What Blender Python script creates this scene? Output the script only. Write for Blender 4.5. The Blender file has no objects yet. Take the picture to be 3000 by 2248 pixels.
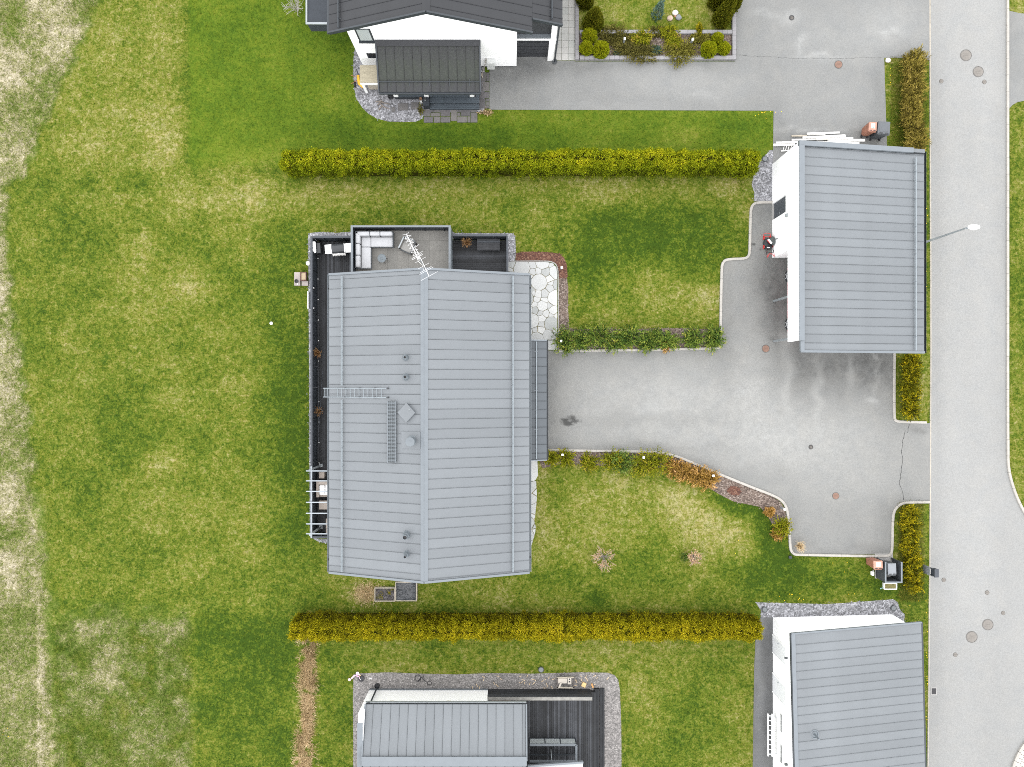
import bpy, bmesh, math, random
import numpy as np
from mathutils import Vector, Matrix

random.seed(7)
RNG = np.random.default_rng(11)
scene = bpy.context.scene
C = scene.collection
R = math.radians

# ------------------------------------------------------------------ camera
CAM_H = 43.0           # drone height in metres
FOC = 2083.0           # focal length measured in pixels of a 3000 px wide picture
cam_d = bpy.data.cameras.new('Camera')
cam_d.sensor_fit = 'HORIZONTAL'
cam_d.sensor_width = 36.0
cam_d.lens = 36.0 * FOC / 3000.0
cam_d.clip_start = 0.5
cam_d.clip_end = 2000.0
cam = bpy.data.objects.new('Camera', cam_d)
cam.location = (0, 0, CAM_H)
cam.rotation_euler = (0, 0, 0)
C.objects.link(cam)
scene.camera = cam

# ------------------------------------------------------------------ sky, sun, exposure (thin bright overcast)
SUN_EL, SUN_AZ = 84.0, 190.0
world = bpy.data.worlds.new('World')
scene.world = world
world.use_nodes = True
wn, wl = world.node_tree.nodes, world.node_tree.links
for n in list(wn):
    wn.remove(n)
wo = wn.new('ShaderNodeOutputWorld')
wb = wn.new('ShaderNodeBackground')
wb.inputs['Strength'].default_value = 0.15
sky = wn.new('ShaderNodeTexSky')
sky.sky_type = 'NISHITA'
sky.sun_disc = False
sky.sun_elevation = R(SUN_EL)
sky.sun_rotation = R(SUN_AZ)
sky.dust_density = 1.0
sky.air_density = 1.0
sky.ozone_density = 1.0
hs = wn.new('ShaderNodeHueSaturation')      # cloud veil: the sky is nearly colourless
hs.inputs['Saturation'].default_value = 0.16
wl.new(sky.outputs[0], hs.inputs['Color'])
wl.new(hs.outputs[0], wb.inputs['Color'])
wl.new(wb.outputs[0], wo.inputs['Surface'])

sun_d = bpy.data.lights.new('Sun', 'SUN')
sun_d.energy = 1.5
sun_d.angle = R(170)
sun_d.color = (1.0, 0.975, 0.94)
sun = bpy.data.objects.new('Sun', sun_d)
az = R(SUN_AZ)
sdir = Vector((math.sin(az) * math.cos(R(SUN_EL)), math.cos(az) * math.cos(R(SUN_EL)), math.sin(R(SUN_EL))))
sun.rotation_euler = sdir.to_track_quat('Z', 'Y').to_euler()
sun.location = (0, 0, 60)
C.objects.link(sun)

scene.view_settings.view_transform = 'Standard'
scene.view_settings.look = 'None'
scene.view_settings.exposure = 1.57
scene.view_settings.gamma = 1.0
scene.view_settings.use_curve_mapping = False
scene.cycles.use_denoising = False
scene.cycles.pixel_filter_type = 'BLACKMAN_HARRIS'
scene.cycles.filter_width = 0.95
scene.cycles.max_bounces = 6
scene.cycles.diffuse_bounces = 4
scene.cycles.use_adaptive_sampling = True
scene.cycles.adaptive_threshold = 0.02

# ------------------------------------------------------------------ measuring: a point of the survey photo at height z -> metres
def at(px, py, z=0.0):
    s = (CAM_H - z) / FOC
    return ((px - 1500.0) * s, (1124.0 - py) * s, z)
def PX(px, z=0.0): return (px - 1500.0) * (CAM_H - z) / FOC
def PY(py, z=0.0): return (1124.0 - py) * (CAM_H - z) / FOC
def poly(pts, z=0.0): return [at(p[0], p[1], 0.0)[:2] for p in pts]
M = FOC / CAM_H        # pixels per metre on the ground

# ------------------------------------------------------------------ mesh helpers
class MB:
    def __init__(self): self.v, self.f = [], []
    def add(self, vs, fs):
        b = len(self.v)
        self.v += [tuple(p) for p in vs]
        self.f += [tuple(i + b for i in q) for q in fs]
        return self
    def box(self, x0, y0, z0, x1, y1, z1):
        if x0 > x1: x0, x1 = x1, x0
        if y0 > y1: y0, y1 = y1, y0
        if z0 > z1: z0, z1 = z1, z0
        return self.add([(x0,y0,z0),(x1,y0,z0),(x1,y1,z0),(x0,y1,z0),(x0,y0,z1),(x1,y0,z1),(x1,y1,z1),(x0,y1,z1)],
                        [(3,2,1,0),(4,5,6,7),(0,1,5,4),(1,2,6,5),(2,3,7,6),(3,0,4,7)])
    def hexa(self, b, t):       # bottom quad, top quad (both counter-clockwise from above)
        return self.add(list(b) + list(t), [(3,2,1,0),(4,5,6,7),(0,1,5,4),(1,2,6,5),(2,3,7,6),(3,0,4,7)])
    def bar(self, p0, p1, w, h, up=(0,0,1)):
        p0, p1 = Vector(p0), Vector(p1)
        d = (p1 - p0)
        if d.length < 1e-6: return self
        d.normalize()
        u = Vector(up)
        if abs(d.dot(u)) > 0.98: u = Vector((1,0,0))
        s = d.cross(u).normalized() * (w/2)
        t = s.cross(d).normalized() * (h/2)
        b = [p0-s-t, p0+s-t, p1+s-t, p1-s-t]
        q = [p0-s+t, p0+s+t, p1+s+t, p1-s+t]
        return self.hexa(b, q)
    def tube(self, p0, p1, r0, r1=None, n=8, cap=True):
        r1 = r0 if r1 is None else r1
        p0, p1 = Vector(p0), Vector(p1)
        d = p1 - p0
        if d.length < 1e-6: return self
        d.normalize()
        a = d.orthogonal().normalized(); b = d.cross(a)
        vs, fs = [], []
        for p, r in ((p0, r0), (p1, r1)):
            for i in range(n):
                t = 2*math.pi*i/n
                vs.append(p + a*(r*math.cos(t)) + b*(r*math.sin(t)))
        for i in range(n):
            j = (i+1) % n
            fs.append((i, j, n+j, n+i))
        if cap: fs += [tuple(reversed(range(n))), tuple(range(n, 2*n))]
        return self.add(vs, fs)
    def path(self, pts, r, n=6):
        for a, b in zip(pts[:-1], pts[1:]): self.tube(a, b, r, n=n)
        return self
    def prism(self, pl, z0, z1):
        n = len(pl)
        ar = sum(pl[i][0]*pl[(i+1)%n][1] - pl[(i+1)%n][0]*pl[i][1] for i in range(n))
        if ar < 0: pl = pl[::-1]
        vs = [(p[0],p[1],z0) for p in pl] + [(p[0],p[1],z1) for p in pl]
        fs = [tuple(reversed(range(n))), tuple(range(n,2*n))]
        fs += [(i,(i+1)%n,n+(i+1)%n,n+i) for i in range(n)]
        return self.add(vs, fs)
    def sheet(self, pl, z):
        n = len(pl)
        ar = sum(pl[i][0]*pl[(i+1)%n][1] - pl[(i+1)%n][0]*pl[i][1] for i in range(n))
        if ar < 0: pl = pl[::-1]
        return self.add([(p[0],p[1],z) for p in pl], [tuple(range(n))])
    def lathe(self, c, prof, n=16, cap=True):
        vs, fs = [], []
        for r, z in prof:
            for i in range(n):
                t = 2*math.pi*i/n
                vs.append((c[0]+r*math.cos(t), c[1]+r*math.sin(t), c[2]+z))
        k = len(prof)
        for j in range(k-1):
            for i in range(n):
                i2 = (i+1) % n
                fs.append((j*n+i, j*n+i2, (j+1)*n+i2, (j+1)*n+i))
        if cap: fs += [tuple(reversed(range(n))), tuple(range((k-1)*n, k*n))]
        return self.add(vs, fs)
    def ball(self, c, rx, ry=None, rz=None, n=14, m=8):
        ry = rx if ry is None else ry; rz = rx if rz is None else rz
        vs, fs = [(c[0],c[1],c[2]-rz)], []
        for j in range(1, m):
            a = -math.pi/2 + math.pi*j/m
            for i in range(n):
                t = 2*math.pi*i/n
                vs.append((c[0]+rx*math.cos(a)*math.cos(t), c[1]+ry*math.cos(a)*math.sin(t), c[2]+rz*math.sin(a)))
        vs.append((c[0],c[1],c[2]+rz)); top = len(vs)-1
        for i in range(n): fs.append((0, 1+(i+1)%n, 1+i))
        for j in range(m-2):
            for i in range(n):
                i2 = (i+1)%n
                fs.append((1+j*n+i, 1+j*n+i2, 1+(j+1)*n+i2, 1+(j+1)*n+i))
        for i in range(n): fs.append((top, 1+(m-2)*n+i, 1+(m-2)*n+(i+1)%n))
        return self.add(vs, fs)
    def torus(self, c, R0, r, axis='Z', n=20, m=6, sx=1.0, sy=1.0):
        vs, fs = [], []
        for i in range(n):
            t = 2*math.pi*i/n
            for j in range(m):
                s = 2*math.pi*j/m
                q = ((R0+r*math.cos(s))*math.cos(t)*sx, (R0+r*math.cos(s))*math.sin(t)*sy, r*math.sin(s))
                if axis == 'X': q = (q[2], q[0], q[1])
                if axis == 'Y': q = (q[0], q[2], q[1])
                vs.append((c[0]+q[0], c[1]+q[1], c[2]+q[2]))
        for i in range(n):
            for j in range(m):
                fs.append((i*m+j, ((i+1)%n)*m+j, ((i+1)%n)*m+(j+1)%m, i*m+(j+1)%m))
        return self.add(vs, fs)

BASE = {}
def tag(o, label=None, cat=None, group=None, kind=None):
    if label: o['label'] = label
    if cat: o['category'] = cat
    if group: o['group'] = group
    if kind: o['kind'] = kind
    return o
def thing(name, label, cat, loc=(0,0,0), group=None, rz=0.0, local=False):
    o = bpy.data.objects.new(name, None)
    o.empty_display_size = 0.2
    C.objects.link(o)
    o.location = loc
    o.rotation_euler = (0,0,rz)
    BASE[o.name] = Vector((0,0,0)) if local else Vector(loc)
    return tag(o, label, cat, group)
def link_mesh(name, me, mat, parent=None, base=None):
    o = bpy.data.objects.new(name, me)
    C.objects.link(o)
    if mat is not None and len(me.materials) == 0: me.materials.append(mat)
    if parent is not None:
        o.parent = parent
        BASE[o.name] = BASE[parent.name]
    return o
def obj(name, mb, mat, parent=None, loc=None, smooth=False, bevel=0.0, seg=2, subsurf=0):
    if parent is not None: off = BASE[parent.name]
    elif loc is not None: off = Vector(loc)
    else: off = Vector((0,0,0))
    me = bpy.data.meshes.new(name)
    me.from_pydata([(p[0]-off.x, p[1]-off.y, p[2]-off.z) for p in mb.v], [], mb.f)
    if smooth: me.polygons.foreach_set('use_smooth', [True]*len(me.polygons))
    me.update()
    o = link_mesh(name, me, mat, parent)
    if parent is None:
        o.location = off
        BASE[o.name] = off
    if bevel > 0:
        m = o.modifiers.new('Bevel', 'BEVEL'); m.width = bevel; m.segments = seg; m.limit_method = 'ANGLE'
    if subsurf:
        m = o.modifiers.new('Sub', 'SUBSURF'); m.levels = subsurf; m.render_levels = subsurf
    return o
def fast_mesh(name, V, F, attr=None, attrname='tint'):
    me = bpy.data.meshes.new(name)
    k = F.shape[1]
    me.vertices.add(len(V)); me.vertices.foreach_set('co', np.ascontiguousarray(V, dtype=np.float32).ravel())
    me.loops.add(F.size); me.loops.foreach_set('vertex_index', np.ascontiguousarray(F, dtype=np.int32).ravel())
    me.polygons.add(len(F)); me.polygons.foreach_set('loop_start', np.arange(0, F.size, k, dtype=np.int32))
    me.update(calc_edges=True)
    if attr is not None:
        a = me.attributes.new(attrname, 'FLOAT_COLOR', 'POINT')
        a.data.foreach_set('color', np.ascontiguousarray(attr, dtype=np.float32).ravel())
    return me
def copy_tree(o, parent=None):
    c = o.copy(); C.objects.link(c); c.parent = parent
    BASE[c.name] = BASE[o.name]
    for ch in list(o.children): copy_tree(ch, c)
    return c

# ------------------------------------------------------------------ materials
def new_mat(name):
    m = bpy.data.materials.new(name); m.use_nodes = True
    nt = m.node_tree
    return m, nt.nodes, nt.links, nt.nodes['Principled BSDF']
def noise(nd, lk, vec, scale, detail=3.0, rough=0.55, dist=0.0):
    n = nd.new('ShaderNodeTexNoise')
    n.inputs['Scale'].default_value = scale; n.inputs['Detail'].default_value = detail
    n.inputs['Roughness'].default_value = rough; n.inputs['Distortion'].default_value = dist
    lk.new(vec, n.inputs['Vector'])
    return n.outputs['Fac']
def math_n(nd, lk, op, a, b=None, clamp=False):
    n = nd.new('ShaderNodeMath'); n.operation = op; n.use_clamp = clamp
    for i, x in enumerate((a, b)):
        if x is None: continue
        if isinstance(x, (int, float)): n.inputs[i].default_value = x
        else: lk.new(x, n.inputs[i])
    return n.outputs[0]
def ramp(nd, lk, fac, stops):
    n = nd.new('ShaderNodeValToRGB')
    e = n.color_ramp.elements
    while len(e) > 1: e.remove(e[-1])
    e[0].position = stops[0][0]; e[0].color = (*stops[0][1], 1)
    for p, c in stops[1:]:
        q = e.new(p); q.color = (*c, 1)
    lk.new(fac, n.inputs[0])
    return n.outputs[0]
def mixc(nd, lk, fac, a, b):
    n = nd.new('ShaderNodeMix'); n.data_type = 'RGBA'
    for s, x in ((n.inputs[0], fac), (n.inputs[6], a), (n.inputs[7], b)):
        if isinstance(x, (int, float)): s.default_value = x
        elif isinstance(x, tuple): s.default_value = (*x, 1)
        else: lk.new(x, s)
    return n.outputs[2]
MATS = {}
def pm(name, col, rough=0.7, var=0.12, scale=3.0, fine=0.0, fscale=25.0, metal=0.0, bump=0.0, bscale=30.0, stretch=None, spec=0.35):
    """plain procedural surface: colour, soft large mottling, fine grain, relief"""
    if name in MATS: return MATS[name]
    m, nd, lk, b = new_mat(name)
    tc = nd.new('ShaderNodeTexCoord').outputs['Object']
    if stretch:
        mp = nd.new('ShaderNodeMapping'); mp.inputs['Scale'].default_value = stretch
        lk.new(tc, mp.inputs['Vector']); tc = mp.outputs[0]
    f = noise(nd, lk, tc, scale, 4.0, 0.6)
    lo = tuple(c*(1-var) for c in col); hi = tuple(min(1, c*(1+var)) for c in col)
    c = ramp(nd, lk, f, [(0.28, lo), (0.72, hi)])
    if fine > 0:
        g = noise(nd, lk, tc, fscale, 2.0, 0.6)
        k = math_n(nd, lk, 'MULTIPLY_ADD', g, 2*fine)
        k.node.inputs[2].default_value = 1 - fine
        hv = nd.new('ShaderNodeVectorMath'); hv.operation = 'SCALE'
        lk.new(c, hv.inputs[0]); lk.new(k, hv.inputs['Scale'])
        c = hv.outputs[0]
    lk.new(c, b.inputs['Base Color'])
    b.inputs['Roughness'].default_value = rough
    b.inputs['Metallic'].default_value = metal
    b.inputs['Specular IOR Level'].default_value = spec
    if bump > 0:
        g = noise(nd, lk, tc, bscale, 3.0, 0.6)
        bp = nd.new('ShaderNodeBump'); bp.inputs['Strength'].default_value = bump; bp.inputs['Distance'].default_value = 0.02
        lk.new(g, bp.inputs['Height']); lk.new(bp.outputs[0], b.inputs['Normal'])
    MATS[name] = m
    return m
def leafmat(name, stops, transl=0.25):
    """foliage: the leaf's own tint (attribute) picks its colour"""
    if name in MATS: return MATS[name]
    m, nd, lk, b = new_mat(name)
    a = nd.new('ShaderNodeAttribute'); a.attribute_name = 'tint'
    s = nd.new('ShaderNodeSeparateColor'); lk.new(a.outputs['Color'], s.inputs[0])
    c = ramp(nd, lk, s.outputs[0], stops)
    b.inputs['Roughness'].default_value = 0.75
    b.inputs['Specular IOR Level'].default_value = 0.05
    lk.new(c, b.inputs['Base Color'])
    if transl > 0:
        t = nd.new('ShaderNodeBsdfTranslucent'); lk.new(c, t.inputs['Color'])
        mx = nd.new('ShaderNodeMixShader'); mx.inputs[0].default_value = transl
        out = nd['Material Output']
        lk.new(b.outputs[0], mx.inputs[1]); lk.new(t.outputs[0], mx.inputs[2]); lk.new(mx.outputs[0], out.inputs['Surface'])
    MATS[name] = m
    return m
def gravelmat(name, stops, scale=14.0, tint=None):
    """loose stones: every chip has its own tone"""
    if name in MATS: return MATS[name]
    m, nd, lk, b = new_mat(name)
    tc = nd.new('ShaderNodeTexCoord').outputs['Object']
    v = nd.new('ShaderNodeTexVoronoi'); v.inputs['Scale'].default_value = scale; v.inputs['Randomness'].default_value = 1.0
    lk.new(tc, v.inputs['Vector'])
    sep = nd.new('ShaderNodeSeparateColor'); lk.new(v.outputs['Color'], sep.inputs[0])
    big = noise(nd, lk, tc, 1.3, 4.0, 0.6)
    f = math_n(nd, lk, 'ADD', math_n(nd, lk, 'MULTIPLY', sep.outputs[0], 0.75), math_n(nd, lk, 'MULTIPLY', big, 0.35))
    c = ramp(nd, lk, f, stops)
    lk.new(c, b.inputs['Base Color']); b.inputs['Roughness'].default_value = 0.85
    bp = nd.new('ShaderNodeBump'); bp.inputs['Strength'].default_value = 0.8; bp.inputs['Distance'].default_value = 0.03
    lk.new(v.outputs['Distance'], bp.inputs['Height']); bp.invert = True
    lk.new(bp.outputs[0], b.inputs['Normal'])
    MATS[name] = m
    return m
def asphalt(name, col, patch=0.14, grain=0.16, warm=0.0):
    if name in MATS: return MATS[name]
    m, nd, lk, b = new_mat(name)
    tc = nd.new('ShaderNodeTexCoord').outputs['Object']
    big = noise(nd, lk, tc, 0.16, 3.0, 0.55, 0.4)
    mid = noise(nd, lk, tc, 0.9, 5.0, 0.62, 0.6)
    fin = noise(nd, lk, tc, 13.0, 2.0, 0.7)
    ff = noise(nd, lk, tc, 55.0, 2.0, 0.7)
    k = math_n(nd, lk, 'ADD', math_n(nd, lk, 'MULTIPLY', math_n(nd, lk, 'SUBTRACT', big, 0.5), patch*2.2),
               math_n(nd, lk, 'MULTIPLY', math_n(nd, lk, 'SUBTRACT', mid, 0.5), patch*1.8))
    k = math_n(nd, lk, 'ADD', k, math_n(nd, lk, 'MULTIPLY', math_n(nd, lk, 'SUBTRACT', fin, 0.5), grain*1.8))
    k = math_n(nd, lk, 'ADD', k, math_n(nd, lk, 'MULTIPLY', math_n(nd, lk, 'SUBTRACT', ff, 0.5), grain*1.6))
    k = math_n(nd, lk, 'ADD', k, 1.0)
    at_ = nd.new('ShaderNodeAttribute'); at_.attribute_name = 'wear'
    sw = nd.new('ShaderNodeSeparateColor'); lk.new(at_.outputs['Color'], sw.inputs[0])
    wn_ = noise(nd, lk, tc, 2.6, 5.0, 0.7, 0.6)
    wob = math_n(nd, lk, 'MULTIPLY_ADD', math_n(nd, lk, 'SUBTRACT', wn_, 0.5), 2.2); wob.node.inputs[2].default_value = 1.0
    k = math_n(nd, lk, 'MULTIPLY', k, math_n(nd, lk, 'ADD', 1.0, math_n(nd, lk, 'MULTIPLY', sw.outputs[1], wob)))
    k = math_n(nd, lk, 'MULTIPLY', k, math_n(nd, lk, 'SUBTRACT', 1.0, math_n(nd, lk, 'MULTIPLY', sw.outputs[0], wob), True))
    oil = math_n(nd, lk, 'MULTIPLY', math_n(nd, lk, 'ADD', math_n(nd, lk, 'SUBTRACT', sw.outputs[2], 0.42), math_n(nd, lk, 'MULTIPLY', math_n(nd, lk, 'SUBTRACT', wn_, 0.5), 2.4)), 2.2, True)
    k = math_n(nd, lk, 'MULTIPLY', k, math_n(nd, lk, 'SUBTRACT', 1.0, math_n(nd, lk, 'MULTIPLY', oil, math_n(nd, lk, 'MULTIPLY', sw.outputs[2], 0.68, True))))
    tintc = mixc(nd, lk, mid, tuple(c*f for c, f in zip(col, (0.975,1.0,1.02))), tuple(c*f for c, f in zip(col, (1.03,1.01,0.97))))
    hv = nd.new('ShaderNodeVectorMath'); hv.operation = 'SCALE'
    lk.new(tintc, hv.inputs[0]); lk.new(k, hv.inputs['Scale'])
    lk.new(hv.outputs[0], b.inputs['Base Color'])
    b.inputs['Roughness'].default_value = 0.9; b.inputs['Specular IOR Level'].default_value = 0.2
    bp = nd.new('ShaderNodeBump'); bp.inputs['Strength'].default_value = 0.25; bp.inputs['Distance'].default_value = 0.01
    lk.new(ff, bp.inputs['Height']); lk.new(bp.outputs[0], b.inputs['Normal'])
    MATS[name] = m
    return m

M_ROOF = pm('roof_metal', (0.123, 0.133, 0.1415), 0.55, 0.075, 0.45, 0.09, 16.0, bump=0.05)
M_ROOF2 = pm('garage_roof_metal', (0.119, 0.129, 0.137), 0.55, 0.075, 0.45, 0.09, 16.0, bump=0.05)
M_SEAM = pm('roof_seam_gap', (0.03, 0.034, 0.037), 0.8)
M_TRIM = pm('grey_trim', (0.128, 0.143, 0.156), 0.5, 0.05)
M_TRIMD = pm('dark_grey_trim', (0.028, 0.033, 0.038), 0.5, 0.1)
M_GUT = pm('gutter_metal', (0.115, 0.132, 0.144), 0.45, 0.08)
M_WHITE = pm('white_render', (0.86, 0.86, 0.855), 0.85, 0.025, 0.8, 0.02, 20)
M_WPAINT = pm('white_paint', (0.82, 0.82, 0.81), 0.5, 0.03)
M_STEEL = pm('grey_steel', (0.24, 0.26, 0.27), 0.4, 0.08, metal=0.3)
M_BLACK = pm('black_plastic', (0.018, 0.018, 0.02), 0.5, 0.2)
M_DKMET = pm('dark_metal', (0.022, 0.024, 0.027), 0.45, 0.15)
M_GLASS = pm('dark_glass', (0.012, 0.014, 0.017), 0.08, 0.1, spec=0.6)
M_PALEGLASS = pm('pale_glass', (0.30, 0.33, 0.33), 0.25, 0.06)
M_KERB = pm('kerb_concrete', (0.30, 0.285, 0.26), 0.9, 0.10, 2.0, 0.14, 20)
M_CONC = pm('concrete', (0.26, 0.255, 0.245), 0.9, 0.10, 2.0, 0.12, 20)
M_DECK = pm('dark_stained_timber', (0.0135, 0.0145, 0.0165), 0.75, 0.35, 2.2, 0.3, 30, stretch=(1,1,1))
M_FENCE = pm('grey_stained_timber', (0.048, 0.053, 0.061), 0.75, 0.15, 4.0, 0.15, 30)
M_FENCED = pm('slate_grey_panel', (0.026, 0.031, 0.038), 0.7, 0.12, 3.0)
M_WOOD = pm('weathered_wood', (0.30, 0.27, 0.22), 0.8, 0.2, 3.0, 0.2, 30)
M_ASPH = asphalt('driveway_asphalt', (0.160, 0.160, 0.155), 0.13, 0.30)
M_ASPHN = asphalt('old_driveway_asphalt', (0.160, 0.161, 0.158), 0.12, 0.28)
M_ASPHD = asphalt('dark_asphalt', (0.092, 0.093, 0.094), 0.16, 0.22)
M_ROAD = asphalt('road_asphalt', (0.205, 0.205, 0.201), 0.07, 0.28)
M_GRAVEL = gravelmat('light_gravel', [(0.1,(0.07,0.07,0.074)),(0.45,(0.145,0.145,0.153)),(0.8,(0.24,0.24,0.255)),(1.0,(0.40,0.40,0.42))], 13)
M_GRAVELB = gravelmat('brown_grey_gravel', [(0.1,(0.07,0.066,0.063)),(0.45,(0.125,0.118,0.112)),(0.8,(0.185,0.172,0.165)),(1.0,(0.28,0.265,0.25))], 15)
M_MULCH = gravelmat('brown_mulch', [(0.1,(0.035,0.024,0.018)),(0.5,(0.090,0.064,0.050)),(0.8,(0.150,0.115,0.094)),(1.0,(0.27,0.23,0.20))], 16)
M_MULCHR = gravelmat('red_bark_mulch', [(0.1,(0.030,0.010,0.006)),(0.5,(0.070,0.024,0.014)),(0.8,(0.110,0.048,0.028)),(1.0,(0.19,0.115,0.075))], 16)
from mathutils.geometry import tessellate_polygon
# ================================================================== GROUND
def inpoly(px, py, pl):
    pl = np.asarray(pl, float)
    res = np.zeros(px.shape, bool)
    n = len(pl)
    j = n-1
    for i in range(n):
        xi, yi = pl[i]; xj, yj = pl[j]
        c = ((yi > py) != (yj > py)) & (px < (xj-xi)*(py-yi)/(yj-yi+1e-12)+xi)
        res ^= c
        j = i
    return res

# survey outlines in photo pixels (ground level)
P_ROAD = [(2726,-400),(2728,1000),(2726,1500),(2723,1850),(2717,2700),(3700,2700),(3700,1880),(3000,1860),(3000,1505),(2976,1461),(2961,1419),(2951,1384),(2947,1340),(2948,700),(2947,-400)]
P_NDRIVE = [(1434,190),(1512,190),(1512,155),(1606,155),(1606,179),(1684,179),(1684,181),(2154,181),(2154,-400),(2724,-400),(2724,178),(2700,172),(2590,170),(2594,300),(2600,478),(2264,478),(2266,325),(1434,322)]
P_DRIVE = [(1536,1027),(1790,1028),(2061,1023),(2110,1018),(2112,980),(2114,800),(2117,770),(2130,758),(2180,756),(2194,746),(2197,700),(2199,620),(2204,600),(2213,594),(2262,594),(2262,480),(2640,480),(2640,1030),(2620,1033),(2617,1225),(2626,1238),(2726,1240),(2726,1468),(2650,1470),(2622,1488),(2612,1512),(2612,1610),(2604,1624),(2325,1622),(2316,1612),(2310,1520),(2305,1487),(2290,1466),(2269,1451),(2200,1424),(2076,1373),(1996,1340),(1961,1328),(1930,1324),(1884,1321),(1602,1316),(1536,1316)]
P_SEDRIVE = [(2229,1809),(2270,1809),(2270,2700),(2200,2700),(2205,2248),(2209,1960),(2214,1860),(2222,1822)]
P_EDRIVE = [(2954,32),(2990,40),(3300,60),(3300,250),(3000,296),(2980,300),(2966,308),(2955,320)]
P_GNE = [(2257,440),(2290,440),(2290,592),(2208,590),(2210,566),(2202,542),(2206,524),(2220,476),(2240,458)]
P_GSE = [(2214,1765),(2330,1768),(2420,1770),(2500,1765),(2616,1756),(2630,1765),(2634,1783),(2650,1801),(2648,1830),(2262,1830),(2262,1811),(2228,1811),(2230,1790),(2222,1778)]
P_GSOUTH = [(1036,1976),(1060,1973),(1140,1970),(1240,1974),(1340,1976),(1440,1972),(1560,1974),(1700,1970),(1780,1971),(1800,1978),(1811,1992),(1816,2020),(1820,2120),(1824,2700),(1032,2700),(1035,2200),(1034,2050)]
P_GNORTH = [(1040,140),(1036,170),(1035,213),(1038,260),(1045,292),(1063,318),(1080,334),(1102,347),(1135,356),(1180,358),(1218,357),(1236,349),(1245,330),(1420,330),(1420,100),(1040,100)]
P_GTERR = [(905,1000),(903,690),(908,683),(940,680),(985,683),(1030,679),(1330,683),(1500,684),(1508,690),(1512,740),(1508,768),(1484,768),(1484,700),(930,700),(930,1580),(1000,1580),(1000,1592),(955,1592),(930,1586),(908,1572)]
P_MULCHR = [(1510,768),(1511,742),(1540,738),(1600,739),(1640,744),(1653,757),(1660,775),(1663,810),(1660,816),(1638,816),(1636,790),(1632,778),(1620,767)]
P_MULCHB = [(1638,814),(1661,814),(1665,850),(1664,900),(1668,962),(1700,966),(1780,962),(1830,966),(1900,963),(2000,962),(2104,966),(2107,1020),(1790,1024),(1636,1026),(1638,960)]
P_MULCHS = [(1604,1322),(1884,1327),(1930,1330),(1961,1334),(1996,1346),(2076,1379),(2200,1430),(2266,1457),(2287,1472),(2300,1492),(2304,1522),(2307,1570),(2290,1573),(2275,1560),(2262,1535),(2245,1505),(2225,1485),(2190,1478),(2150,1470),(2110,1450),(2080,1432),(2050,1415),(2010,1400),(1960,1378),(1900,1364),(1840,1368),(1760,1366),(1700,1362),(1640,1360),(1590,1372),(1580,1352),(1602,1350)]
P_PLANTER = [(1690,98),(2148,98),(2148,173),(1690,173)]
P_STONEW = [(1500,762),(1612,762),(1622,766),(1632,778),(1634,790),(1636,1026),(1500,1027)]
P_HOUSE = [(1003,790),(1003,1620),(1530,1620),(1530,790)]
P_TERR = [(912,700),(1495,700),(1495,860),(1010,860),(1010,1575),(912,1575)]
P_TERR2 = [(1045,690),(1330,690),(1330,860),(1045,860)]
P_SHOUSE = [(1083,2018),(1772,2018),(1772,2700),(1083,2700)]
P_NHOUSE = [(1066,-400),(1066,200),(1520,200),(1610,170),(1610,-400)]
P_NPAVE = [(1236,310),(1436,200),(1436,322),(1400,362),(1238,362)]
P_TILES = [(1604,-400),(1686,-400),(1686,180),(1604,180)]
P_GARNE = [(2262,480),(2262,757),(2262,1040),(2640,1040),(2640,480)]
P_GARSE = [(2265,1808),(2625,1808),(2625,2700),(2265,2700)]
P_SWPAVE = [(1520,1345),(1577,1345),(1577,1410),(1572,1470),(1574,1540),(1563,1600),(1550,1612),(1520,1612)]
P_TRASH = [(2562,1626),(2618,1626),(2618,1695),(2562,1695)]
NOGRASS = [P_ROAD,P_NDRIVE,P_DRIVE,P_SEDRIVE,P_EDRIVE,P_GNE,P_GSE,P_GSOUTH,P_GNORTH,P_GTERR,P_MULCHR,P_MULCHB,P_MULCHS,P_PLANTER,P_STONEW,P_HOUSE,P_TERR,P_TERR2,P_SHOUSE,P_NHOUSE,P_NPAVE,P_TILES,P_GARNE,P_GARSE,P_SWPAVE,P_TRASH]

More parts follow.
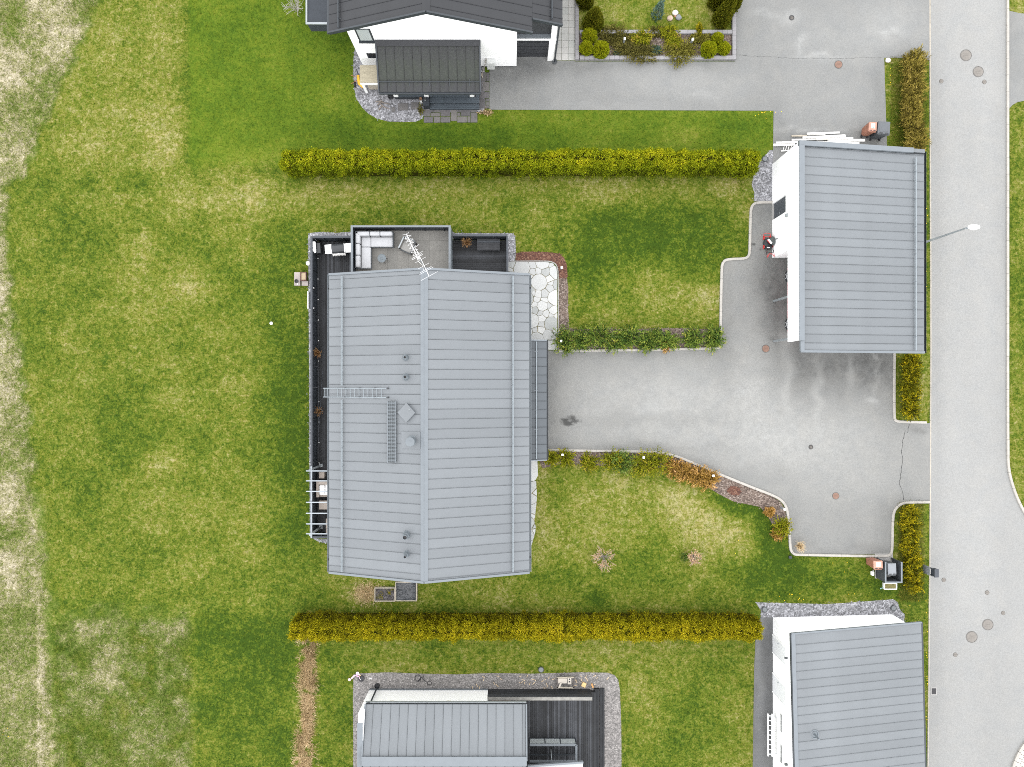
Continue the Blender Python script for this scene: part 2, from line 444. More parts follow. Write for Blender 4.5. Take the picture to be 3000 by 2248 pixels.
FIELD_EDGE = [(0-400,330),(0,291),(84,253),(198,211),(312,160),(405,114),(506,76),(560,30),(633,21),(700,30),(827,38),(995,55),(1122,76),(1249,89),(1358,101),(1466,102),(1604,128),(1707,138),(1760,146),(1911,150),(2116,158),(2238,166),(2700,180)]
FE_Y = np.array([a for a, b in FIELD_EDGE], float); FE_X = np.array([b for a, b in FIELD_EDGE], float)
DRY = [(780,590,200,45,.40),(1080,565,260,32,.30),(430,560,200,60,.18),(330,400,150,110,.22),(480,440,70,110,.26),(430,190,90,160,.16),
       (470,1080,60,220,.24),(530,810,60,50,.26),(480,1400,60,150,.2),(560,1480,150,130,.22),(150,1000,60,220,.16),(330,900,120,160,.1),
       (1740,560,240,42,.30),(2060,880,110,70,.42),(1760,930,70,70,.2),(2120,570,80,50,.2),(2170,640,30,60,.1),(1900,900,60,60,.2),
       (1900,1500,230,100,.34),(2120,1540,90,80,.42),(1730,1560,110,80,.28),(1800,1420,180,50,.28),(2180,1660,80,60,.22),(1960,1440,80,60,.3),(2050,1480,70,60,.25),
       (1060,1735,50,40,.5),(1150,1745,200,35,.12),(1340,1720,120,40,.2),(900,1650,80,60,.2),(700,1600,120,90,.15),(1000,1660,60,40,.15),
       (1750,370,140,20,.25),(2000,385,60,25,.4),(1500,345,160,18,.35),(1100,440,80,40,.3),(780,470,90,30,.35),(640,430,60,50,.2),(1000,240,60,70,.2),
       (1450,1980,200,30,.12),(1700,1930,120,40,.2),(1900,2000,80,140,.12),(2180,2100,40,120,.25),(2090,1720,40,30,.2),
       (1750,60,80,60,.25),(2060,70,50,50,.35),(2115,85,25,20,.5),(1900,80,120,30,.15),(2680,1570,30,90,.35),(2700,1160,18,60,.5),(2660,230,20,120,.15),
       (1590,1480,14,130,.4),(1580,1380,25,25,.35),(2975,200,30,40,.2),(2975,1100,25,260,.3),(2975,1440,25,60,.35),(1150,1960,140,14,.3),(840,520,60,40,.2)]
LUSH = [(800,1000,90,220,.30),(870,1250,60,420,.32),(700,730,100,70,.12),(250,900,90,250,.14),(250,1250,100,200,.14),(380,1350,70,120,.12),
        (1900,690,170,75,.42),(1790,640,80,35,.25),(1650,740,90,70,.25),(1990,620,110,50,.25),(2190,800,18,60,.3),(1750,770,60,40,.2),(2070,760,60,60,.25),(1480,580,150,40,.08),
        (2110,1465,60,30,.45),(2175,1495,50,28,.45),(2240,1540,30,60,.5),(2280,1620,50,60,.45),(2230,1680,120,50,.38),(2400,1690,160,45,.35),(2560,1730,80,40,.3),(1980,1400,60,20,.2),
        (1750,1750,30,25,.35),(1850,1650,90,50,.22),(1700,1690,140,40,.16),(1400,1680,120,40,.18),(1640,1420,60,80,.15),(850,1450,60,180,.22),
        (780,2050,140,210,.2),(650,1850,90,60,.2),(1000,2200,60,180,.2),(980,1920,120,30,.15),(2060,2000,160,160,.15),(1950,2150,120,120,.15),
        (1250,410,280,35,.28),(2150,400,130,60,.30),(900,150,100,180,.12),(1010,90,40,120,.15),(700,1720,180,40,.12),(2705,700,20,260,.25),(2690,1750,30,60,.35),(470,2040,40,60,.4),(190,1900,40,40,.2),(2980,900,25,150,.2),(300,540,200,22,.2),(520,510,60,25,.25),(800,500,60,25,.3)]
LUSH2 = [(1900,690,160,75,.12),(1660,750,80,60,.10),(2080,690,70,90,.10),(860,1200,60,420,.08),(1250,415,260,30,.08),(2030,1408,40,14,.22),(2070,1428,36,14,.30),(2112,1460,44,18,.36),(2175,1490,46,18,.36),(2232,1528,20,36,.36),(2262,1590,24,46,.34),(2290,1650,44,36,.30),(2230,1690,90,26,.2),(1640,1420,10,60,.1),(1860,1440,16,60,.16),(2285,1745,20,14,.3),(1752,1752,20,14,.3)]
def blobs(x, y, L):
    s = np.zeros_like(x)
    for cx, cy, rx, ry, a in L:
        d = ((x-cx)/rx)**2 + ((y-cy)/ry)**2
        s += a*np.exp(-0.8*d)
    return s
def sstep(a, b, x):
    t = np.clip((x-a)/(b-a), 0, 1)
    return t*t*(3-2*t)
def lownoise(x, y, wl, seed):
    """smooth value noise in photo pixels"""
    r = np.random.default_rng(seed)
    G = r.random((96, 96))
    u, v = (x+2000)/wl, (y+2000)/wl
    i, j = np.floor(u).astype(int), np.floor(v).astype(int)
    fu, fv = u-i, v-j
    fu = fu*fu*(3-2*fu); fv = fv*fv*(3-2*fv)
    g = lambda a, b: G[a % 96, b % 96]
    return (g(i,j)*(1-fu)+g(i+1,j)*fu)*(1-fv)+(g(i,j+1)*(1-fu)+g(i+1,j+1)*fu)*fv
def gmap(x, y):
    """x, y in photo pixels on the ground -> dryness, fresh green, rough meadow"""
    wob = (lownoise(x, y, 34, 1)-.5)*26 + (lownoise(x, y, 12, 2)-.5)*10
    dry = 0.40 + blobs(x, y, DRY)*0.50 - blobs(x, y, LUSH)*0.60 - blobs(x, y, LUSH2)*0.9
    dry += (lownoise(x, y, 150, 3)-.5)*0.22 + (lownoise(x, y, 55, 4)-.5)*0.17
    ne = sstep(1500,1560,x)*(1-sstep(2190,2200,x))*sstep(560,600,y)*(1-sstep(900,960,y))
    dry += ne*0.045*np.sin((x+wob*.4)/15.5) + 0.03*np.sin((y+wob)/21.0)*sstep(640,900,x)*(y < 520) + 0.025*np.sin((x*.3+y+wob)/26.0)*(x < 900)*(y > 560)
    fresh = np.full_like(x, 0.12)
    # bright sown lawn of the upper neighbour
    up = sstep(548, 560, x+wob*.25)*(1-sstep(462, 505, y+wob*.8))*(1-sstep(2270, 2275, x))
    fresh += up*0.62
    dry -= up*0.05
    sm = sstep(1560,1640,x)*(1-sstep(185,200,y))
    fresh -= sm*up*0.45; dry += sm*0.09
    # olive lawn left of it
    ol = (1-sstep(546, 564, x+wob*.4))*(1-sstep(440, 540, y+wob*1.2))
    dry += ol*0.11
    edge = np.exp(-((x-548)/16)**2)*(y < 480)
    dry -= edge*0.16
    # rough meadow bottom left
    rough = sstep(150, 170, x)*(1-sstep(540, 580, x+wob*.9))*sstep(1740, 1860, y+wob*2.2)
    dk = sstep(565, 585, x+wob*.4)*(1-sstep(850, 872, x))*sstep(1770, 1810, y+wob*.5)
    dry -= dk*0.12
    # unmown field along the left edge
    fx = np.interp(y, FE_Y, FE_X)
    fld = 1-sstep(-26, 16, x-fx+wob*1.5)
    pale = fld*(0.52+0.6*(lownoise(x, y, 70, 5)-.45)+0.35*(lownoise(x, y, 22, 6)-.5))
    strip = np.exp(-((x-np.interp(y,[1380,1500,1720,1911,2116,2238],[60,95,100,118,138,148]))/32)**2)*sstep(1380,1500,y)
    pale = np.maximum(pale, strip*(0.55+0.5*(lownoise(x,y,20,9)-.5)))
    pale = np.where((y > 1780) & (x < 110), pale*0.62, pale)
    rg = rough*(0.30+0.42*(lownoise(x, y, 80, 7)-.5)+0.42*(lownoise(x, y, 26, 8)-.5))
    mead = np.clip(np.maximum(pale, rg), 0, 1)
    isrough = np.clip(np.maximum(fld, rough), 0, 1)
    # beds' edges and the strip under the hedges: thatch
    return np.clip(dry, 0.03, 1), np.clip(fresh, 0, 1), mead, isrough

def axis_lines(lo, hi, step, far):
    mid = np.arange(lo, hi+1e-6, step)
    out = [lo-far, lo-far*.4, lo-far*.15, lo-far*.04]
    return np.concatenate([out, mid, [hi+far*.04, hi+far*.15, hi+far*.4, hi+far]])
gx = axis_lines(-33.0, 33.0, 0.15, 260.0); gy = axis_lines(-25.2, 25.2, 0.15, 260.0)
GX, GY = np.meshgrid(gx, gy)
gv = np.stack([GX.ravel(), GY.ravel(), np.zeros(GX.size)], 1)
nx, ny = len(gx), len(gy)
idx = np.arange(nx*ny).reshape(ny, nx)
gf = np.stack([idx[:-1,:-1].ravel(), idx[:-1,1:].ravel(), idx[1:,1:].ravel(), idx[1:,:-1].ravel()], 1)
def attr_for(X, Y, a=None):
    px, py = X*M+1500.0, 1124.0-Y*M
    d, f, m, r = gmap(px, py)
    return np.stack([d, f, m, np.full_like(d, .5) if a is None else a], 1), r
ga, _ = attr_for(gv[:,0], gv[:,1])

def grass_mat():
    m, nd, lk, b = new_mat('lawn')
    tc = nd.new('ShaderNodeTexCoord').outputs['Object']
    a = nd.new('ShaderNodeAttribute'); a.attribute_name = 'gmap'
    s = nd.new('ShaderNodeSeparateColor'); lk.new(a.outputs['Color'], s.inputs[0])
    dry, fresh, mead, al = s.outputs[0], s.outputs[1], s.outputs[2], a.outputs['Alpha']
    n1 = noise(nd, lk, tc, 0.55, 5.0, 0.66, 0.6)
    n2 = noise(nd, lk, tc, 3.3, 5.0, 0.72, 0.5)
    n3 = noise(nd, lk, tc, 9.0, 3.0, 0.72)
    n5 = noise(nd, lk, tc, 1.7, 3.0, 0.6, 0.3)
    def w(x, k): return math_n(nd, lk, 'MULTIPLY', math_n(nd, lk, 'SUBTRACT', x, 0.5), k)
    calm = math_n(nd, lk, 'SUBTRACT', 1.0, math_n(nd, lk, 'MULTIPLY', fresh, 0.62))
    v = math_n(nd, lk, 'ADD', math_n(nd, lk, 'ADD', w(n1, 0.85), w(n2, 2.0)), w(n3, 1.55))
    v = math_n(nd, lk, 'ADD', v, w(al, 0.42))
    v = math_n(nd, lk, 'MULTIPLY', v, calm)
    t = math_n(nd, lk, 'ADD', dry, v, True)
    g = ramp(nd, lk, t, [(0.0,(0.024,0.046,0.0036)),(0.20,(0.046,0.073,0.0050)),(0.42,(0.081,0.101,0.0100)),(0.60,(0.119,0.125,0.0220)),(0.80,(0.167,0.158,0.0520)),(1.0,(0.235,0.212,0.1000))])
    fr = ramp(nd, lk, t, [(0.0,(0.0360,0.0696,0.0043)),(0.3,(0.0648,0.1056,0.0065)),(0.5,(0.0912,0.1248,0.0097)),(0.75,(0.1500,0.1620,0.0281)),(1.0,(0.2400,0.2220,0.0756))])
    c = mixc(nd, lk, fresh, g, fr)
    # cooler and warmer green drifts
    hue = mixc(nd, lk, math_n(nd, lk, 'MULTIPLY', n5, 1.0), (0.87,1.02,1.20), (1.13,0.98,0.78))
    mm = nd.new('ShaderNodeMix'); mm.data_type = 'RGBA'; mm.blend_type = 'MULTIPLY'; mm.inputs[0].default_value = 0.8
    lk.new(c, mm.inputs[6]); lk.new(hue, mm.inputs[7]); c = mm.outputs[2]
    mt = math_n(nd, lk, 'ADD', math_n(nd, lk, 'ADD', mead, w(n2, 1.5)), math_n(nd, lk, 'ADD', w(n3, 1.3), w(al, 0.7)), True)
    mc = ramp(nd, lk, mt, [(0.0,(0.050,0.080,0.0090)),(0.3,(0.092,0.118,0.0240)),(0.52,(0.160,0.158,0.0600)),(0.75,(0.250,0.226,0.1350)),(1.0,(0.39,0.35,0.255))])
    mk = nd.new('ShaderNodeMapRange'); mk.inputs['From Min'].default_value = 0.02; mk.inputs['From Max'].default_value = 0.3
    lk.new(mead, mk.inputs['Value'])
    c = mixc(nd, lk, mk.outputs[0], c, mc)
    lk.new(c, b.inputs['Base Color'])
    b.inputs['Roughness'].default_value = 0.9; b.inputs['Specular IOR Level'].default_value = 0.1
    bp = nd.new('ShaderNodeBump'); bp.inputs['Strength'].default_value = 0.5; bp.inputs['Distance'].default_value = 0.05
    lk.new(math_n(nd, lk, 'ADD', n3, n2), bp.inputs['Height']); lk.new(bp.outputs[0], b.inputs['Normal'])
    return m
M_GRASS = grass_mat()
ground = link_mesh('ground', fast_mesh('ground', gv, gf, ga, 'gmap'), M_GRASS)
tag(ground, 'lawn and meadow ground around the houses', kind='structure')

# grass blades: real short blades over the lawns, long straw in the unmown field
NB = 560000
bx = RNG.uniform(-32.2, 32.2, NB); by = RNG.uniform(-24.3, 24.3, NB)
bpx, bpy_ = bx*M+1500, 1124-by*M
ok = np.ones(NB, bool)
for P in NOGRASS: ok &= ~inpoly(bpx, bpy_, P)
bx, by = bx[ok], by[ok]
batt, brough = attr_for(bx, by, RNG.uniform(0, 1, len(bx)))
n = len(bx)
ang = RNG.uniform(0, 2*math.pi, n)
isr = brough > 0.5
L = np.where(isr, RNG.uniform(.12, .34, n), RNG.uniform(.03, .085, n))
W = np.where(isr, RNG.uniform(.010, .02, n), RNG.uniform(.010, .022, n))
lean = np.where(isr, RNG.uniform(.6, 1.3, n), RNG.uniform(.2, 1.0, n))
dx, dy = np.cos(ang)*np.sin(lean), np.sin(ang)*np.sin(lean)
dz = np.cos(lean)
p0 = np.stack([bx, by, np.full(n, -0.005)], 1)
d = np.stack([dx, dy, dz], 1)*L[:,None]
sd = np.stack([-np.sin(ang), np.cos(ang), np.zeros(n)], 1)*W[:,None]
bv = np.stack([p0-sd, p0+sd, p0+d], 1).reshape(-1, 3)
bf = np.arange(3*n).reshape(-1, 3)
grass = link_mesh('grass', fast_mesh('grass', bv, bf, np.repeat(batt, 3, 0), 'gmap'), M_GRASS)
tag(grass, 'short green grass with straw patches on the lawns', 'grass', kind='stuff')

# ------------------------------------------------------------------ roads, drives, beds
def struct(name, pts, z, mat, label=None):
    o = obj(name, MB().sheet(poly(pts), z), mat)
    tag(o, label, kind='structure')
    return o
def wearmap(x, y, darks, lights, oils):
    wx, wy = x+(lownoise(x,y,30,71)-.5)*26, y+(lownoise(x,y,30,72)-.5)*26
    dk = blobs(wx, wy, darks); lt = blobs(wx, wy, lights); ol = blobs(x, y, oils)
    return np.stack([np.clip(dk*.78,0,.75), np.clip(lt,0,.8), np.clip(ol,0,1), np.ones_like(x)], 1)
def asphalt_sheet(name, pts, z, mat, label, darks=(), lights=(), oils=(), step=.22):
    pl = poly(pts)
    bm = bmesh.new()
    ar = sum(pl[i][0]*pl[(i+1)%len(pl)][1]-pl[(i+1)%len(pl)][0]*pl[i][1] for i in range(len(pl)))
    if ar < 0: pl = pl[::-1]
    vv = [bm.verts.new((p[0],p[1],z)) for p in pl]
    for tri in tessellate_polygon([[Vector((p[0],p[1],0)) for p in pl]]):
        A_, B_, C_ = (pl[i] for i in tri)
        cr = (B_[0]-A_[0])*(C_[1]-A_[1])-(B_[1]-A_[1])*(C_[0]-A_[0])
        bm.faces.new([vv[i] for i in (tri if cr > 0 else tri[::-1])])
    xs = [p[0] for p in pl]; ys = [p[1] for p in pl]
    for ax, lo, hi in ((0,max(min(xs),-32),min(max(xs),32)),(1,max(min(ys),-24),min(max(ys),24))):
        v = lo+step
        while v < hi:
            co = (v,0,0) if ax == 0 else (0,v,0); no = (1,0,0) if ax == 0 else (0,1,0)
            bmesh.ops.bisect_plane(bm, geom=bm.verts[:]+bm.edges[:]+bm.faces[:], plane_co=co, plane_no=no, dist=1e-5)
            v += step
    me = bpy.data.meshes.new(name); bm.to_mesh(me); bm.free()
    n = len(me.vertices); co = np.empty(n*3, np.float32); me.vertices.foreach_get('co', co); co = co.reshape(-1,3).astype(float)
    w = wearmap(co[:,0]*M+1500, 1124-co[:,1]*M, list(darks), list(lights), list(oils))
    at_ = me.attributes.new('wear', 'FLOAT_COLOR', 'POINT'); at_.data.foreach_set('color', w.astype(np.float32).ravel())
    o = link_mesh(name, me, mat); BASE[o.name] = Vector((0,0,0))
    return tag(o, label, kind='structure')
road = asphalt_sheet('road', P_ROAD, 0.024, M_ROAD, 'pale asphalt street beside the plots',
    darks=[(2740,1000,14,1400,.07),(2936,700,12,900,.06),(2900,2100,60,200,.05)], lights=[(2800,600,30,900,.05),(2880,600,26,900,.05),(2840,1700,60,300,.05)], step=.6)
ndrive = asphalt_sheet('driveway', P_NDRIVE, 0.018, M_ASPHN, 'grey asphalt driveway of the dark roofed house',
    darks=[(1470,225,50,40,.28),(1560,205,70,30,.30),(1660,200,90,16,.16),(1500,290,80,40,.10),(2400,430,140,34,.28),(2560,420,60,30,.25),(2280,380,22,60,.14),(1900,190,260,10,.12),(1800,300,300,14,.08),(2570,250,16,100,.10),(2240,250,60,60,.06)],
    lights=[(2240,44,60,9,.25),(2319,53,26,14,.22),(2350,130,10,26,.32),(2400,170,60,6,.30),(1780,308,160,12,.14),(2050,286,50,10,.16),(2630,70,110,60,.14),(2420,120,160,70,.10),(2000,250,220,36,.10),(2480,300,110,60,.08),(2370,382,120,5,.25),(2610,95,40,10,.25)])
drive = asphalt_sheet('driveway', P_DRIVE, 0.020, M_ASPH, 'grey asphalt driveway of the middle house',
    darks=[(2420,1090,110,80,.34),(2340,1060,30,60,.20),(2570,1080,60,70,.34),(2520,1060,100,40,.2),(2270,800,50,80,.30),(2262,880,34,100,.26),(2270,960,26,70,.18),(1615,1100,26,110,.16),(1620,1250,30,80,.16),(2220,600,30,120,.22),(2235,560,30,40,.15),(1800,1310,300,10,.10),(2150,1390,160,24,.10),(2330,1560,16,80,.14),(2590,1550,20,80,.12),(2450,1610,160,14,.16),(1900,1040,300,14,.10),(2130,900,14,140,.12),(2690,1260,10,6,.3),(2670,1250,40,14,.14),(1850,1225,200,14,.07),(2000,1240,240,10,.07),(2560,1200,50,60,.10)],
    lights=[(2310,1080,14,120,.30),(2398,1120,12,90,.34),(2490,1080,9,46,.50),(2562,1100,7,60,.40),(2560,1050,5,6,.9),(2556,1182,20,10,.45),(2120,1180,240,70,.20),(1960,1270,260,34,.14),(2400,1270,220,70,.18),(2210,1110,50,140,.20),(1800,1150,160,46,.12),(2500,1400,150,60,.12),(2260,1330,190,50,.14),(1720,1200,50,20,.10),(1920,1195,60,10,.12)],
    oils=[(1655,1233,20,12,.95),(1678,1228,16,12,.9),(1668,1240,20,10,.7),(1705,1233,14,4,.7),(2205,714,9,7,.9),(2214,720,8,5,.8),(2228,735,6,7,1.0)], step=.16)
sedrive = asphalt_sheet('driveway', P_SEDRIVE, 0.018, M_ASPHD, 'dark asphalt strip beside the white garage with two doors', darks=[(2250,1900,18,90,.25),(2255,2100,14,120,.2)], lights=[(2225,1850,16,60,.3),(2225,2050,12,160,.25)])
edrive = asphalt_sheet('driveway', P_EDRIVE, 0.018, M_ASPHN, 'asphalt driveway mouth across the street', darks=[(2965,100,12,90,.12)], step=.5)

def bed(name, pts, z, mat, label, n_per_m2, smin, smax, flat=0.6, kind='stuff', cat='gravel', spill=0.12):
    """a bed sheet plus loose pieces lying on it, one object"""
    pl = np.array(poly(pts))
    lo, hi = pl.min(0), pl.max(0)
    lo = np.maximum(lo, [-33, -25]); hi = np.minimum(hi, [33, 25])
    n = int((hi-lo).prod()*n_per_m2)
    q = RNG.uniform(lo, hi, (n, 2))
    q2 = q + RNG.normal(0, spill*.5, q.shape)
    q = q2[inpoly(q[:,0], q[:,1], pl)]
    n = len(q)
    s = RNG.uniform(smin, smax, n)
    an = RNG.uniform(0, 6.28, n)
    base = np.array([(1,0,0),(0,1,0),(-1,0,0),(0,-1,0),(0,0,1)], float)
    v = np.repeat(base[None], n, 0)*s[:,None,None]
    v[:,:,2] *= flat
    v *= RNG.uniform(.6, 1.2, (n,5,1))
    ca, sa = np.cos(an)[:,None], np.sin(an)[:,None]
    v = np.stack([v[:,:,0]*ca-v[:,:,1]*sa, v[:,:,0]*sa+v[:,:,1]*ca, v[:,:,2]], 2)
    v[:,:,0] += q[:,0:1]; v[:,:,1] += q[:,1:2]; v[:,:,2] += z-0.003
    fb = np.array([(0,1,4),(1,2,4),(2,3,4),(3,0,4)])
    F = (fb[None] + (np.arange(n)*5)[:,None,None]).reshape(-1, 3)
    mb = MB().sheet([tuple(p) for p in pl], z)
    V = v.reshape(-1, 3)
    mb.v += [tuple(p) for p in V.tolist()]
    k = len(pl)
    mb.f += [tuple(i+k for i in t) for t in F.tolist()]
    o = obj(name, mb, mat)
    return tag(o, label, cat, kind=kind)
bed('gravel_bed', P_GNE, 0.010, M_GRAVEL, 'light grey gravel beside the carport wall', 160, .02, .045)
bed('gravel_bed', P_GSE, 0.010, M_GRAVEL, 'light grey gravel strip north of the white garage', 160, .02, .045)
bed('gravel_bed', P_GSOUTH, 0.008, M_GRAVELB, 'brown grey gravel border round the south house', 30, .015, .03)
bed('gravel_bed', P_GNORTH, 0.010, M_GRAVEL, 'rounded light gravel bed by the dark roofed house porch', 120, .02, .045)
bed('gravel_bed', P_GTERR, 0.010, M_GRAVEL, 'narrow gravel edging outside the terrace fences', 160, .02, .04)
bed('bark_mulch', P_MULCHR, 0.016, M_MULCHR, 'red bark mulch round the white stone path', 160, .02, .05, .4, cat='mulch')
bed('bark_mulch', P_MULCHB, 0.014, M_MULCH, 'brown bark mulch under the green juniper row', 120, .02, .05, .4, cat='mulch')
bed('bark_mulch', P_MULCHS, 0.014, M_MULCH, 'brown bark mulch bed along the curved kerb', 120, .02, .05, .4, cat='mulch')
bed('bark_mulch', P_PLANTER, 0.05, M_MULCH, 'mulch inside the stone edged planting bed', 90, .02, .045, .4, cat='mulch')
bed('bark_mulch', [(2128,1438),(2140,1424),(2160,1426),(2172,1440),(2165,1452),(2142,1450)], 0.022, M_MULCHR, 'small heap of dark red bark mulch', 260, .02, .05, .5, cat='mulch')

# ------------------------------------------------------------------ kerbs, each stone its own piece
def offset_path(pts, d):
    out = []
    for i, p in enumerate(pts):
        a = pts[max(i-1,0)]; b = pts[min(i+1,len(pts)-1)]
        t = Vector((b[0]-a[0], b[1]-a[1])).normalized()
        out.append((p[0]-t.y*d, p[1]+t.x*d))
    return out
def smooth_path(pts, it=2):
    for _ in range(it):
        q = [pts[0]]
        for a, b in zip(pts[:-1], pts[1:]):
            q.append((a[0]*.75+b[0]*.25, a[1]*.75+b[1]*.25)); q.append((a[0]*.25+b[0]*.75, a[1]*.25+b[1]*.75))
        q.append(pts[-1]); pts = q
    return pts
def kerb(pxpts, label, width=0.15, top=0.10, length=1.0, mat=None, it=2, name='kerb', pname='kerb_stone', z0=-0.02, gap=.012):
    pts = smooth_path(poly(pxpts), it)
    root = thing(name, label, None, (pts[0][0], pts[0][1], 0))
    tag(root, kind='structure')
    cum = [0]
    for a, b in zip(pts[:-1], pts[1:]): cum.append(cum[-1]+math.dist(a, b))
    tot = cum[-1]; ns = max(1, round(tot/length)); L_ = tot/ns
    def pos(s):
        s = min(max(s, 0), tot)
        for i in range(len(cum)-1):
            if s <= cum[i+1]+1e-9:
                t = (s-cum[i])/max(cum[i+1]-cum[i], 1e-9)
                return (pts[i][0]*(1-t)+pts[i+1][0]*t, pts[i][1]*(1-t)+pts[i+1][1]*t)
        return pts[-1]
    for k in range(ns):
        s0, s1 = k*L_+gap/2, (k+1)*L_-gap/2
        sub = [pos(s0)] + [pts[i] for i in range(len(pts)) if s0+.03 < cum[i] < s1-.03] + [pos(s1)]
        A, B = offset_path(sub, width/2), offset_path(sub, -width/2)
        A2, B2 = offset_path(sub, width/2-.02), offset_path(sub, -width/2+.02)
        mb = MB(); tz = top+random.uniform(-.005,.005)
        n_ = len(sub)
        vs = []
        for i in range(n_): vs += [(*A[i],z0),(*A[i],tz-.02),(*A2[i],tz),(*B2[i],tz),(*B[i],tz-.02),(*B[i],z0)]
        fs = []
        for i in range(n_-1):
            for j in range(5): fs.append((i*6+j, i*6+j+1, (i+1)*6+j+1, (i+1)*6+j))
        fs += [tuple(range(6))[::-1], tuple((n_-1)*6+j for j in range(6))]
        mb.add(vs, [tuple(reversed(f)) for f in fs])
        obj(pname, mb, mat or M_KERB, root)
    return root
kerb([(1602,1319),(1884,1323),(1930,1326),(1961,1331),(1996,1342),(2076,1376),(2200,1427),(2269,1453),(2292,1468),(2304,1488),(2309,1520),(2314,1600),(2317,1615),(2326,1624),(2340,1625),(2594,1630),(2606,1626),(2613,1614),(2614,1512),(2622,1489),(2640,1475),(2660,1472),(2724,1471)],
     'pale concrete kerb curving round the south side of the middle driveway')
kerb([(1636,1028),(1790,1027),(2061,1022),(2104,1020),(2110,1015),(2110,990),(2113,790),(2117,768),(2130,760),(2180,759),(2193,752),(2196,735),(2198,620),(2203,602),(2216,594),(2262,594)],
     'pale concrete kerb stepping round the lawn north of the middle driveway')
kerb([(2619,1035),(2618,1220),(2621,1232),(2632,1236),(2713,1238)], 'short pale kerb round the bushes south of the carport')
kerb([(2950,-20),(2950,700),(2950,1330),(2953,1378),(2963,1418),(2978,1460),(2998,1500),(3060,1600)], 'long pale kerb on the far side of the street', 0.15, 0.12, it=1)
kerb([(2724,-30),(2727,1000),(2725,1500),(2722,1850),(2718,2300)], 'flush concrete edging on the near side of the street', 0.09, 0.034, 2.0, pm('edging_concrete', (0.30,0.275,0.235), .9, .15, 1.5, .1, 20), it=0)
kerb([(1496,766),(1600,765),(1622,769),(1633,781),(1635,800),(1637,1026)], 'thin grey edging round the white stone path', 0.06, 0.06, 1.0, M_CONC, it=1, z0=-.02)

# stone edging blocks of the planting bed
M_BLOCK = pm('grey_edging_block', (0.205,0.20,0.205), .9, .10, 3.0, .12, 25)
for pts, lab in (([(1690,-20),(1690,179)], 'grey block edging on the tile path side of the planting bed'),
                 ([(1697,173),(2147,173)], 'grey block edging along the driveway side of the planting bed'),
                 ([(2148,40),(2148,179)], 'grey block edging at the driveway end of the planting bed'),
                 ([(1697,98),(2142,98)], 'grey block edging between the planting bed and small lawn')):
    kerb(pts, lab, 0.23, 0.22, 0.30, M_BLOCK, 0, 'edging', 'edging_block', gap=.008)

# ------------------------------------------------------------------ paving
def slab_field(name, label, rects, z0, z1, mat, pname='paving_slab', jitter=.006, bevel=0.006):
    x = sum((r[0]+r[2])/2 for r in rects)/len(rects); y = sum((r[1]+r[3])/2 for r in rects)/len(rects)
    root = thing(name, label, None, (PX(x), PY(y), 0)); tag(root, kind='structure')
    for r in rects:
        dz = random.uniform(-jitter, jitter)
        m = mat[random.randrange(len(mat))] if isinstance(mat, list) else mat
        obj(pname, MB().box(PX(r[0])+.006, PY(r[3])+.006, z0, PX(r[2])-.006, PY(r[1])-.006, z1+dz), m, root, bevel=bevel, seg=1)
    return root
M_TILES = [pm('pale_tile_%d'%i, c, .85, .08, 2.0, .1, 20) for i, c in enumerate([(0.29,0.29,0.275),(0.27,0.275,0.26),(0.305,0.30,0.285)])]
slab_field('paved_path', 'square pale concrete tiles between house and planting bed',
           [(1606+i*19.5, 178-(j+1)*19.3, 1606+(i+1)*19.5, 178-j*19.3) for i in range(4) for j in range(11)], -.02, .045, M_TILES)
M_SLATE = [pm('slate_slab_%d'%i, c, .7, .14, 3.0, .15, 20) for i, c in enumerate([(0.088,0.083,0.085),(0.10,0.095,0.093),(0.075,0.072,0.074),(0.115,0.108,0.103)])]
def s4(a): return (1020+a[0]/4.809, 100+a[1]/4.809, 1020+a[2]/4.809, 100+a[3]/4.809)
slab_field('slate_paving', 'dark slate slabs laid below the porch steps',
    [s4(a) for a in [(1065,1065,1155,1165),(1160,1065,1205,1108),(1208,1065,1250,1108),(1253,1065,1295,1108),(1160,1112,1295,1165),(1300,1065,1440,1160),(1445,1065,1532,1230),(1537,1065,1582,1108),(1537,1112,1582,1158),(1586,1065,1725,1158),(1730,1065,1822,1110),(1730,1114,1822,1250),
     (1065,1170,1198,1252),(1205,1170,1295,1252),(1300,1165,1440,1250),(1537,1163,1675,1250),(1680,1163,1725,1250)]], -.02, .04, M_SLATE)
slab_field('slate_paving', 'brown slate slabs between the porch and driveway',
    [s4(a) for a in [(1862,540,1940,670),(1945,545,1988,670),(1868,675,1888,810),(1893,675,1988,810),(1853,815,1988,908),(1853,912,1938,1050),(1943,912,1988,955),(1943,960,1988,1003),(1893,1008,1988,1052)]], -.02, .04, M_SLATE)
for a, lab in (((700,980,845,1080),'large square slate stepping slab in the round gravel'), ((890,965,990,1065),'medium slate stepping slab beside the porch pedestal'), ((612,1035,664,1098),'smallest slate stepping stone in the round gravel')):
    r = s4(a)
    tag(obj('stepping_stone', MB().box(PX(r[0]),PY(r[3]),0,PX(r[2]),PY(r[1]),.06), M_SLATE[1], loc=at((r[0]+r[2])/2,(r[1]+r[3])/2), bevel=.02), lab, 'stepping stone')

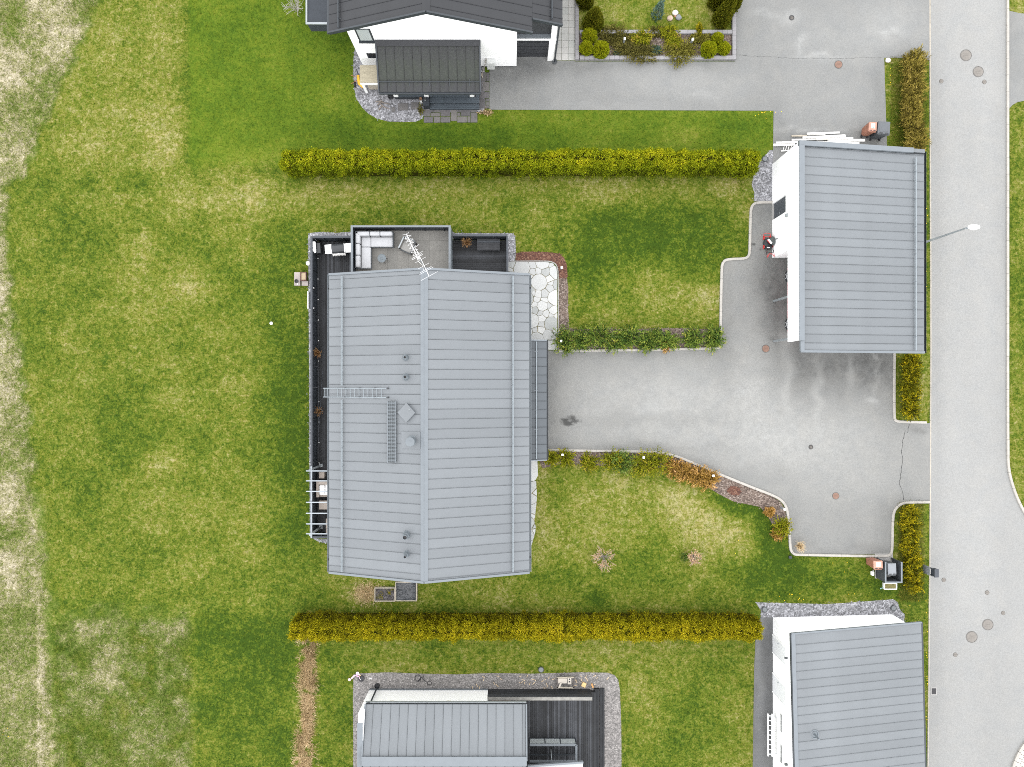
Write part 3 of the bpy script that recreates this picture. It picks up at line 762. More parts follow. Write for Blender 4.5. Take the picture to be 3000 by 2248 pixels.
# crazy paving of pale stone: Voronoi stones clipped to the path outline
def clip(pl, a, b, c):      # keep a*x+b*y<=c
    out = []
    for i in range(len(pl)):
        p, q = pl[i], pl[(i+1)%len(pl)]
        dp, dq = a*p[0]+b*p[1]-c, a*q[0]+b*q[1]-c
        if dp <= 0: out.append(p)
        if dp*dq < 0:
            t = dp/(dp-dq); out.append((p[0]+(q[0]-p[0])*t, p[1]+(q[1]-p[1])*t))
    return out
def voronoi_stones(outline, sites, gap):
    res = []
    for i, s in enumerate(sites):
        pl = list(outline)
        for j, t in enumerate(sites):
            if i == j: continue
            nx_, ny_ = t[0]-s[0], t[1]-s[1]
            L_ = math.hypot(nx_, ny_)
            nx_, ny_ = nx_/L_, ny_/L_
            c = nx_*(s[0]+t[0])/2 + ny_*(s[1]+t[1])/2 + ((s[2]*.45)**2-(t[2]*.45)**2)/(2*L_) - gap*random.uniform(.3,1.2)
            pl = clip(pl, nx_, ny_, c)
            if len(pl) < 3: break
        if len(pl) >= 3: res.append(pl)
    return res
M_PALEST = [pm('pale_stone_%d'%i, c, .75, .06, 2.5, .05, 18) for i, c in enumerate([(0.295,0.30,0.295),(0.335,0.34,0.333),(0.255,0.263,0.256),(0.37,0.373,0.365)])]
M_MOSS = gravelmat('mossy_joint', [(0.1,(0.05,0.055,0.012)),(0.5,(0.14,0.12,0.055)),(0.8,(0.22,0.19,0.12)),(1.0,(0.33,0.30,0.22))], 9)
def crazy(name, label, outline_px, n, seed, gap=.012, extra=None, minarea=.004):
    random.seed(seed)
    outline = poly(outline_px)
    ar = sum(outline[i][0]*outline[(i+1)%len(outline)][1]-outline[(i+1)%len(outline)][0]*outline[i][1] for i in range(len(outline)))
    if ar < 0: outline = outline[::-1]
    xs = [p[0] for p in outline]; ys = [p[1] for p in outline]
    sites, tries = [], 0
    while len(sites) < n and tries < 4000:
        tries += 1
        p = (random.uniform(min(xs),max(xs)), random.uniform(min(ys),max(ys)))
        big = .95 if tries < 50 else (.66 if tries < 260 else (.42 if tries < 1500 else .24))
        big *= random.uniform(.85,1.15)
        if all(math.dist(p, q[:2]) > (big+q[2])*.46 for q in sites): sites.append((*p, big))
    root = thing(name, label, None, (sum(xs)/len(xs), sum(ys)/len(ys), 0)); tag(root, kind='structure')
    obj('joint_bed', MB().sheet(outline, .012), M_MOSS, root)
    for pl in voronoi_stones(outline, sites, gap):
        a = abs(sum(pl[i][0]*pl[(i+1)%len(pl)][1]-pl[(i+1)%len(pl)][0]*pl[i][1] for i in range(len(pl))))/2
        if a < minarea: continue
        cx = sum(p[0] for p in pl)/len(pl); cy = sum(p[1] for p in pl)/len(pl)
        q = []
        for i in range(len(pl)):       # roughen the outline a little
            p, r_ = pl[i], pl[(i+1)%len(pl)]
            q.append((p[0]+(cx-p[0])*random.uniform(.0,.035), p[1]+(cy-p[1])*random.uniform(.0,.035)))
            if math.dist(p, r_) > .25: q.append(((p[0]+r_[0])/2+random.uniform(-.012,.012)-(r_[1]-p[1])*.0, (p[1]+r_[1])/2+random.uniform(-.012,.012)))
        obj('paving_stone', MB().prism(q, 0.0, .04+random.uniform(-.006,.008)), random.choice(M_PALEST), root, bevel=.008, seg=1)
    return root
crazy('stone_path', 'white crazy paving of irregular stones beside the house', [(1489,768),(1600,768),(1620,772),(1630,784),(1632,800),(1633,996),(1489,996)], 84, 5)
crazy('stone_path', 'narrow strip of broken white stones along the house wall', [(1524,1420),(1571,1408),(1573,1460),(1569,1500),(1566,1530),(1570,1545),(1566,1570),(1556,1600),(1524,1604)], 46, 9, .02)
o = obj('stone_slab', MB().prism(poly([(1540,998),(1633,998),(1633,1025),(1540,1026)]), 0, .045), M_PALEST[1], loc=at(1585,1012), bevel=.01)
tag(o, 'large white stone slab between canopy and juniper', 'stone slab')
o = obj('stone_slab', MB().prism(poly([(1530,1344),(1574,1345),(1576,1392),(1570,1405),(1562,1411),(1554,1407),(1530,1400)]), 0, .05), M_PALEST[3], loc=at(1555,1378), bevel=.01)
tag(o, 'biggest white slab south of the porch canopy by the wall', 'stone slab')
random.seed(7)

# round island of pale pavers at the street bend
pav = thing('paved_island', 'round island of pale square pavers with white kerb', None, at(3060, 2250)); tag(pav, kind='structure')
M_PAVER = [pm('cream_paver_%d'%i, c, .85, .06, 3, .06, 20) for i, c in enumerate([(0.40,0.375,0.34),(0.43,0.405,0.365),(0.38,0.36,0.335)])]
ic = at(3160, 2300)
R_IS = 206/M
for ring in range(5):
    r1 = R_IS-.16-ring*.27; r0 = r1-.255
    nseg = int(2*math.pi*r1/.27)
    for k in range(nseg):
        a0, a1 = 2*math.pi*k/nseg+.006+ring*.03, 2*math.pi*(k+1)/nseg-.002+ring*.03
        am = (a0+a1)/2
        if not (math.cos(am) < -.15 and math.sin(am) > -.35): continue
        pl = [(ic[0]+r*math.cos(a), ic[1]+r*math.sin(a)) for r, a in ((r0,a0),(r1,a0),(r1,a1),(r0,a1))]
        obj('paver', MB().prism(pl, .01, .115+random.uniform(-.004,.004)), random.choice(M_PAVER), pav)
for k in range(14):
    a0, a1 = R(95+k*8), R(95+(k+1)*8-.3)
    pl = [(ic[0]+r*math.cos(a), ic[1]+r*math.sin(a)) for r, a in ((R_IS-.15,a0),(R_IS,a0),(R_IS,(a0+a1)/2),(R_IS,a1),(R_IS-.15,a1),(R_IS-.15,(a0+a1)/2))]
    obj('kerb_stone', MB().prism(pl, -.02, .13), M_KERB, pav)
obj('paving_bed', MB().lathe(ic, [(R_IS-.1,.0),(R_IS-.1,.09)], 48), pm('paver_joint', (0.13,0.10,0.075), .95), pav)

# ------------------------------------------------------------------ manholes, drains
M_IRON = pm('worn_iron', (0.150,0.138,0.124), .7, .12, 6, .2, 25)
M_IRONR = pm('rusty_iron', (0.165,0.100,0.075), .75, .15, 5, .2, 25)
M_IROND = pm('dark_iron', (0.05,0.05,0.052), .7, .15, 5)
M_IROND2 = pm('frame_iron', (0.095,0.088,0.080), .7, .12, 6)
def manhole(px, py, rpx, mat, label, group=None, ring=True, z=.026):
    c = at(px, py); r = rpx/M
    t = thing('manhole_cover', label, 'manhole', c, group)
    obj('lid', MB().lathe(c, [(r*.86,0),(r*.86,z+.012),(r*.80,z+.016)], 24), mat, t)
    if ring:
        obj('frame', MB().lathe(c, [(r*.92,0),(r*.92,z+.01),(r,z+.008),(r,0)], 24, cap=False), M_IROND2, t)
        mb = MB()
        for k in (-1,0,1): mb.box(c[0]-r*.45, c[1]+k*r*.3-.012, z+.014, c[0]+r*.45, c[1]+k*r*.3+.012, z+.022)
        obj('rib', mb, mat, t)
    return t
G1 = 'large manholes in the street'
for x, y, r in ((2829,163,17),(2865,211,16),(2893,1830,16.5),(2846,1866,17)): manhole(x, y, r, M_IRON, 'large round iron manhole cover in the street', G1)
for x, y, r in ((2757,239,6.3),(2883,241,6.5),(2764,1699,6.3),(2891,1736,6.5),(2938,1796,6),(2798,1918,6.5)): manhole(x, y, r, M_IRON, 'small round valve cover in the street', 'small valve covers in the street')
manhole(2456, 190, 12, M_IRONR, 'reddish manhole cover by the dark roofed house driveway entrance')
manhole(1306, 229, 11, M_IRON, 'faint round cover in the driveway near the garage door')
manhole(2243, 1022, 11.5, M_IRONR, 'rusty orange manhole cover near the carport posts')
manhole(2448, 1453, 10.5, M_IRONR, 'pale reddish manhole cover in the south bay of the driveway')
manhole(1746, 79, 12, M_IRONR, 'brown cover beside the round clipped bushes', z=.05)
def grate(px, py, rpx, label):
    c = at(px, py); r = rpx/M
    t = thing('drain_grate', label, 'drain', c)
    obj('rim', MB().torus((c[0],c[1],.03), r*.9, r*.14), M_IROND, t)
    obj('well', MB().lathe(c, [(r*.85,0),(r*.85,.022)], 20), M_BLACK, t)
    for k in range(8):
        a = k*math.pi/8
        obj('bar', MB().bar((c[0]-r*.85*math.cos(a), c[1]-r*.85*math.sin(a), .032), (c[0]+r*.85*math.cos(a), c[1]+r*.85*math.sin(a), .032), .012, .012), M_IRON, t)
grate(2319, 53, 7.5, 'dark round drain in the upper driveway')
grate(2375, 1310, 6.5, 'small round drain in the middle driveway')
c = at(2735, 2025)
t = thing('gully_grate', 'square gully grate at the street edge', 'drain', c)
obj('frame', MB().box(c[0]-.19,c[1]-.24,0,c[0]+.19,c[1]+.24,.034), M_CONC, t)
obj('well', MB().box(c[0]-.13,c[1]-.18,.02,c[0]+.13,c[1]+.18,.037), M_BLACK, t)
for k in range(6): obj('bar', MB().box(c[0]-.13,c[1]-.16+k*.06,.036,c[0]+.13,c[1]-.135+k*.06,.044), M_IROND, t)
M_CAP = pm('dark_grey_plastic', (0.06,0.065,0.068), .6, .15)
for x, y, lab in ((2239,1785,'dark round well cap at the end of the south hedge'),(2616,1781,'dark round well cap near the garage roof corner'),(2240,467,'grey round well cap at the end of the north hedge'),(1585,1961,'dark round well cap on the lawn by the south gravel')):
    c = at(x, y)
    t = thing('well_cap', lab, 'well cap', c)
    obj('cap', MB().lathe(c, [(.17,0),(.17,.10),(.15,.115),(.15,.095),(.02,.10)], 20), M_CAP, t)
    obj('lid', MB().lathe(c, [(.135,.09),(.135,.104),(.02,.112)], 20), pm('grey_lid',(0.13,0.14,0.145),.6,.1), t)

# ------------------------------------------------------------------ cracks of the asphalt
def crack(pts, parent, z, w=.018, seed=1):
    random.seed(seed)
    P = [poly([p])[0] for p in pts]
    q = [P[0]]
    for a, b in zip(P[:-1], P[1:]):
        n_ = max(2, int(math.dist(a, b)/.12))
        for i in range(1, n_+1):
            t = i/n_
            q.append((a[0]*(1-t)+b[0]*t+random.uniform(-.025,.025), a[1]*(1-t)+b[1]*t+random.uniform(-.025,.025)))
    A, B = [], []
    for i, p in enumerate(q):
        a, b = q[max(i-1,0)], q[min(i+1,len(q)-1)]
        t = Vector((b[0]-a[0], b[1]-a[1])).normalized(); ww = w*random.uniform(.35,1.0)
        A.append((p[0]-t.y*ww, p[1]+t.x*ww, z+.006)); B.append((p[0]+t.y*ww, p[1]-t.x*ww, z+.006))
    mb = MB(); mb.add(A+B, [(i, len(q)+i, len(q)+i+1, i+1) for i in range(len(q)-1)])
    obj('crack', mb, pm('crack_dark', (0.03,0.03,0.03), .95), parent)  # flat strip in one even dark colour
    random.seed(7)
crack([(2663,1242),(2658,1268)], drive, .02, seed=2)
crack([(2652,1262),(2645,1290),(2640,1325),(2644,1345),(2638,1390),(2634,1420),(2643,1440),(2646,1465)], drive, .02, .016, 3)
crack([(2634,1410),(2640,1400),(2638,1390)], drive, .02, .01, 4)
crack([(2155,162),(2220,166),(2330,172),(2480,172),(2590,168)], ndrive, .018, .006, 5)
# ================================================================== BUILDINGS
PMATS = {}
def panel_mats(mat):
    """three slightly different weatherings of one coated sheet"""
    if mat.name not in PMATS:
        L_ = [mat]
        for k, f in (('a', .955), ('b', 1.04)):
            m = mat.copy(); m.name = mat.name+'_'+k
            for n in m.node_tree.nodes:
                if n.type == 'VALTORGB':
                    for e in n.color_ramp.elements: e.color = (e.color[0]*f, e.color[1]*f, e.color[2]*f, 1)
            L_.append(m)
        PMATS[mat.name] = L_+[mat]
    return PMATS[mat.name]
def roof_panels(parent, O, u, v, cuts, mat, gap=.013, th=.025, rib=.045, v0=0.0, v1=None):
    """standing seam sheets: u along the eave, v up the slope; every sheet is a piece"""
    O, u, v = Vector(O), Vector(u).normalized(), Vector(v)
    vl = v.length if v1 is None else v1
    vd = v.normalized(); nrm = u.cross(vd).normalized()
    if nrm.z < 0: nrm = -nrm
    shared = {}
    base = BASE[parent.name]
    for a, b in zip(cuts[:-1], cuts[1:]):
        w = round(b-a, 4)
        if w < .04: continue
        if w not in shared:
            mb = MB()
            def blk(u0,u1,h0,h1):
                c = [u*x+vd*y for x, y in ((u0,v0),(u1,v0),(u1,vl),(u0,vl))]
                bt, tp = [p+nrm*h0 for p in c], [p+nrm*h1 for p in c]
                if (c[1]-c[0]).cross(c[3]-c[0]).z < 0: bt, tp = bt[::-1], tp[::-1]
                mb.hexa(bt, tp)
            blk(gap*.5, w-gap*.5, 0, th)
            blk(w-gap*.5-.018, w-gap*.5-.002, th-.002, rib)
            me = bpy.data.meshes.new('roof_panel'); me.from_pydata([tuple(p) for p in mb.v], [], mb.f); me.materials.append(mat); me.update()
            shared[w] = me
        o = bpy.data.objects.new('roof_panel', shared[w]); C.objects.link(o)
        o.material_slots[0].link = 'OBJECT'; o.material_slots[0].material = random.choice(panel_mats(mat))
        o.parent = parent; o.location = O + u*a - base
        BASE[o.name] = base
def cutlist(total, first, step):
    c = [0.0, first]
    while c[-1]+step < total-.05: c.append(c[-1]+step)
    c.append(total)
    return c
M_RAIL = pm('rail_metal', (0.185,0.21,0.225), .45, .05)
def rail(house, p0, p1, h=.20, step=1.05, n=(0,0,1), name='snow_guard', back=(0.12,0,0), mat=None):
    """snow guard: two tubes on brackets"""
    p0, p1, n = Vector(p0), Vector(p1), Vector(n)
    g = obj(name, MB().tube(p0+n*h, p1+n*h, .028).tube(p0+n*h*.45, p1+n*h*.45, .022), mat or M_RAIL, house)
    d = (p1-p0).length; k = max(2, int(d/step)); b = Vector(back)
    for i in range(k):
        q = p0.lerp(p1, (i+.5)/k)
        mb = MB().bar(q+n*.03, q+n*(h+.03), .03, .03).bar(q-b+n*.045, q+b*.7+n*.045, .035, .02)
        obj('bracket', mb, mat or M_TRIM, g)
    return g

# ------------------------------------------------------------------ the middle house
XR, ZR, XE0, XE1, ZE = -4.69, 5.0, -10.27, 0.96, 3.0
YN, YS = 6.13, -10.62
house = thing('house', 'middle house with large grey standing seam gable roof and roof ladder', 'house', (-4.65, -2.2, 0))
wb_ = MB()
wb_.box(-9.6, -10.0, 0, .35, 5.45, 2.92)
obj('wall', wb_, M_WHITE, house)
g = MB()
for y0, y1 in ((-10.0,-9.8),(5.25,5.45)):
    b = [(-9.6,y0,2.921),(.35,y0,2.921),(XR,y0,4.72)]; t = [(p[0],y1,p[2]) for p in b]
    g.add(b+t, [(0,1,2),(5,4,3),(0,3,4,1),(1,4,5,2),(2,5,3,0)])
obj('gable_wall', g, M_WHITE, house)
for xe, lab in ((XE0,'w'),(XE1,'e')):
    s = Vector((XR-xe, 0, ZR-ZE))
    mb = MB()
    b = [(xe,YS,ZE-.14),(XR,YS,ZR-.14),(XR,YN,ZR-.14),(xe,YN,ZE-.14)]
    t = [(xe,YS,ZE),(XR,YS,ZR),(XR,YN,ZR),(xe,YN,ZE)]
    if xe > XR: b, t = b[::-1], t[::-1]
    roof = obj('roof', mb.hexa(b, t), M_SEAM, house)
    sd = s.normalized(); nr = Vector((-sd.z*(1 if xe < XR else -1)*1, 0, abs(sd.x)))
    nr = Vector((-(ZR-ZE)/(XR-xe), 0, 1)).normalized()
    # sheets, counted from the north end
    L_ = YN-YS-.12
    cuts = cutlist(L_, .24 if lab == 'w' else .50, .535)
    roof_panels(roof, Vector((xe, YN-.06, ZE)), (0,-1,0), s, cuts, M_ROOF, v1=s.length-.17)
    # verge trims, gutter
    for y in (YN, YS):
        mb = MB().bar(Vector((xe,y,ZE))+nr*.04, Vector((XR,y,ZR))+nr*.04, .12, .10, up=nr)
        obj('verge_trim', mb, M_TRIM, roof)
    sg = -1 if lab == 'w' else 1
    gm = MB()
    gm.box(xe+sg*.01, YS, ZE-.16, xe+sg*.13, YN, ZE-.14)
    gm.box(xe+sg*.115, YS, ZE-.141, xe+sg*.13, YN, ZE-.02)
    gm.box(xe-sg*.005, YS, ZE-.141, xe+sg*.012, YN, ZE-.03)
    gut = obj('gutter', gm, M_GUT, house)
    for py in ((845, 1640) if lab == 'w' else (843, 1634)):
        y = PY(py, ZE)
        obj('outlet', MB().lathe((xe+sg*.065, y, ZE-.139), [(.05,0),(.05,.006)], 12), M_BLACK, gut)
        obj('downpipe', MB().tube((xe+sg*.06,y,ZE-.16),(xe-sg*.55,y,ZE-.55),.045).tube((xe-sg*.55,y,ZE-.55),(xe-sg*.55,y,.1),.045), M_GUT, house)
# ridge cap
def roofz(x): return ZE + (ZR-ZE)*(1-abs(x-XR)/((XR-XE0) if x < XR else (XE1-XR)))
cap = MB()
w_ = .20
for sg in (-1, 1):
    x = XR+sg*w_
    b = [(XR,YS,ZR+.02),(x,YS,roofz(x)+.02),(x,YN,roofz(x)+.02),(XR,YN,ZR+.02)]
    t = [(p[0],p[1],p[2]+.05) for p in b]
    if sg < 0: b, t = b[::-1], t[::-1]
    cap.hexa(b, t)
obj('ridge_cap', cap, M_TRIM, house)
obj('ridge_seam', MB().box(XR-.012, YS+.05, ZR+.068, XR+.012, YN-.05, ZR+.078), M_TRIM, house)
# snow guards
xw = -9.42; xe_ = 0.0
nrw = Vector((-(ZR-ZE)/(XR-XE0), 0, 1)).normalized(); nre = Vector(((ZR-ZE)/(XE1-XR), 0, 1)).normalized()
rail(house, (xw, YN-.15, roofz(xw)), (xw, PY(1130,3.3), roofz(xw)), n=nrw)
rail(house, (xw, PY(1171,3.3), roofz(xw)), (xw, YS+.15, roofz(xw)), n=nrw)
rail(house, (xe_, YN-.15, roofz(xe_)), (xe_, YS+.15, roofz(xe_)), n=nre)
# roof ladder
la, lb = PY(1138,3.6), PY(1164,3.6)
xa, xb = -10.62, PX(1130, 4.5)
lad = obj('roof_ladder', MB(), M_STEEL, house) if False else None
mb = MB()
for y in (la, lb): mb.tube((xa,y,roofz(XE0)+.02),(XE0,y,ZE+.12),.024).tube((XE0,y,ZE+.12),(xb,y,roofz(xb)+.12),.024)
lad = obj('roof_ladder', mb, M_RAIL, house)
for k in range(11):
    x = -9.75+k*(xb-.15+9.75)/10.5
    obj('rung', MB().tube((x,la,roofz(x)+.12),(x,lb,roofz(x)+.12),.016), M_RAIL, lad)
for k in range(3):
    x = -10.55+k*.10
    obj('rung', MB().tube((x,la,ZE+.05),(x,lb,ZE+.05),.016), M_RAIL, lad)
for x in (-9.3,-8.4,-7.5,-6.75):
    for y in (la, lb): obj('clamp', MB().box(x-.04,y-.04,roofz(x)+.02,x+.04,y+.04,roofz(x)+.13), M_DKMET, lad)
# catwalk
cx0, cx1 = PX(1135.5,4.55), PX(1160,4.55); cy0, cy1 = PY(1356,4.55), PY(1175,4.55)
zc = roofz((cx0+cx1)/2)+.22
mb = MB()
for x in (cx0, cx1): mb.box(x-.018, cy0, zc-.05, x+.018, cy1, zc+.025)
mb.box(cx0+.08, cy0+.02, zc-.03, cx0+.10, cy1-.02, zc-.003)
mb.box((cx0+cx1)/2-.01, cy0+.02, zc-.03, (cx0+cx1)/2+.01, cy1-.02, zc-.003)
mb.box(cx1-.10, cy0+.02, zc-.03, cx1-.08, cy1-.02, zc-.003)
cat = obj('catwalk', mb, M_TRIM, house)
mb = MB(); k = int((cy1-cy0)/.075)
for i in range(k):
    y = cy0+.03+i*.075
    off = .0 if i % 2 else .02
    mb.box(cx0+.02, y, zc-.015, cx1-.02, y+.028, zc+.004)
    for x in (cx0+.10+off, cx0+.20+off, cx0+.30+off, cx0+.40+off): mb.box(x, y, zc+.002, x+.04, y+.03, zc+.022)
tag(obj('grating', mb, M_GUT, cat), kind='stuff')
obj('tread_plate', MB().box(cx0+.02,cy0+.01,zc-.05,cx1-.02,cy1-.01,zc-.035), pm('tread_shadow_grey',(0.085,0.095,0.10),.6,.1), cat)
for y in (cy0+.4, (cy0+cy1)/2, cy1-.4):
    mb = MB()
    for x in (cx0+.02, cx1-.02): mb.bar((x,y,roofz(x)+.02),(x,y,zc-.02),.05,.03)
    obj('bracket', mb, M_GUT, cat)
# hatch (diamond)
def on_roof(px, py, z): return Vector((PX(px,z), PY(py,z), roofz(PX(px,z))))
hc = on_roof(1194, 1209, 4.75)
ts = Vector((1,0,(ZR-ZE)/(XR-XE0))).normalized(); ty = Vector((0,1,0))
h_ = .50
pts = [hc+ts*h_, hc+ty*h_, hc-ts*h_, hc-ty*h_]
hb = obj('roof_hatch', MB().hexa([p+nrw*.02 for p in pts],[p+nrw*.15 for p in pts]), M_TRIM, house, bevel=.015)
pts2 = [hc+ts*(h_+.03), hc+ty*(h_+.03), hc-ts*(h_+.03), hc-ty*(h_+.03)]
obj('hatch_lid', MB().hexa([p+nrw*.152 for p in pts2],[p+nrw*.18 for p in pts2]), M_ROOF, hb, bevel=.006)
hk = hc+ts*.20+ty*.16
obj('handle', MB().bar(hk+nrw*.2-ts*.05, hk+nrw*.2+ts*.05, .02,.03), M_STEEL, hb)
# chimney
x0, x1, y0, y1 = PX(1175,4.7), PX(1232,4.85), PY(1315,4.75), PY(1265,4.75)
q = [(x0,y0,roofz(x0)+.024),(x1,y0,roofz(x1)+.024),(x1,y1,roofz(x1)+.024),(x0,y1,roofz(x0)+.024)]
fl = obj('chimney_flashing', MB().hexa(q, [(p[0],p[1],p[2]+.035) for p in q]), M_ROOF, house)
cc = (PX(1208,4.8), PY(1291,4.8), 4.6)
ch = obj('chimney', MB().lathe(cc, [(.28,0),(.28,.25),(.215,.30),(.215,1.0)], 24), M_GUT, house, smooth=False)
obj('chimney_cap', MB().lathe(cc, [(.10,1.0),(.10,1.1),(.25,1.1),(.24,1.13),(.02,1.26)], 28), M_TRIM, ch)
# vents
for px, py, r, hgt in ((1189,1048,.085,.46),(1190,1105,.10,.5),(1192,1567,.125,.78),(1192,1623,.085,.8)):
    p = on_roof(px, py, 4.7); p = (p.x, p.y, p.z)
    v = obj('roof_vent', MB().lathe(p, [(r+.10,0),(r+.07,.10),(r+.05,.14),(r+.03,hgt*.55),(r+.015,hgt*.56),(r,hgt*.6),(r,hgt),(r-.018,hgt),(r-.018,hgt-.1)], 20, cap=False), M_GUT, house)
    obj('vent_throat', MB().lathe((p[0],p[1],p[2]+hgt-.12), [(r-.017,0),(r-.017,.02)], 16), M_BLACK, v)
    obj('vent_collar', MB().torus((p[0],p[1],p[2]+.05), r+.09, .018), M_GUT, v)
# small white specks: screw caps
# porch canopy on the driveway side
zc0, zc1 = 2.78, 2.45; xc0, xc1 = .36, 1.97; yc0, yc1 = -4.36, 2.46
b = [(xc0,yc0,zc0-.12),(xc1,yc0,zc1-.12),(xc1,yc1,zc1-.12),(xc0,yc1,zc0-.12)]
t = [(xc0,yc0,zc0),(xc1,yc0,zc1),(xc1,yc1,zc1),(xc0,yc1,zc0)]
M_CANOPY = pm('canopy_metal', (0.058,0.066,0.073), .55, .06, .8, .08, 16)
can = obj('canopy', MB().hexa(b, t), M_SEAM, house)
roof_panels(can, (xc1,yc1-.05,zc1), (0,-1,0), Vector((xc0-xc1,0,zc0-zc1)), cutlist(yc1-yc0-.1, .45, .494), M_CANOPY)
obj('verge_trim', MB().box(xc0,yc1-.05,zc1-.13,xc1,yc1+.02,zc1+.03) if False else MB().bar((xc0,yc1,zc0+.02),(xc1,yc1,zc1+.02),.07,.12), M_TRIM, can)
obj('verge_trim', MB().bar((xc0,yc0,zc0+.02),(xc1,yc0,zc1+.02),.07,.12), M_TRIM, can)
obj('gutter', MB().box(xc1+.005,yc0-.02,zc1-.14,xc1+.10,yc1+.02,zc1-.10).box(xc1+.085,yc0-.02,zc1-.101,xc1+.10,yc1+.02,zc1-.01), M_TRIMD, can)
xr_ = PX(1572, 2.75)
zr_ = zc0+(zc1-zc0)*(xr_-xc0)/(xc1-xc0)
rail(house, (xr_,yc0+.08,zr_), (xr_,yc1-.08,zr_), h=.12, step=1.0)
for y in (yc0+.2, yc1-.2): obj('canopy_post', MB().box(xc1-.25,y-.06,0.02,xc1-.13,y+.06,zc1-.12), M_TRIMD, house)
obj('front_door', MB().box(.352,-1.3,.05,.40,-.3,2.12), M_TRIMD, house)

# ------------------------------------------------------------------ antenna on the north gable
AX, AY, AZ = XR, 6.30, 7.45
ant = thing('tv_antenna', 'white rooftop television antenna with rod elements on gable mast', 'antenna', (AX, AY, 4.0))
obj('mast', MB().tube((AX,AY,4.2),(AX,AY,AZ+.15),.025), M_STEEL, ant)
obj('wall_bracket', MB().bar((AX,AY,4.4),(AX,5.45,4.4),.04,.04), M_STEEL, ant)
def A4(x, y, z): return Vector(at(1100+x/8.29, 650+y/8.29, z))
M_ALU = pm('bright_aluminium', (0.50,0.50,0.50), .45, .05)
zb = AZ
def rod(a, b, z, r=.012, nm='element', par=None): return obj(nm, MB().tube(A4(*a,z), A4(*b,z), r, n=6), M_ALU, par or ant)
bm1 = obj('boom', MB().bar(A4(1305,1325,zb-.25), A4(975,640,zb-.25), .028, .028), M_ALU, ant)
for a, b in (((1105,1430),(1510,1210)),((1070,1285),(1405,1100)),((1085,1240),(1360,1085)),((1040,1145),(1305,1000)),((965,1000),(1225,855)),((900,890),(1150,710)),((845,715),(1060,550))):
    rod(a, b, zb-.23, .008, par=bm1)
bm2 = obj('boom', MB().bar(A4(750,295,zb), A4(1035,905,zb), .042, .04), M_ALU, ant)
# short V directors along the upper boom
p0, p1 = Vector((750,295)), Vector((1000,830))
dr = (p1-p0).normalized(); nl = Vector((-dr.y, dr.x))
for k in range(13):
    q = p0.lerp(p1, .02+k*.078)
    for sg in (-1, 1):
        tip = q + nl*sg*random.uniform(72,100) + dr*(42 if k % 2 else -28)
        mid = q + nl*sg*34 + dr*random.uniform(-6,10)
        a = A4(mid.x, mid.y, zb+.02); b_ = A4(tip.x, tip.y, zb+(.10 if k % 2 else -.10))
        obj('director', MB().tube(A4(q.x+nl.x*sg*6,q.y+nl.y*sg*6,zb), a, .007, n=6).tube(a, b_, .009, n=6), M_ALU, bm2)
for k, off in enumerate((0,30)):
    s = dr*off
    rod((890+s.x-8, 945+s.y-50), (1140+s.x-8, 820+s.y-50), zb+(.16 if k % 2 else -.14), .010, 'reflector', bm2)
obj('junction_box', MB().box(AX-.06,AY-.08,zb-.12,AX+.06,AY+.02,zb+.03), M_ALU, ant)
obj('cable', MB().path([A4(1010,880,zb-.1),A4(1040,960,zb-.3),A4(1100,1020,zb-.5),A4(1150,1060,zb-.9),A4(1165,1180,zb-1.6)], .008), M_WPAINT, ant)

# ------------------------------------------------------------------ terraces
ZD, ZF = .30, .85
M_DECKS = [pm('deck_board_%d'%i, tuple(x*k for x in (0.0150,0.0160,0.0180)), .7, .35, 1.6, .35, 25) for i, k in enumerate((.7,1.0,1.2,1.6,2.4))]
deck = thing('timber_terrace', 'long dark plank terrace west of the middle house', 'terrace', (-10.7, 0, 0))
obj('joist_base', MB().box(-11.68,-8.94,0,-9.62,8.53,.255).box(-9.60,5.5,0,-9.36,8.53,.255), M_BLACK, deck)
x = -11.69; bw = .118
while x < -9.36:
    y0 = -8.94 if x+bw < -9.60 else 5.47
    obj('deck_board', MB().box(x, y0, .256, min(x+bw-.014,-9.355), 8.53, ZD+random.uniform(-.003,.003)), random.choice(M_DECKS), deck)
    x += bw
deck2 = thing('timber_terrace', 'small dark plank terrace with bench north of the house', 'terrace', (-1.9, 7, 0))
obj('joist_base', MB().box(-3.54,5.47,0,-.34,8.60,.255), M_BLACK, deck2)
y = 5.48
while y < 8.58:
    obj('deck_board', MB().box(-3.54, y, .256, -.34, min(y+bw-.014,8.6), ZD+random.uniform(-.003,.003)), random.choice(M_DECKS), deck2)
    y += bw
def fence(label, p0, p1, inward, z1=1.31, zb=.05, posts=1.25, th=.085):
    """solid board screen with cap and inner posts; inward = unit vector to the deck side"""
    p0, p1, iw = Vector((*p0,0)), Vector((*p1,0)), Vector((*inward,0))
    t = thing('terrace_fence', label, 'fence', tuple((p0+p1)/2))
    d = (p1-p0); L_ = d.length; d.normalize()
    n_ = max(1, round(L_/posts))
    for i in range(n_):
        a, b = p0+d*(L_*i/n_+.004), p0+d*(L_*(i+1)/n_-.004)
        obj('fence_panel', MB().bar(a+Vector((0,0,(zb+z1-.03)/2)), b+Vector((0,0,(zb+z1-.03)/2)), th-.03, z1-.03-zb), M_FENCED, t)
    obj('cap_rail', MB().bar(p0+Vector((0,0,z1)), p1+Vector((0,0,z1)), th+.03, .05), M_FENCE, t)
    for i in range(n_):
        q = p0+d*(L_*(i+.5)/n_)+iw*(th*.5+.02)
        obj('fence_post', MB().bar(q+Vector((0,0,ZD)), q+Vector((0,0,z1-.06)), .06, .045, up=tuple(d)), M_TRIMD, t)
    return t
fence('long slate grey terrace fence facing the west lawn', (-11.755,-9.07), (-11.755,8.60), (1,0))
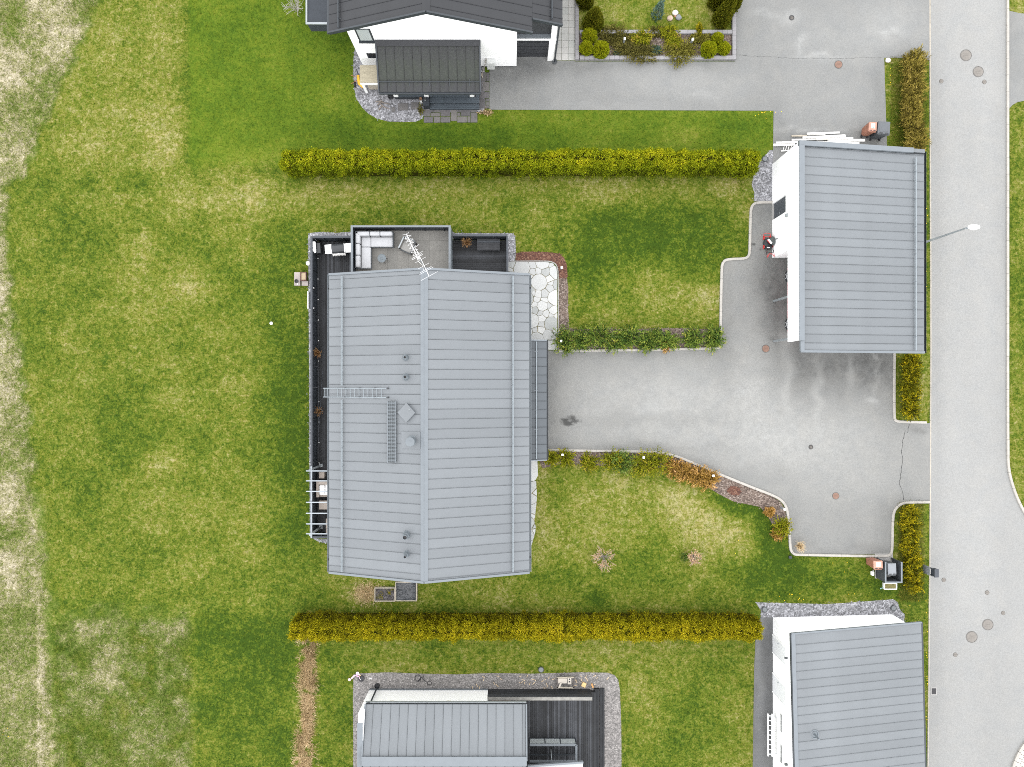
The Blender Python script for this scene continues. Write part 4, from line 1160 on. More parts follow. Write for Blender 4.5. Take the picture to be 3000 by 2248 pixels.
fence('short terrace fence behind the grill', (-11.69,8.60), (-9.36,8.60), (0,-1))
fence('short terrace fence at the south end under the pergola', (-11.69,-9.02), (-9.70,-9.02), (0,1))
fence('terrace fence behind the dark bench', (-3.50,8.69), (-.27,8.69), (0,-1), posts=1.6)
fence('terrace fence facing the white stone path', (-.27,5.5), (-.27,8.63), (-1,0), posts=1.6)
til = thing('tiled_terrace', 'raised terrace with pale stone tiles and grey parapet', 'terrace', (-6.4, 7.2, 0))
obj('terrace_base', MB().box(-9.24,5.46,0,-3.66,9.07,ZF-.03), M_CONC, til)
M_TTILE = [pm('stone_tile_%d'%i, c, .8, .12, 2.2, .12, 14) for i, c in enumerate([(0.155,0.150,0.138),(0.165,0.160,0.147),(0.148,0.144,0.133)])]
nxt, nyt = 9, 6
for i in range(nxt):
    for j in range(nyt):
        xa_, xb_ = -9.24+i*5.58/nxt, -9.24+(i+1)*5.58/nxt
        ya_, yb_ = 5.46+j*3.61/nyt, 5.46+(j+1)*3.61/nyt
        obj('floor_tile', MB().box(xa_+.003,ya_+.003,ZF-.029,xb_-.003,yb_-.003,ZF+random.uniform(-.001,.001)), random.choice(M_TTILE), til)
ZW = 1.80
for (x0,y0,x1,y1), cp in (((-9.33,5.46,-9.24,9.15),0),((-9.24,9.07,-3.66,9.15),1),((-3.66,5.46,-3.57,9.15),2)):
    obj('parapet', MB().box(x0,y0,.0,x1,y1,ZW-.02), M_FENCED if cp < 2 else pm('grey_board', (0.15,0.17,0.185), .6, .08), til)
    obj('parapet_cap', MB().box(x0-.015,y0,ZW-.02,x1+.015,y1+.015,ZW+.02) if cp != 1 else MB().box(x0+.016,y0-.015,ZW-.02,x1-.016,y1+.015,ZW+.018), M_TRIM, til)
for k in range(5):
    xx = -8.6+k*1.15
    obj('parapet_post', MB().box(xx-.02,9.02,ZF,xx+.02,9.068,ZW-.03), M_TRIMD, til)
for k in range(3):
    yy = 6.2+k*1.1
    obj('parapet_post', MB().box(-9.238,yy-.02,ZF,-9.20,yy+.02,ZW-.03), M_TRIMD, til)

# ------------------------------------------------------------------ pergola
per = thing('pergola', 'pale grey steel pergola frame over the south end of terrace', 'pergola', (-11.2,-6.9,ZD))
zb1 = 2.78
M_PERG = pm('pale_grey_paint', (0.24,0.265,0.285), .5, .05)
bxx = PX(911, zb1)
obj('beam', MB().bar((bxx,PY(1367,zb1),zb1-.09),(bxx,PY(1577,zb1),zb1-.09),.06,.10), M_PERG, per)
for py in (1380,1409,1440,1472,1504,1535,1564):
    y = PY(py, zb1)
    obj('rafter', MB().bar((PX(897,zb1),y,zb1),(-9.62,y,zb1+.02),.055,.08), M_PERG, per)
for py in (1364,1544):
    y = PY(py, ZD); x = PX(940, ZD)
    obj('post', MB().bar((x,y,ZD+.01),(x,y,zb1-.15),.09,.09), M_STEEL, per)
    obj('post_foot', MB().box(x-.10,y-.10,ZD+.001,x+.10,y+.10,ZD+.02), M_STEEL, per)
    obj('head_block', MB().bar((x,y,zb1-.15),(bxx,y,zb1-.15),.08,.06), M_STEEL, per)

# ------------------------------------------------------------------ garage with carport (north east)
gar = thing('garage', 'white garage and carport with grey monopitch roof near the street', 'garage', (19.6, 7.4, 0))
GX0, GX1, GY0, GY1 = 15.73, 23.45, 1.77, 13.27
ZL, ZRr = 4.00, 2.55
def gz(x): return ZL+(ZRr-ZL)*(x-GX0)/(GX1-GX0)
w = MB()
w.add([(GX0,7.6,0),(GX0,13.25,0),(GX0,13.25,4.14),(GX0,7.6,4.14),(GX0+.2,7.6,0),(GX0+.2,13.25,0),(GX0+.2,13.25,4.14),(GX0+.2,7.6,4.14)],
      [(3,2,1,0),(4,5,6,7),(0,1,5,4),(2,3,7,6),(0,4,7,3),(1,2,6,5)])
# west wall with the door opening cut out: built from blocks instead
w = MB()
DY0, DY1, DZ = PY(646), PY(598), 2.13
w.box(GX0,7.6,0.02,GX0+.2,DY0,4.12); w.box(GX0,DY1,0.02,GX0+.2,13.25,4.12); w.box(GX0,DY0,DZ,GX0+.2,DY1,4.12)
obj('wall', w, M_WHITE, gar)
obj('wall', MB().box(GX0+.2,7.6,.02,GX1-.2,7.78,2.5).add([(GX0+.2,7.6,2.501),(GX1-.2,7.6,2.501),(GX1-.2,7.78,2.501),(GX0+.2,7.78,2.501),(GX0+.2,7.6,3.8),(GX1-.2,7.6,2.52),(GX1-.2,7.78,2.52),(GX0+.2,7.78,3.8)],[(0,1,5,4),(1,2,6,5),(2,3,7,6),(3,0,4,7),(4,5,6,7)]), M_WHITE, gar)
obj('wall', MB().hexa([(GX0+.2,13.05,.02),(GX1-.2,13.05,.02),(GX1-.2,13.25,.02),(GX0+.2,13.25,.02)], [(GX0+.2,13.05,gz(GX0+.2)-.05),(GX1-.2,13.05,gz(GX1-.2)-.05),(GX1-.2,13.25,gz(GX1-.2)-.05),(GX0+.2,13.25,gz(GX0+.2)-.05)]), M_WHITE, gar)
obj('wall', MB().box(GX1-.2,2.4,.02,GX1-.05,13.25,2.4), M_WHITE, gar)
obj('fascia_wall', MB().box(GX0,2.38,2.42,GX0+.2,7.598,4.12), M_WHITE, gar)
dr_ = obj('door', MB().box(GX0+.10,DY0,.05,GX0+.15,DY1,DZ), pm('anthracite_door', (0.055,0.062,0.072), .5, .06), gar)
obj('handle', MB().bar((GX0+.07,DY0+.12,1.05),(GX0+.07,DY0+.24,1.05),.03,.03), M_STEEL, dr_)
obj('doorstep', MB().box(GX0-.02,DY0,.0,GX0+.12,DY1,.06), M_CONC, gar)
lp = obj('wall_lamp', MB().box(GX0-.10,PY(635,2.4),2.30,GX0,PY(627,2.4),2.48), M_STEEL, gar)
obj('lamp_glass', MB().box(GX0-.104,PY(633.5,2.4),2.33,GX0-.1,PY(628.5,2.4),2.45), M_PALEGLASS, lp)
obj('tap', MB().tube((GX0-.06,PY(698,1.0),.9),(GX0,PY(698,1.0),.9),.02).box(GX0-.09,PY(699,1)-.03,.84,GX0-.05,PY(699,1)+.03,.88), M_DKMET, gar)
for py in (883, 1000):
    y = PY(py)
    obj('carport_post', MB().box(GX0+.04,y-.06,.02,GX0+.16,y+.06,2.42), M_STEEL, gar)
mb = MB()
b = [(GX0+.0,GY0,gz(GX0)-.16),(GX1,GY0,ZRr-.16),(GX1,GY1,ZRr-.16),(GX0+.0,GY1,gz(GX0)-.16)]
b = [(GX0+.21,GY0,gz(GX0+.21)-.16),(GX1,GY0,ZRr-.16),(GX1,GY1-.02,ZRr-.16),(GX0+.21,GY1-.02,gz(GX0+.21)-.16)]
t = [(p[0],p[1],p[2]+.15) for p in b]
roof = obj('roof', mb.hexa(b, t), M_SEAM, gar)
sv = Vector((GX0+.27-GX1, 0, gz(GX0+.27)-ZRr))
roof_panels(roof, (GX1-.03, GY0+.07, ZRr), (0,1,0), sv, cutlist(GY1-.26-GY0-.07, .40, .487), M_ROOF2)
obj('verge_trim', MB().bar((GX0+.1,GY0,gz(GX0)+.0),(GX1,GY0,ZRr+.0),.13,.12), M_TRIM, roof)
# raised parapet caps on the west and north
pc = MB().box(GX0-.03,2.36,4.121,GX0+.26,13.03,4.165)
obj('parapet_cap', pc, M_TRIM, gar)
obj('parapet_cap', MB().box(GX0+.08,GY0,gz(GX0)-.1,GX0+.30,2.359,gz(GX0)+.05), M_TRIM, gar)
xk = PX(2680, 3.0)
zk = gz(xk)+.22
b = [(GX0-.03,13.031,3.95),(xk,13.031,zk-.26),(xk,13.30,zk-.26),(GX0-.03,13.30,3.95)]
t = [(GX0-.03,13.031,4.165),(xk,13.031,zk),(xk,13.30,zk),(GX0-.03,13.30,4.165)]
obj('parapet_cap', MB().hexa(b, t), M_TRIM, gar)
obj('corner_flashing', MB().bar((xk+.01,13.20,gz(xk)+.04),(GX1,13.20,ZRr+.04),.2,.06), M_ROOF2, gar)
obj('gutter', MB().box(GX1+.002,GY0-.03,ZRr-.16,GX1+.13,GY1-.06,ZRr-.13).box(GX1+.115,GY0-.03,ZRr-.131,GX1+.13,GY1-.06,ZRr-.01), M_TRIMD, gar)
xg = PX(2680, 2.75)
rail(gar, (xg,GY0+.1,gz(xg)), (xg,GY1-.5,gz(xg)), h=.17, step=1.46, n=(.18,0,1))

# ------------------------------------------------------------------ white garage (south east)
g2 = thing('garage', 'white garage with ladder on its wall and plain grey roof', 'garage', (19.4,-20,0))
SX0, SX1, SYN, SYS = 15.77, 23.84, -14.14, -26.0
zl2, zr2 = 2.86, 1.55
rotk = .026           # the building stands slightly turned
def yN(x): return SYN+(x-SX0)*rotk
w = MB()
w.hexa([(SX0,SYS,.02),(SX0+.2,SYS,.02),(SX0+.2,SYN,.02),(SX0,SYN,.02)], [(SX0,SYS,2.72),(SX0+.2,SYS,2.72),(SX0+.2,SYN,2.72),(SX0,SYN,2.72)])
obj('wall', w, M_WHITE, g2)
xe2 = PX(2613)
obj('wall', MB().hexa([(SX0+.2,yN(SX0+.2)-.2,.02),(xe2,yN(xe2)-.2,.02),(xe2,yN(xe2),.02),(SX0+.2,yN(SX0+.2),.02)], [(SX0+.2,yN(SX0+.2)-.2,2.68),(xe2,yN(xe2)-.2,1.66),(xe2,yN(xe2),1.66),(SX0+.2,yN(SX0+.2),2.68)]), M_WHITE, g2)
obj('wall', MB().box(xe2-.2,SYS,.02,xe2,yN(xe2)-.201,1.5), M_WHITE, g2)
ca, sa = math.cos(rotk), math.sin(rotk)
u2 = Vector((sa, -ca, 0)); s2 = Vector((SX0-SX1, 0, zl2-zr2))
ne, nw = Vector((SX1, yN(SX1)+.02, zr2)), Vector((SX0-.02, yN(SX0)+.02, zl2))
se, sw = ne+u2*12.2, nw+u2*12.2
dn = Vector((0,0,-.13))
roof = obj('roof', MB().hexa([sw+dn, se+dn, ne+dn, nw+dn], [sw, se, ne, nw]), M_SEAM, g2)
roof_panels(roof, ne+u2*.05, u2, (nw-ne)*.972, cutlist(12.0, .62, .50), M_ROOF2)
obj('verge_trim', MB().bar(nw+Vector((0,.0,.02)), ne+Vector((0,.0,.02)), .09, .13), M_TRIM, roof)
obj('top_flashing', MB().bar(nw+Vector((.10,0,.03)), sw+Vector((.10,0,.03)), .24, .06), M_TRIM, roof)
obj('top_edge', MB().bar(nw+Vector((-.03,0,-.02)), sw+Vector((-.03,0,-.02)), .05, .16), M_TRIMD, roof)
obj('eave_trim', MB().bar(ne+Vector((.05,0,-.02)), se+Vector((.05,0,-.02)), .09, .1), M_TRIMD, roof)
for py0, py1 in ((1861,1909),(1972,2024)):
    y0, y1 = PY(py1), PY(py0)
    d_ = obj('door', MB().box(SX0-.03,y0,.04,SX0-.002,y1,2.05), pm('white_door',(0.62,0.63,0.64),.5,.04), g2)
    obj('door_frame', MB().box(SX0-.05,y0-.06,.03,SX0-.001,y0-.002,2.1), M_WPAINT, d_)
    obj('door_frame', MB().box(SX0-.05,y1+.002,.03,SX0-.001,y1+.06,2.1), M_WPAINT, d_)
    obj('handle', MB().box(SX0-.09,y1-.16,1.0,SX0-.03,y1-.12,1.04), M_STEEL, d_)
for py0, py1 in ((2092,2144),(2182,2234)):
    y0, y1 = PY(py1,1.35), PY(py0,1.35)
    w_o = obj('window', MB().box(SX0-.012,y0-.05,1.22,SX0-.001,y1+.05,1.52), M_WPAINT, g2)
    obj('pane', MB().box(SX0-.018,y0,1.28,SX0-.0125,y1,1.47), pm('grey_glass',(0.10,0.105,0.11),.2,.1), w_o)
for py, z in ((1928,2.3),(2240,2.3)):
    obj('spotlight', MB().box(SX0-.16,PY(py,z)-.05,z-.05,SX0,PY(py,z)+.05,z+.05), M_CAP, g2)
vc = (PX(2384,2.6), PY(2149,2.6), 2.55)
vt = obj('roof_vent', MB().lathe(vc, [(.26,.12),(.25,.17),(.20,.18),(.19,.14),(.07,.16),(.05,.22),(.05,.75),(.038,.75)], 20), M_GUT, g2)
obj('vent_throat', MB().lathe((vc[0],vc[1],vc[2]+.701), [(.04,0),(.04,.004)], 12), M_BLACK, vt)
ld = thing('ladder', 'white extension ladder hung on the garage wall', 'ladder', at(2255, 2150))
xl0, xl1 = PX(2249,.5), PX(2262,.5)
for x, z in ((xl0,.55),(xl1-.04,.60)):
    obj('stile', MB().box(x-.025,PY(2214,.5),z-.04,x+.025,PY(2090,.5),z+.04), M_WPAINT, ld)
obj('stile', MB().box(xl1+.02,PY(2211,.5),.62,xl1+.12,PY(2098,.5),.70), M_WPAINT, ld)
for k in range(9):
    y = PY(2096+k*14, .5)
    obj('rung', MB().tube((xl0,y,.55),(xl1-.04,y,.60),.022), M_WPAINT, ld)
for y in (PY(2100,.5),PY(2206,.5)): obj('hanger', MB().bar((SX0,y,.62),(xl0,y,.50),.03,.03), M_STEEL, ld)

# ------------------------------------------------------------------ south house
sh = thing('house', 'low south house with white wall, grey sheet roof and timber deck', 'house', (-4,-22,0))
HX0, HX1, HYN = -8.62, -1.45, -18.48
obj('plinth', MB().box(HX0,-27,.0,HX1,HYN+.04,.18), M_TRIM, sh)
obj('wall', MB().box(HX0+.28,-27,.18,HX1,HYN,2.38), M_WHITE, sh)
obj('west_gable_wall', MB().box(HX0,-27,.18,HX0+.279,HYN,3.16), M_WHITE, sh)
obj('gable_cap', MB().box(HX0-.05,-27,3.161,HX0+.26,-19.0,3.21), M_TRIM, sh)
e0, e1 = (-8.36, .82)
zE, zP, yE, yP = 2.45, 3.42, -18.28, -21.0
b = [(e0,yP,zP-.14),(e1,yP,zP-.14),(e1,yE,zE-.14),(e0,yE,zE-.14)]
roof = obj('roof', MB().hexa(b, [(p[0],p[1],p[2]+.14) for p in b]), M_SEAM, sh)
roof_panels(roof, (e0+.05,yE-.02,zE), (1,0,0), Vector((0,yP-yE+.02,zP-zE)), cutlist(e1-e0-.1, .42, .4995), M_ROOF2)
b = [(e0,-27,2.2),(e1,-27,2.2),(e1,yP-.001,zP-.14),(e0,yP-.001,zP-.14)]
roof2 = obj('roof', MB().hexa(b, [(p[0],p[1],p[2]+.14) for p in b]), M_SEAM, sh)
roof_panels(roof2, (e0+.05,-26.9,2.36), (1,0,0), Vector((0,yP+26.9-.03,zP-2.36)), cutlist(e1-e0-.1, .42, .4995), M_ROOF2)
obj('ridge_cap', MB().bar((e0,yP,zP+.05),(e1,yP,zP+.05),.5,.05), M_TRIM, sh)
for x in (e0, e1): obj('verge_trim', MB().bar((x,yE,zE+.02),(x,yP,zP+.02),.08,.14), M_TRIM, roof)
obj('gutter', MB().box(e0,yE+.002,zE-.13,e1,yE+.12,zE-.11).box(e0,yE+.105,zE-.109,e1,yE+.12,zE-.0), M_STEEL, sh)
for x0, x1 in ((1236,1279),(1356,1399)):
    xa_, xb_ = PX(x0,1.9), PX(x1,1.9)
    w_o = obj('window', MB().box(xa_,HYN-.001,1.82,xb_,HYN+.03,2.36), M_TRIMD, sh)
    obj('pane', MB().box(xa_+.05,HYN+.0301,1.88,xb_-.05,HYN+.034,2.34), pm('grey_glass',(0.1,0.105,.11),.2,.1), w_o)
    obj('sill', MB().box(xa_-.03,HYN+.0,1.77,xb_+.03,HYN+.07,1.819), M_TRIM, w_o)
for x0, x1 in ((1142,1154),(1310,1321)):
    obj('air_vent', MB().box(PX(x0,1.8),HYN+.001,1.72,PX(x1,1.8),HYN+.08,2.0), pm('cream_plastic',(0.62,0.58,0.47),.6,.05), sh)
dpx = PX(1105.5)
dp = obj('downpipe', MB().tube((dpx,HYN+.12,.1),(dpx,HYN+.12,2.2),.05).tube((dpx,HYN+.12,2.2),(dpx-.02,yE+.06,zE-.12),.05), M_TRIMD, sh)
obj('drain_basin', MB().lathe((dpx,HYN+.22,0), [(.15,0),(.16,.12),(.14,.12),(.13,.05),(.01,.05)], 18), M_BLACK, sh)
obj('outlet', MB().lathe((PX(1077,zE),yE+.06,zE-.108),[(.05,0),(.05,.004)],12), M_BLACK, sh)
# deck of the south house
dk = thing('timber_terrace', 'dark plank deck east of the low south house', 'terrace', (2.0,-21,0))
obj('joist_base', MB().box(HX1+.01,-27,0,PX(1745,.3),-18.55,.25), M_BLACK, dk)
x = HX1+.02
while x < PX(1742,.3):
    obj('deck_board', MB().box(x,-27,.251,x+.113,-18.55,.30+random.uniform(-.003,.003)), random.choice(M_DECKS), dk); x += .127
for k, (z, xx) in enumerate(((.20,1742),(.10,1757))):
    x0 = PX(xx, z)
    for j in range(2):
        obj('step_board', MB().box(x0+.01+j*.15,-27,z-.12 if k else z-.19,x0+.14+j*.15,-18.40,z), M_DECK, dk)
sc_ = thing('terrace_fence', 'dark board fence with weathered pale top rail on the south deck', 'fence', (PX(1580),-18.5,0))
fx0, fx1 = PX(1431), PX(1729)
for k in range(8):
    z0 = .04+k*.13
    obj('fence_board', MB().box(fx0,HYN-.03,z0,fx1,HYN+.02,z0+.122), random.choice(M_DECKS[2:]), sc_)
obj('top_rail', MB().box(fx0,HYN-.19,1.08,fx1,HYN+.0,1.12), pm('weathered_rail',(0.185,0.18,0.165),.85,.25,5,.2,25), sc_)
for k in range(6):
    x = fx0+.06+k*(fx1-fx0-.12)/5
    obj('fence_post', MB().box(x-.045,HYN-.13,.30,x+.045,HYN-.031,1.079), M_DECK, sc_)
bn = thing('bench', 'brown slatted bench tucked under the south eave', 'bench', (PX(1470,.6),-19.1,.3))
for k in range(6): obj('slat', MB().box(PX(1441,.7),-18.78-.1*k,.70,PX(1498,.7),-18.86-.1*k,.73), pm('brown_wood',(0.16,0.095,0.055),.7,.2), bn)
for px in (1445,1494): obj('leg', MB().box(PX(px,.6)-.03,-19.32,.30,PX(px,.6)+.03,-18.8,.699), pm('brown_wood',(0.16,0.095,0.055),.7,.2), bn)
tag(obj('roof_post', MB().box(PX(1525,.3)-.07,-19.0,.3,PX(1525,.3)+.07,-18.86,2.31), M_TRIM, loc=(PX(1525,.3),-18.93,.3)), 'grey square post carrying the south roof corner', 'post')
# glass balustrade beside the roof and small canopy
gb = thing('glass_screen', 'grey framed glass enclosure on the south deck', 'screen', (PX(1620,.3), PY(2215,.3), .3))
gx0, gx1 = PX(1552,1.0), PX(1688,1.0); gy1, gy0 = PY(2180,1.0), PY(2228,1.0)
zt = 1.1
for a, b in (((gx0,gy1),(gx1,gy1)),((gx1,gy1),(gx1,gy0)),((gx0,gy0),(gx1,gy0))):
    obj('top_rail', MB().bar((*a,zt),(*b,zt),.12,.07), M_TRIM, gb)
    obj('bottom_rail', MB().bar((*a,.36),(*b,.36),.06,.06), M_TRIMD, gb)
for k in range(4):
    x = gx0+(gx1-gx0)*k/3
    obj('upright', MB().bar((x,gy1,.30),(x,gy1,zt-.04),.05,.05), M_TRIMD, gb)
def glassmat():
    m, nd, lk, b_ = new_mat('clear_glass')
    b_.inputs['Base Color'].default_value = (.82,.88,.87,1); b_.inputs['Roughness'].default_value = .03
    b_.inputs['Alpha'].default_value = .22
    return m
M_CLEAR = glassmat()
for k in range(3):
    x0 = gx0+(gx1-gx0)*k/3+.03; x1 = gx0+(gx1-gx0)*(k+1)/3-.03
    obj('pane', MB().box(x0,gy1-.005,.40,x1,gy1+.005,zt-.04), M_CLEAR, gb)
obj('pane', MB().box(gx1-.005,gy0+.05,.40,gx1+.005,gy1-.05,zt-.04), M_CLEAR, gb)
obj('handrail', MB().tube(at(1614,2196,.7),at(1616,2226,1.0),.018), M_STEEL, gb)
cn = thing('lean_to_canopy', 'small pale canopy roof beside the south house ridge', 'canopy', (PX(1620,2), -23.5, .3))
obj('canopy_roof', MB().hexa([(PX(1546,2.3),-27,2.1),(PX(1708,2.3),-27,2.1),(PX(1708,2.3),PY(2235,2.3),2.2),(PX(1546,2.3),PY(2246,2.3),2.2)],[(PX(1546,2.3),-27,2.2),(PX(1708,2.3),-27,2.2),(PX(1708,2.3),PY(2235,2.3),2.3),(PX(1546,2.3),PY(2246,2.3),2.3)]), pm('pale_sheet',(0.30,0.31,0.31),.5,.05), cn)
obj('edge_trim', MB().bar((PX(1546,2.32),PY(2245,2.32),2.3),(PX(1709,2.32),PY(2233,2.32),2.3),.10,.14), M_TRIM, cn)
obj('post', MB().box(PX(1700,2.0)-.05,-23.6,.3,PX(1700,2.0)+.05,-23.5,2.15), M_WPAINT, cn)

# ------------------------------------------------------------------ the dark roofed house (north)
nh = thing('house', 'white two storey house with black sheet gable roof and porch', 'house', (-3.5, 23, 0))
NX0, NX1, NY = -8.96, .27, 19.12
M_ROOFD = pm('charcoal_roof', (0.019,0.020,0.0225), .55, .10, .9, .12, 14)
M_ROOFM = None
def mossy():
    m, nd, lk, b_ = new_mat('mossy_charcoal_roof')
    tc = nd.new('ShaderNodeTexCoord').outputs['Object']
    n1 = noise(nd, lk, tc, 1.2, 5, .65, .4); n2 = noise(nd, lk, tc, 11, 3, .7); 
    c = ramp(nd, lk, n2, [(0.3,(0.015,0.0155,0.017)),(0.7,(0.026,0.027,0.028))])
    mo = ramp(nd, lk, n2, [(0.3,(0.014,0.018,0.013)),(0.66,(0.027,0.031,0.024)),(0.82,(0.075,0.08,0.075))])
    f = math_n(nd, lk, 'MULTIPLY', math_n(nd, lk, 'SUBTRACT', n1, .42), 5.0, True)
    lk.new(mixc(nd, lk, f, c, mo), b_.inputs['Base Color'])
    b_.inputs['Roughness'].default_value = .75
    return m
M_ROOFM = mossy()
NR, NZR, NSL = -4.285, 7.58, .395
def nz(x): return NZR-NSL*abs(x-NR)
obj('wall', MB().prism([(NX0,NY),(NX1,NY),(NX1,34),(NX0,34)], .16, 5.3), M_WHITE, nh)
obj('plinth', MB().box(NX0+.02,NY+.03,0,NX1-.01,33.9,.16), M_TRIMD, nh)
b_ = [(NX0,NY,5.301),(NX1,NY,5.301),(NR,NY,7.2)]
obj('gable_wall', MB().add(b_+[(p[0],NY+.2,p[2]) for p in b_], [(0,1,2),(5,4,3),(0,3,4,1),(1,4,5,2),(2,5,3,0)]), M_WHITE, nh)
NYS = 18.50
for xe, ys, xin in ((-9.65,NYS,NR),(1.06,NYS,NR),(2.70,19.22,1.065)):
    b_ = [(xe,34,nz(xe)-.16),(xin,34,nz(xin)-.16),(xin,ys,nz(xin)-.16),(xe,ys,nz(xe)-.16)]
    if xe < xin: b_ = b_[::-1]
    roof = obj('roof', MB().hexa(b_, [(p[0],p[1],p[2]+.16) for p in b_]), M_BLACK, nh)
    sv = Vector((xin-xe, 0, nz(xin)-nz(xe)))
    cu = cutlist(15.0, .42 if xe < 0 else .30, .50)
    roof_panels(roof, (xe,ys+.06,nz(xe)), (0,1,0), sv, cu, M_ROOFD, v1=sv.length-(.19 if xin == NR else 0))
    obj('verge_trim', MB().bar((xe,ys,nz(xe)+.01),(xin,ys,nz(xin)+.01),.09,.22), M_TRIMD, roof)
for sg in (-1,1):
    x = NR+sg*.2
    b_ = [(NR,NYS,NZR+.02),(x,NYS,nz(x)+.02),(x,34,nz(x)+.02),(NR,34,NZR+.02)]
    if sg < 0: b_ = b_[::-1]
    obj('ridge_cap', MB().hexa(b_, [(p[0],p[1],p[2]+.05) for p in b_]), M_ROOFD, nh)
xl = PX(995, 5.7)
rail(nh, (xl,NYS+.1,nz(xl)), (xl,33,nz(xl)), h=.16, step=1.0, n=(-.35,0,1), mat=M_TRIMD)
xr2 = PX(1615,5.2)
rail(nh, (xr2,19.4,nz(xr2)), (xr2,33,nz(xr2)), h=.16, step=1.0, n=(.35,0,1), mat=M_TRIMD)
obj('gutter', MB().box(-9.78,NYS,nz(-9.65)-.14,-9.66,34,nz(-9.65)-.02), M_TRIMD, nh)
# garage bay under the east slope
obj('garage_wall', MB().box(NX1+.002,19.80,.02,2.55,34,4.5), pm('charcoal_board',(0.032,0.034,0.037),.7,.1), nh)
gd = obj('garage_door', MB().box(NX1+.03,19.74,.04,2.12,19.799,2.2), pm('charcoal_door',(0.035,0.037,0.041),.5,.06), nh)
for k in range(4): obj('door_pane', MB().box(NX1+.12+k*.45,19.73,1.82,NX1+.50+k*.45,19.7395,2.08), M_GLASS, gd)
for k in range(3): obj('panel_rib', MB().box(NX1+.04,19.728,.5+k*.43,2.11,19.7398,.52+k*.43), M_BLACK, gd)
obj('lintel', MB().box(NX1+.003,19.66,2.24,2.6,19.798,2.42), M_WPAINT, nh)
obj('lintel_cap', MB().box(NX1+.003,19.60,2.6,2.6,19.79,2.72), M_TRIM, nh)
obj('corner_pillar', MB().box(2.14,19.5,.02,2.5,19.73,2.22).box(2.2,19.5,2.75,2.5,19.73,4.3), M_WPAINT, nh)
obj('downpipe', MB().tube((2.57,19.45,.1),(2.57,19.45,4.6),.05), M_TRIMD, nh)
obj('drain_basin', MB().lathe((2.57,19.45,0),[(.16,0),(.16,.1),(.13,.1),(.12,.05),(.01,.05)],18), M_CAP, nh)
# windows of the gable
w1 = obj('window', MB().box(-8.52,NY-.02,3.3,-7.66,NY-.001,4.7), M_TRIMD, nh)
obj('pane', MB().box(-8.42,NY-.026,3.42,-7.76,NY-.0201,4.62), M_PALEGLASS, w1)  # pale colour stands in for light reflected by the glass
obj('sill', MB().box(-8.55,NY-.10,3.22,-7.63,NY-.001,3.299), M_TRIMD, w1)
w2 = obj('window', MB().box(-8.44,NY-.02,1.25,-7.2,NY-.001,1.85), M_TRIMD, nh)
obj('pane', MB().box(-8.38,NY-.026,1.31,-7.26,NY-.0201,1.79), M_GLASS, w2)
# west balcony glimpsed at the top
bl = obj('balcony', MB().box(-11.4,PY(66,3.6),2.6,-9.2,34,3.5), M_FENCED, nh)
obj('balcony_rim', MB().box(-11.45,PY(70,3.6),3.501,-9.2,PY(64,3.6),3.56).box(-11.45,PY(64,3.6)+.001,3.501,-11.36,34,3.56), M_STEEL, bl)
# porch
zt_, zb_ = 3.43, 2.44; px0, px1 = -7.585, -1.795; yt_, yb_ = 19.12, 16.64
b_ = [(px0,yb_,zb_-.14),(px1,yb_,zb_-.14),(px1,yt_-.005,zt_-.14),(px0,yt_-.005,zt_-.14)]
pr = obj('porch_roof', MB().hexa(b_, [(p[0],p[1],p[2]+.14) for p in b_]), M_BLACK, nh)
roof_panels(pr, (px0+.06,yb_,zb_), (1,0,0), Vector((0,yt_-yb_-.30,(zt_-zb_)*(1-.30/2.48))), cutlist(px1-px0-.12, .45, .4985), M_ROOFM)
obj('wall_flashing', MB().bar((px0,yt_-.17,zt_+.0),(px1,yt_-.17,zt_+.0),.30,.06,up=(0,-.37,.93)), M_ROOFD, pr)
for x in (px0, px1): obj('verge_trim', MB().bar((x,yb_,zb_+.02),(x,yt_-.01,zt_+.02),.08,.14), M_TRIMD, pr)
obj('gutter', MB().box(px0,yb_-.11,zb_-.15,px1,yb_-.005,zb_-.06), M_TRIMD, pr)
yg = PY(238, 2.75)
rail(nh, (px0+.05,yg,zb_+(yg-yb_)*.399), (px1-.05,yg,zb_+(yg-yb_)*.399), h=.12, step=.98, n=(0,-.3,1), back=(0,.2,.08), mat=M_TRIMD)
pd = thing('porch', 'dark plank porch with steps and three white posts', 'porch', (-4.5, 17.9, 0))
M_PDECK = pm('blue_grey_deck', (0.048,0.060,0.071), .7, .14, 3, .12, 25)
y = 17.16
while y < 19.05:
    obj('deck_board', MB().box(-7.08,y,.38,-2.26,min(y+.13,19.05),.5), M_PDECK, pd); y += .138
obj('porch_skirt', MB().box(-7.06,17.18,0,-2.28,19.05,.379), M_TRIMD, pd)
for k in range(3): obj('step_board', MB().box(PX(1259,.33),16.84+k*.115,.20,PX(1404,.33),16.945+k*.115,.33), M_PDECK, pd)
for k in range(2): obj('step_board', MB().box(PX(1394,.33)+.0+k*.11,17.19,.20,PX(1394,.33)+.10+k*.11,18.9,.33), M_PDECK, pd)
for k in range(3): obj('step_board', MB().box(PX(1259,.17),16.53+k*.10,.03,PX(1404,.17),16.62+k*.10,.17), M_PDECK, pd)
for x in (1160,1249.5,1383):
    xx = PX(x, .6)
    obj('post', MB().box(xx-.13,17.12,.501,xx+.13,17.36,2.28), M_WPAINT, pd)
obj('pedestal', MB().box(PX(1240,.4),16.6,0,PX(1258,.4),17.12,.5), M_FENCED, pd)
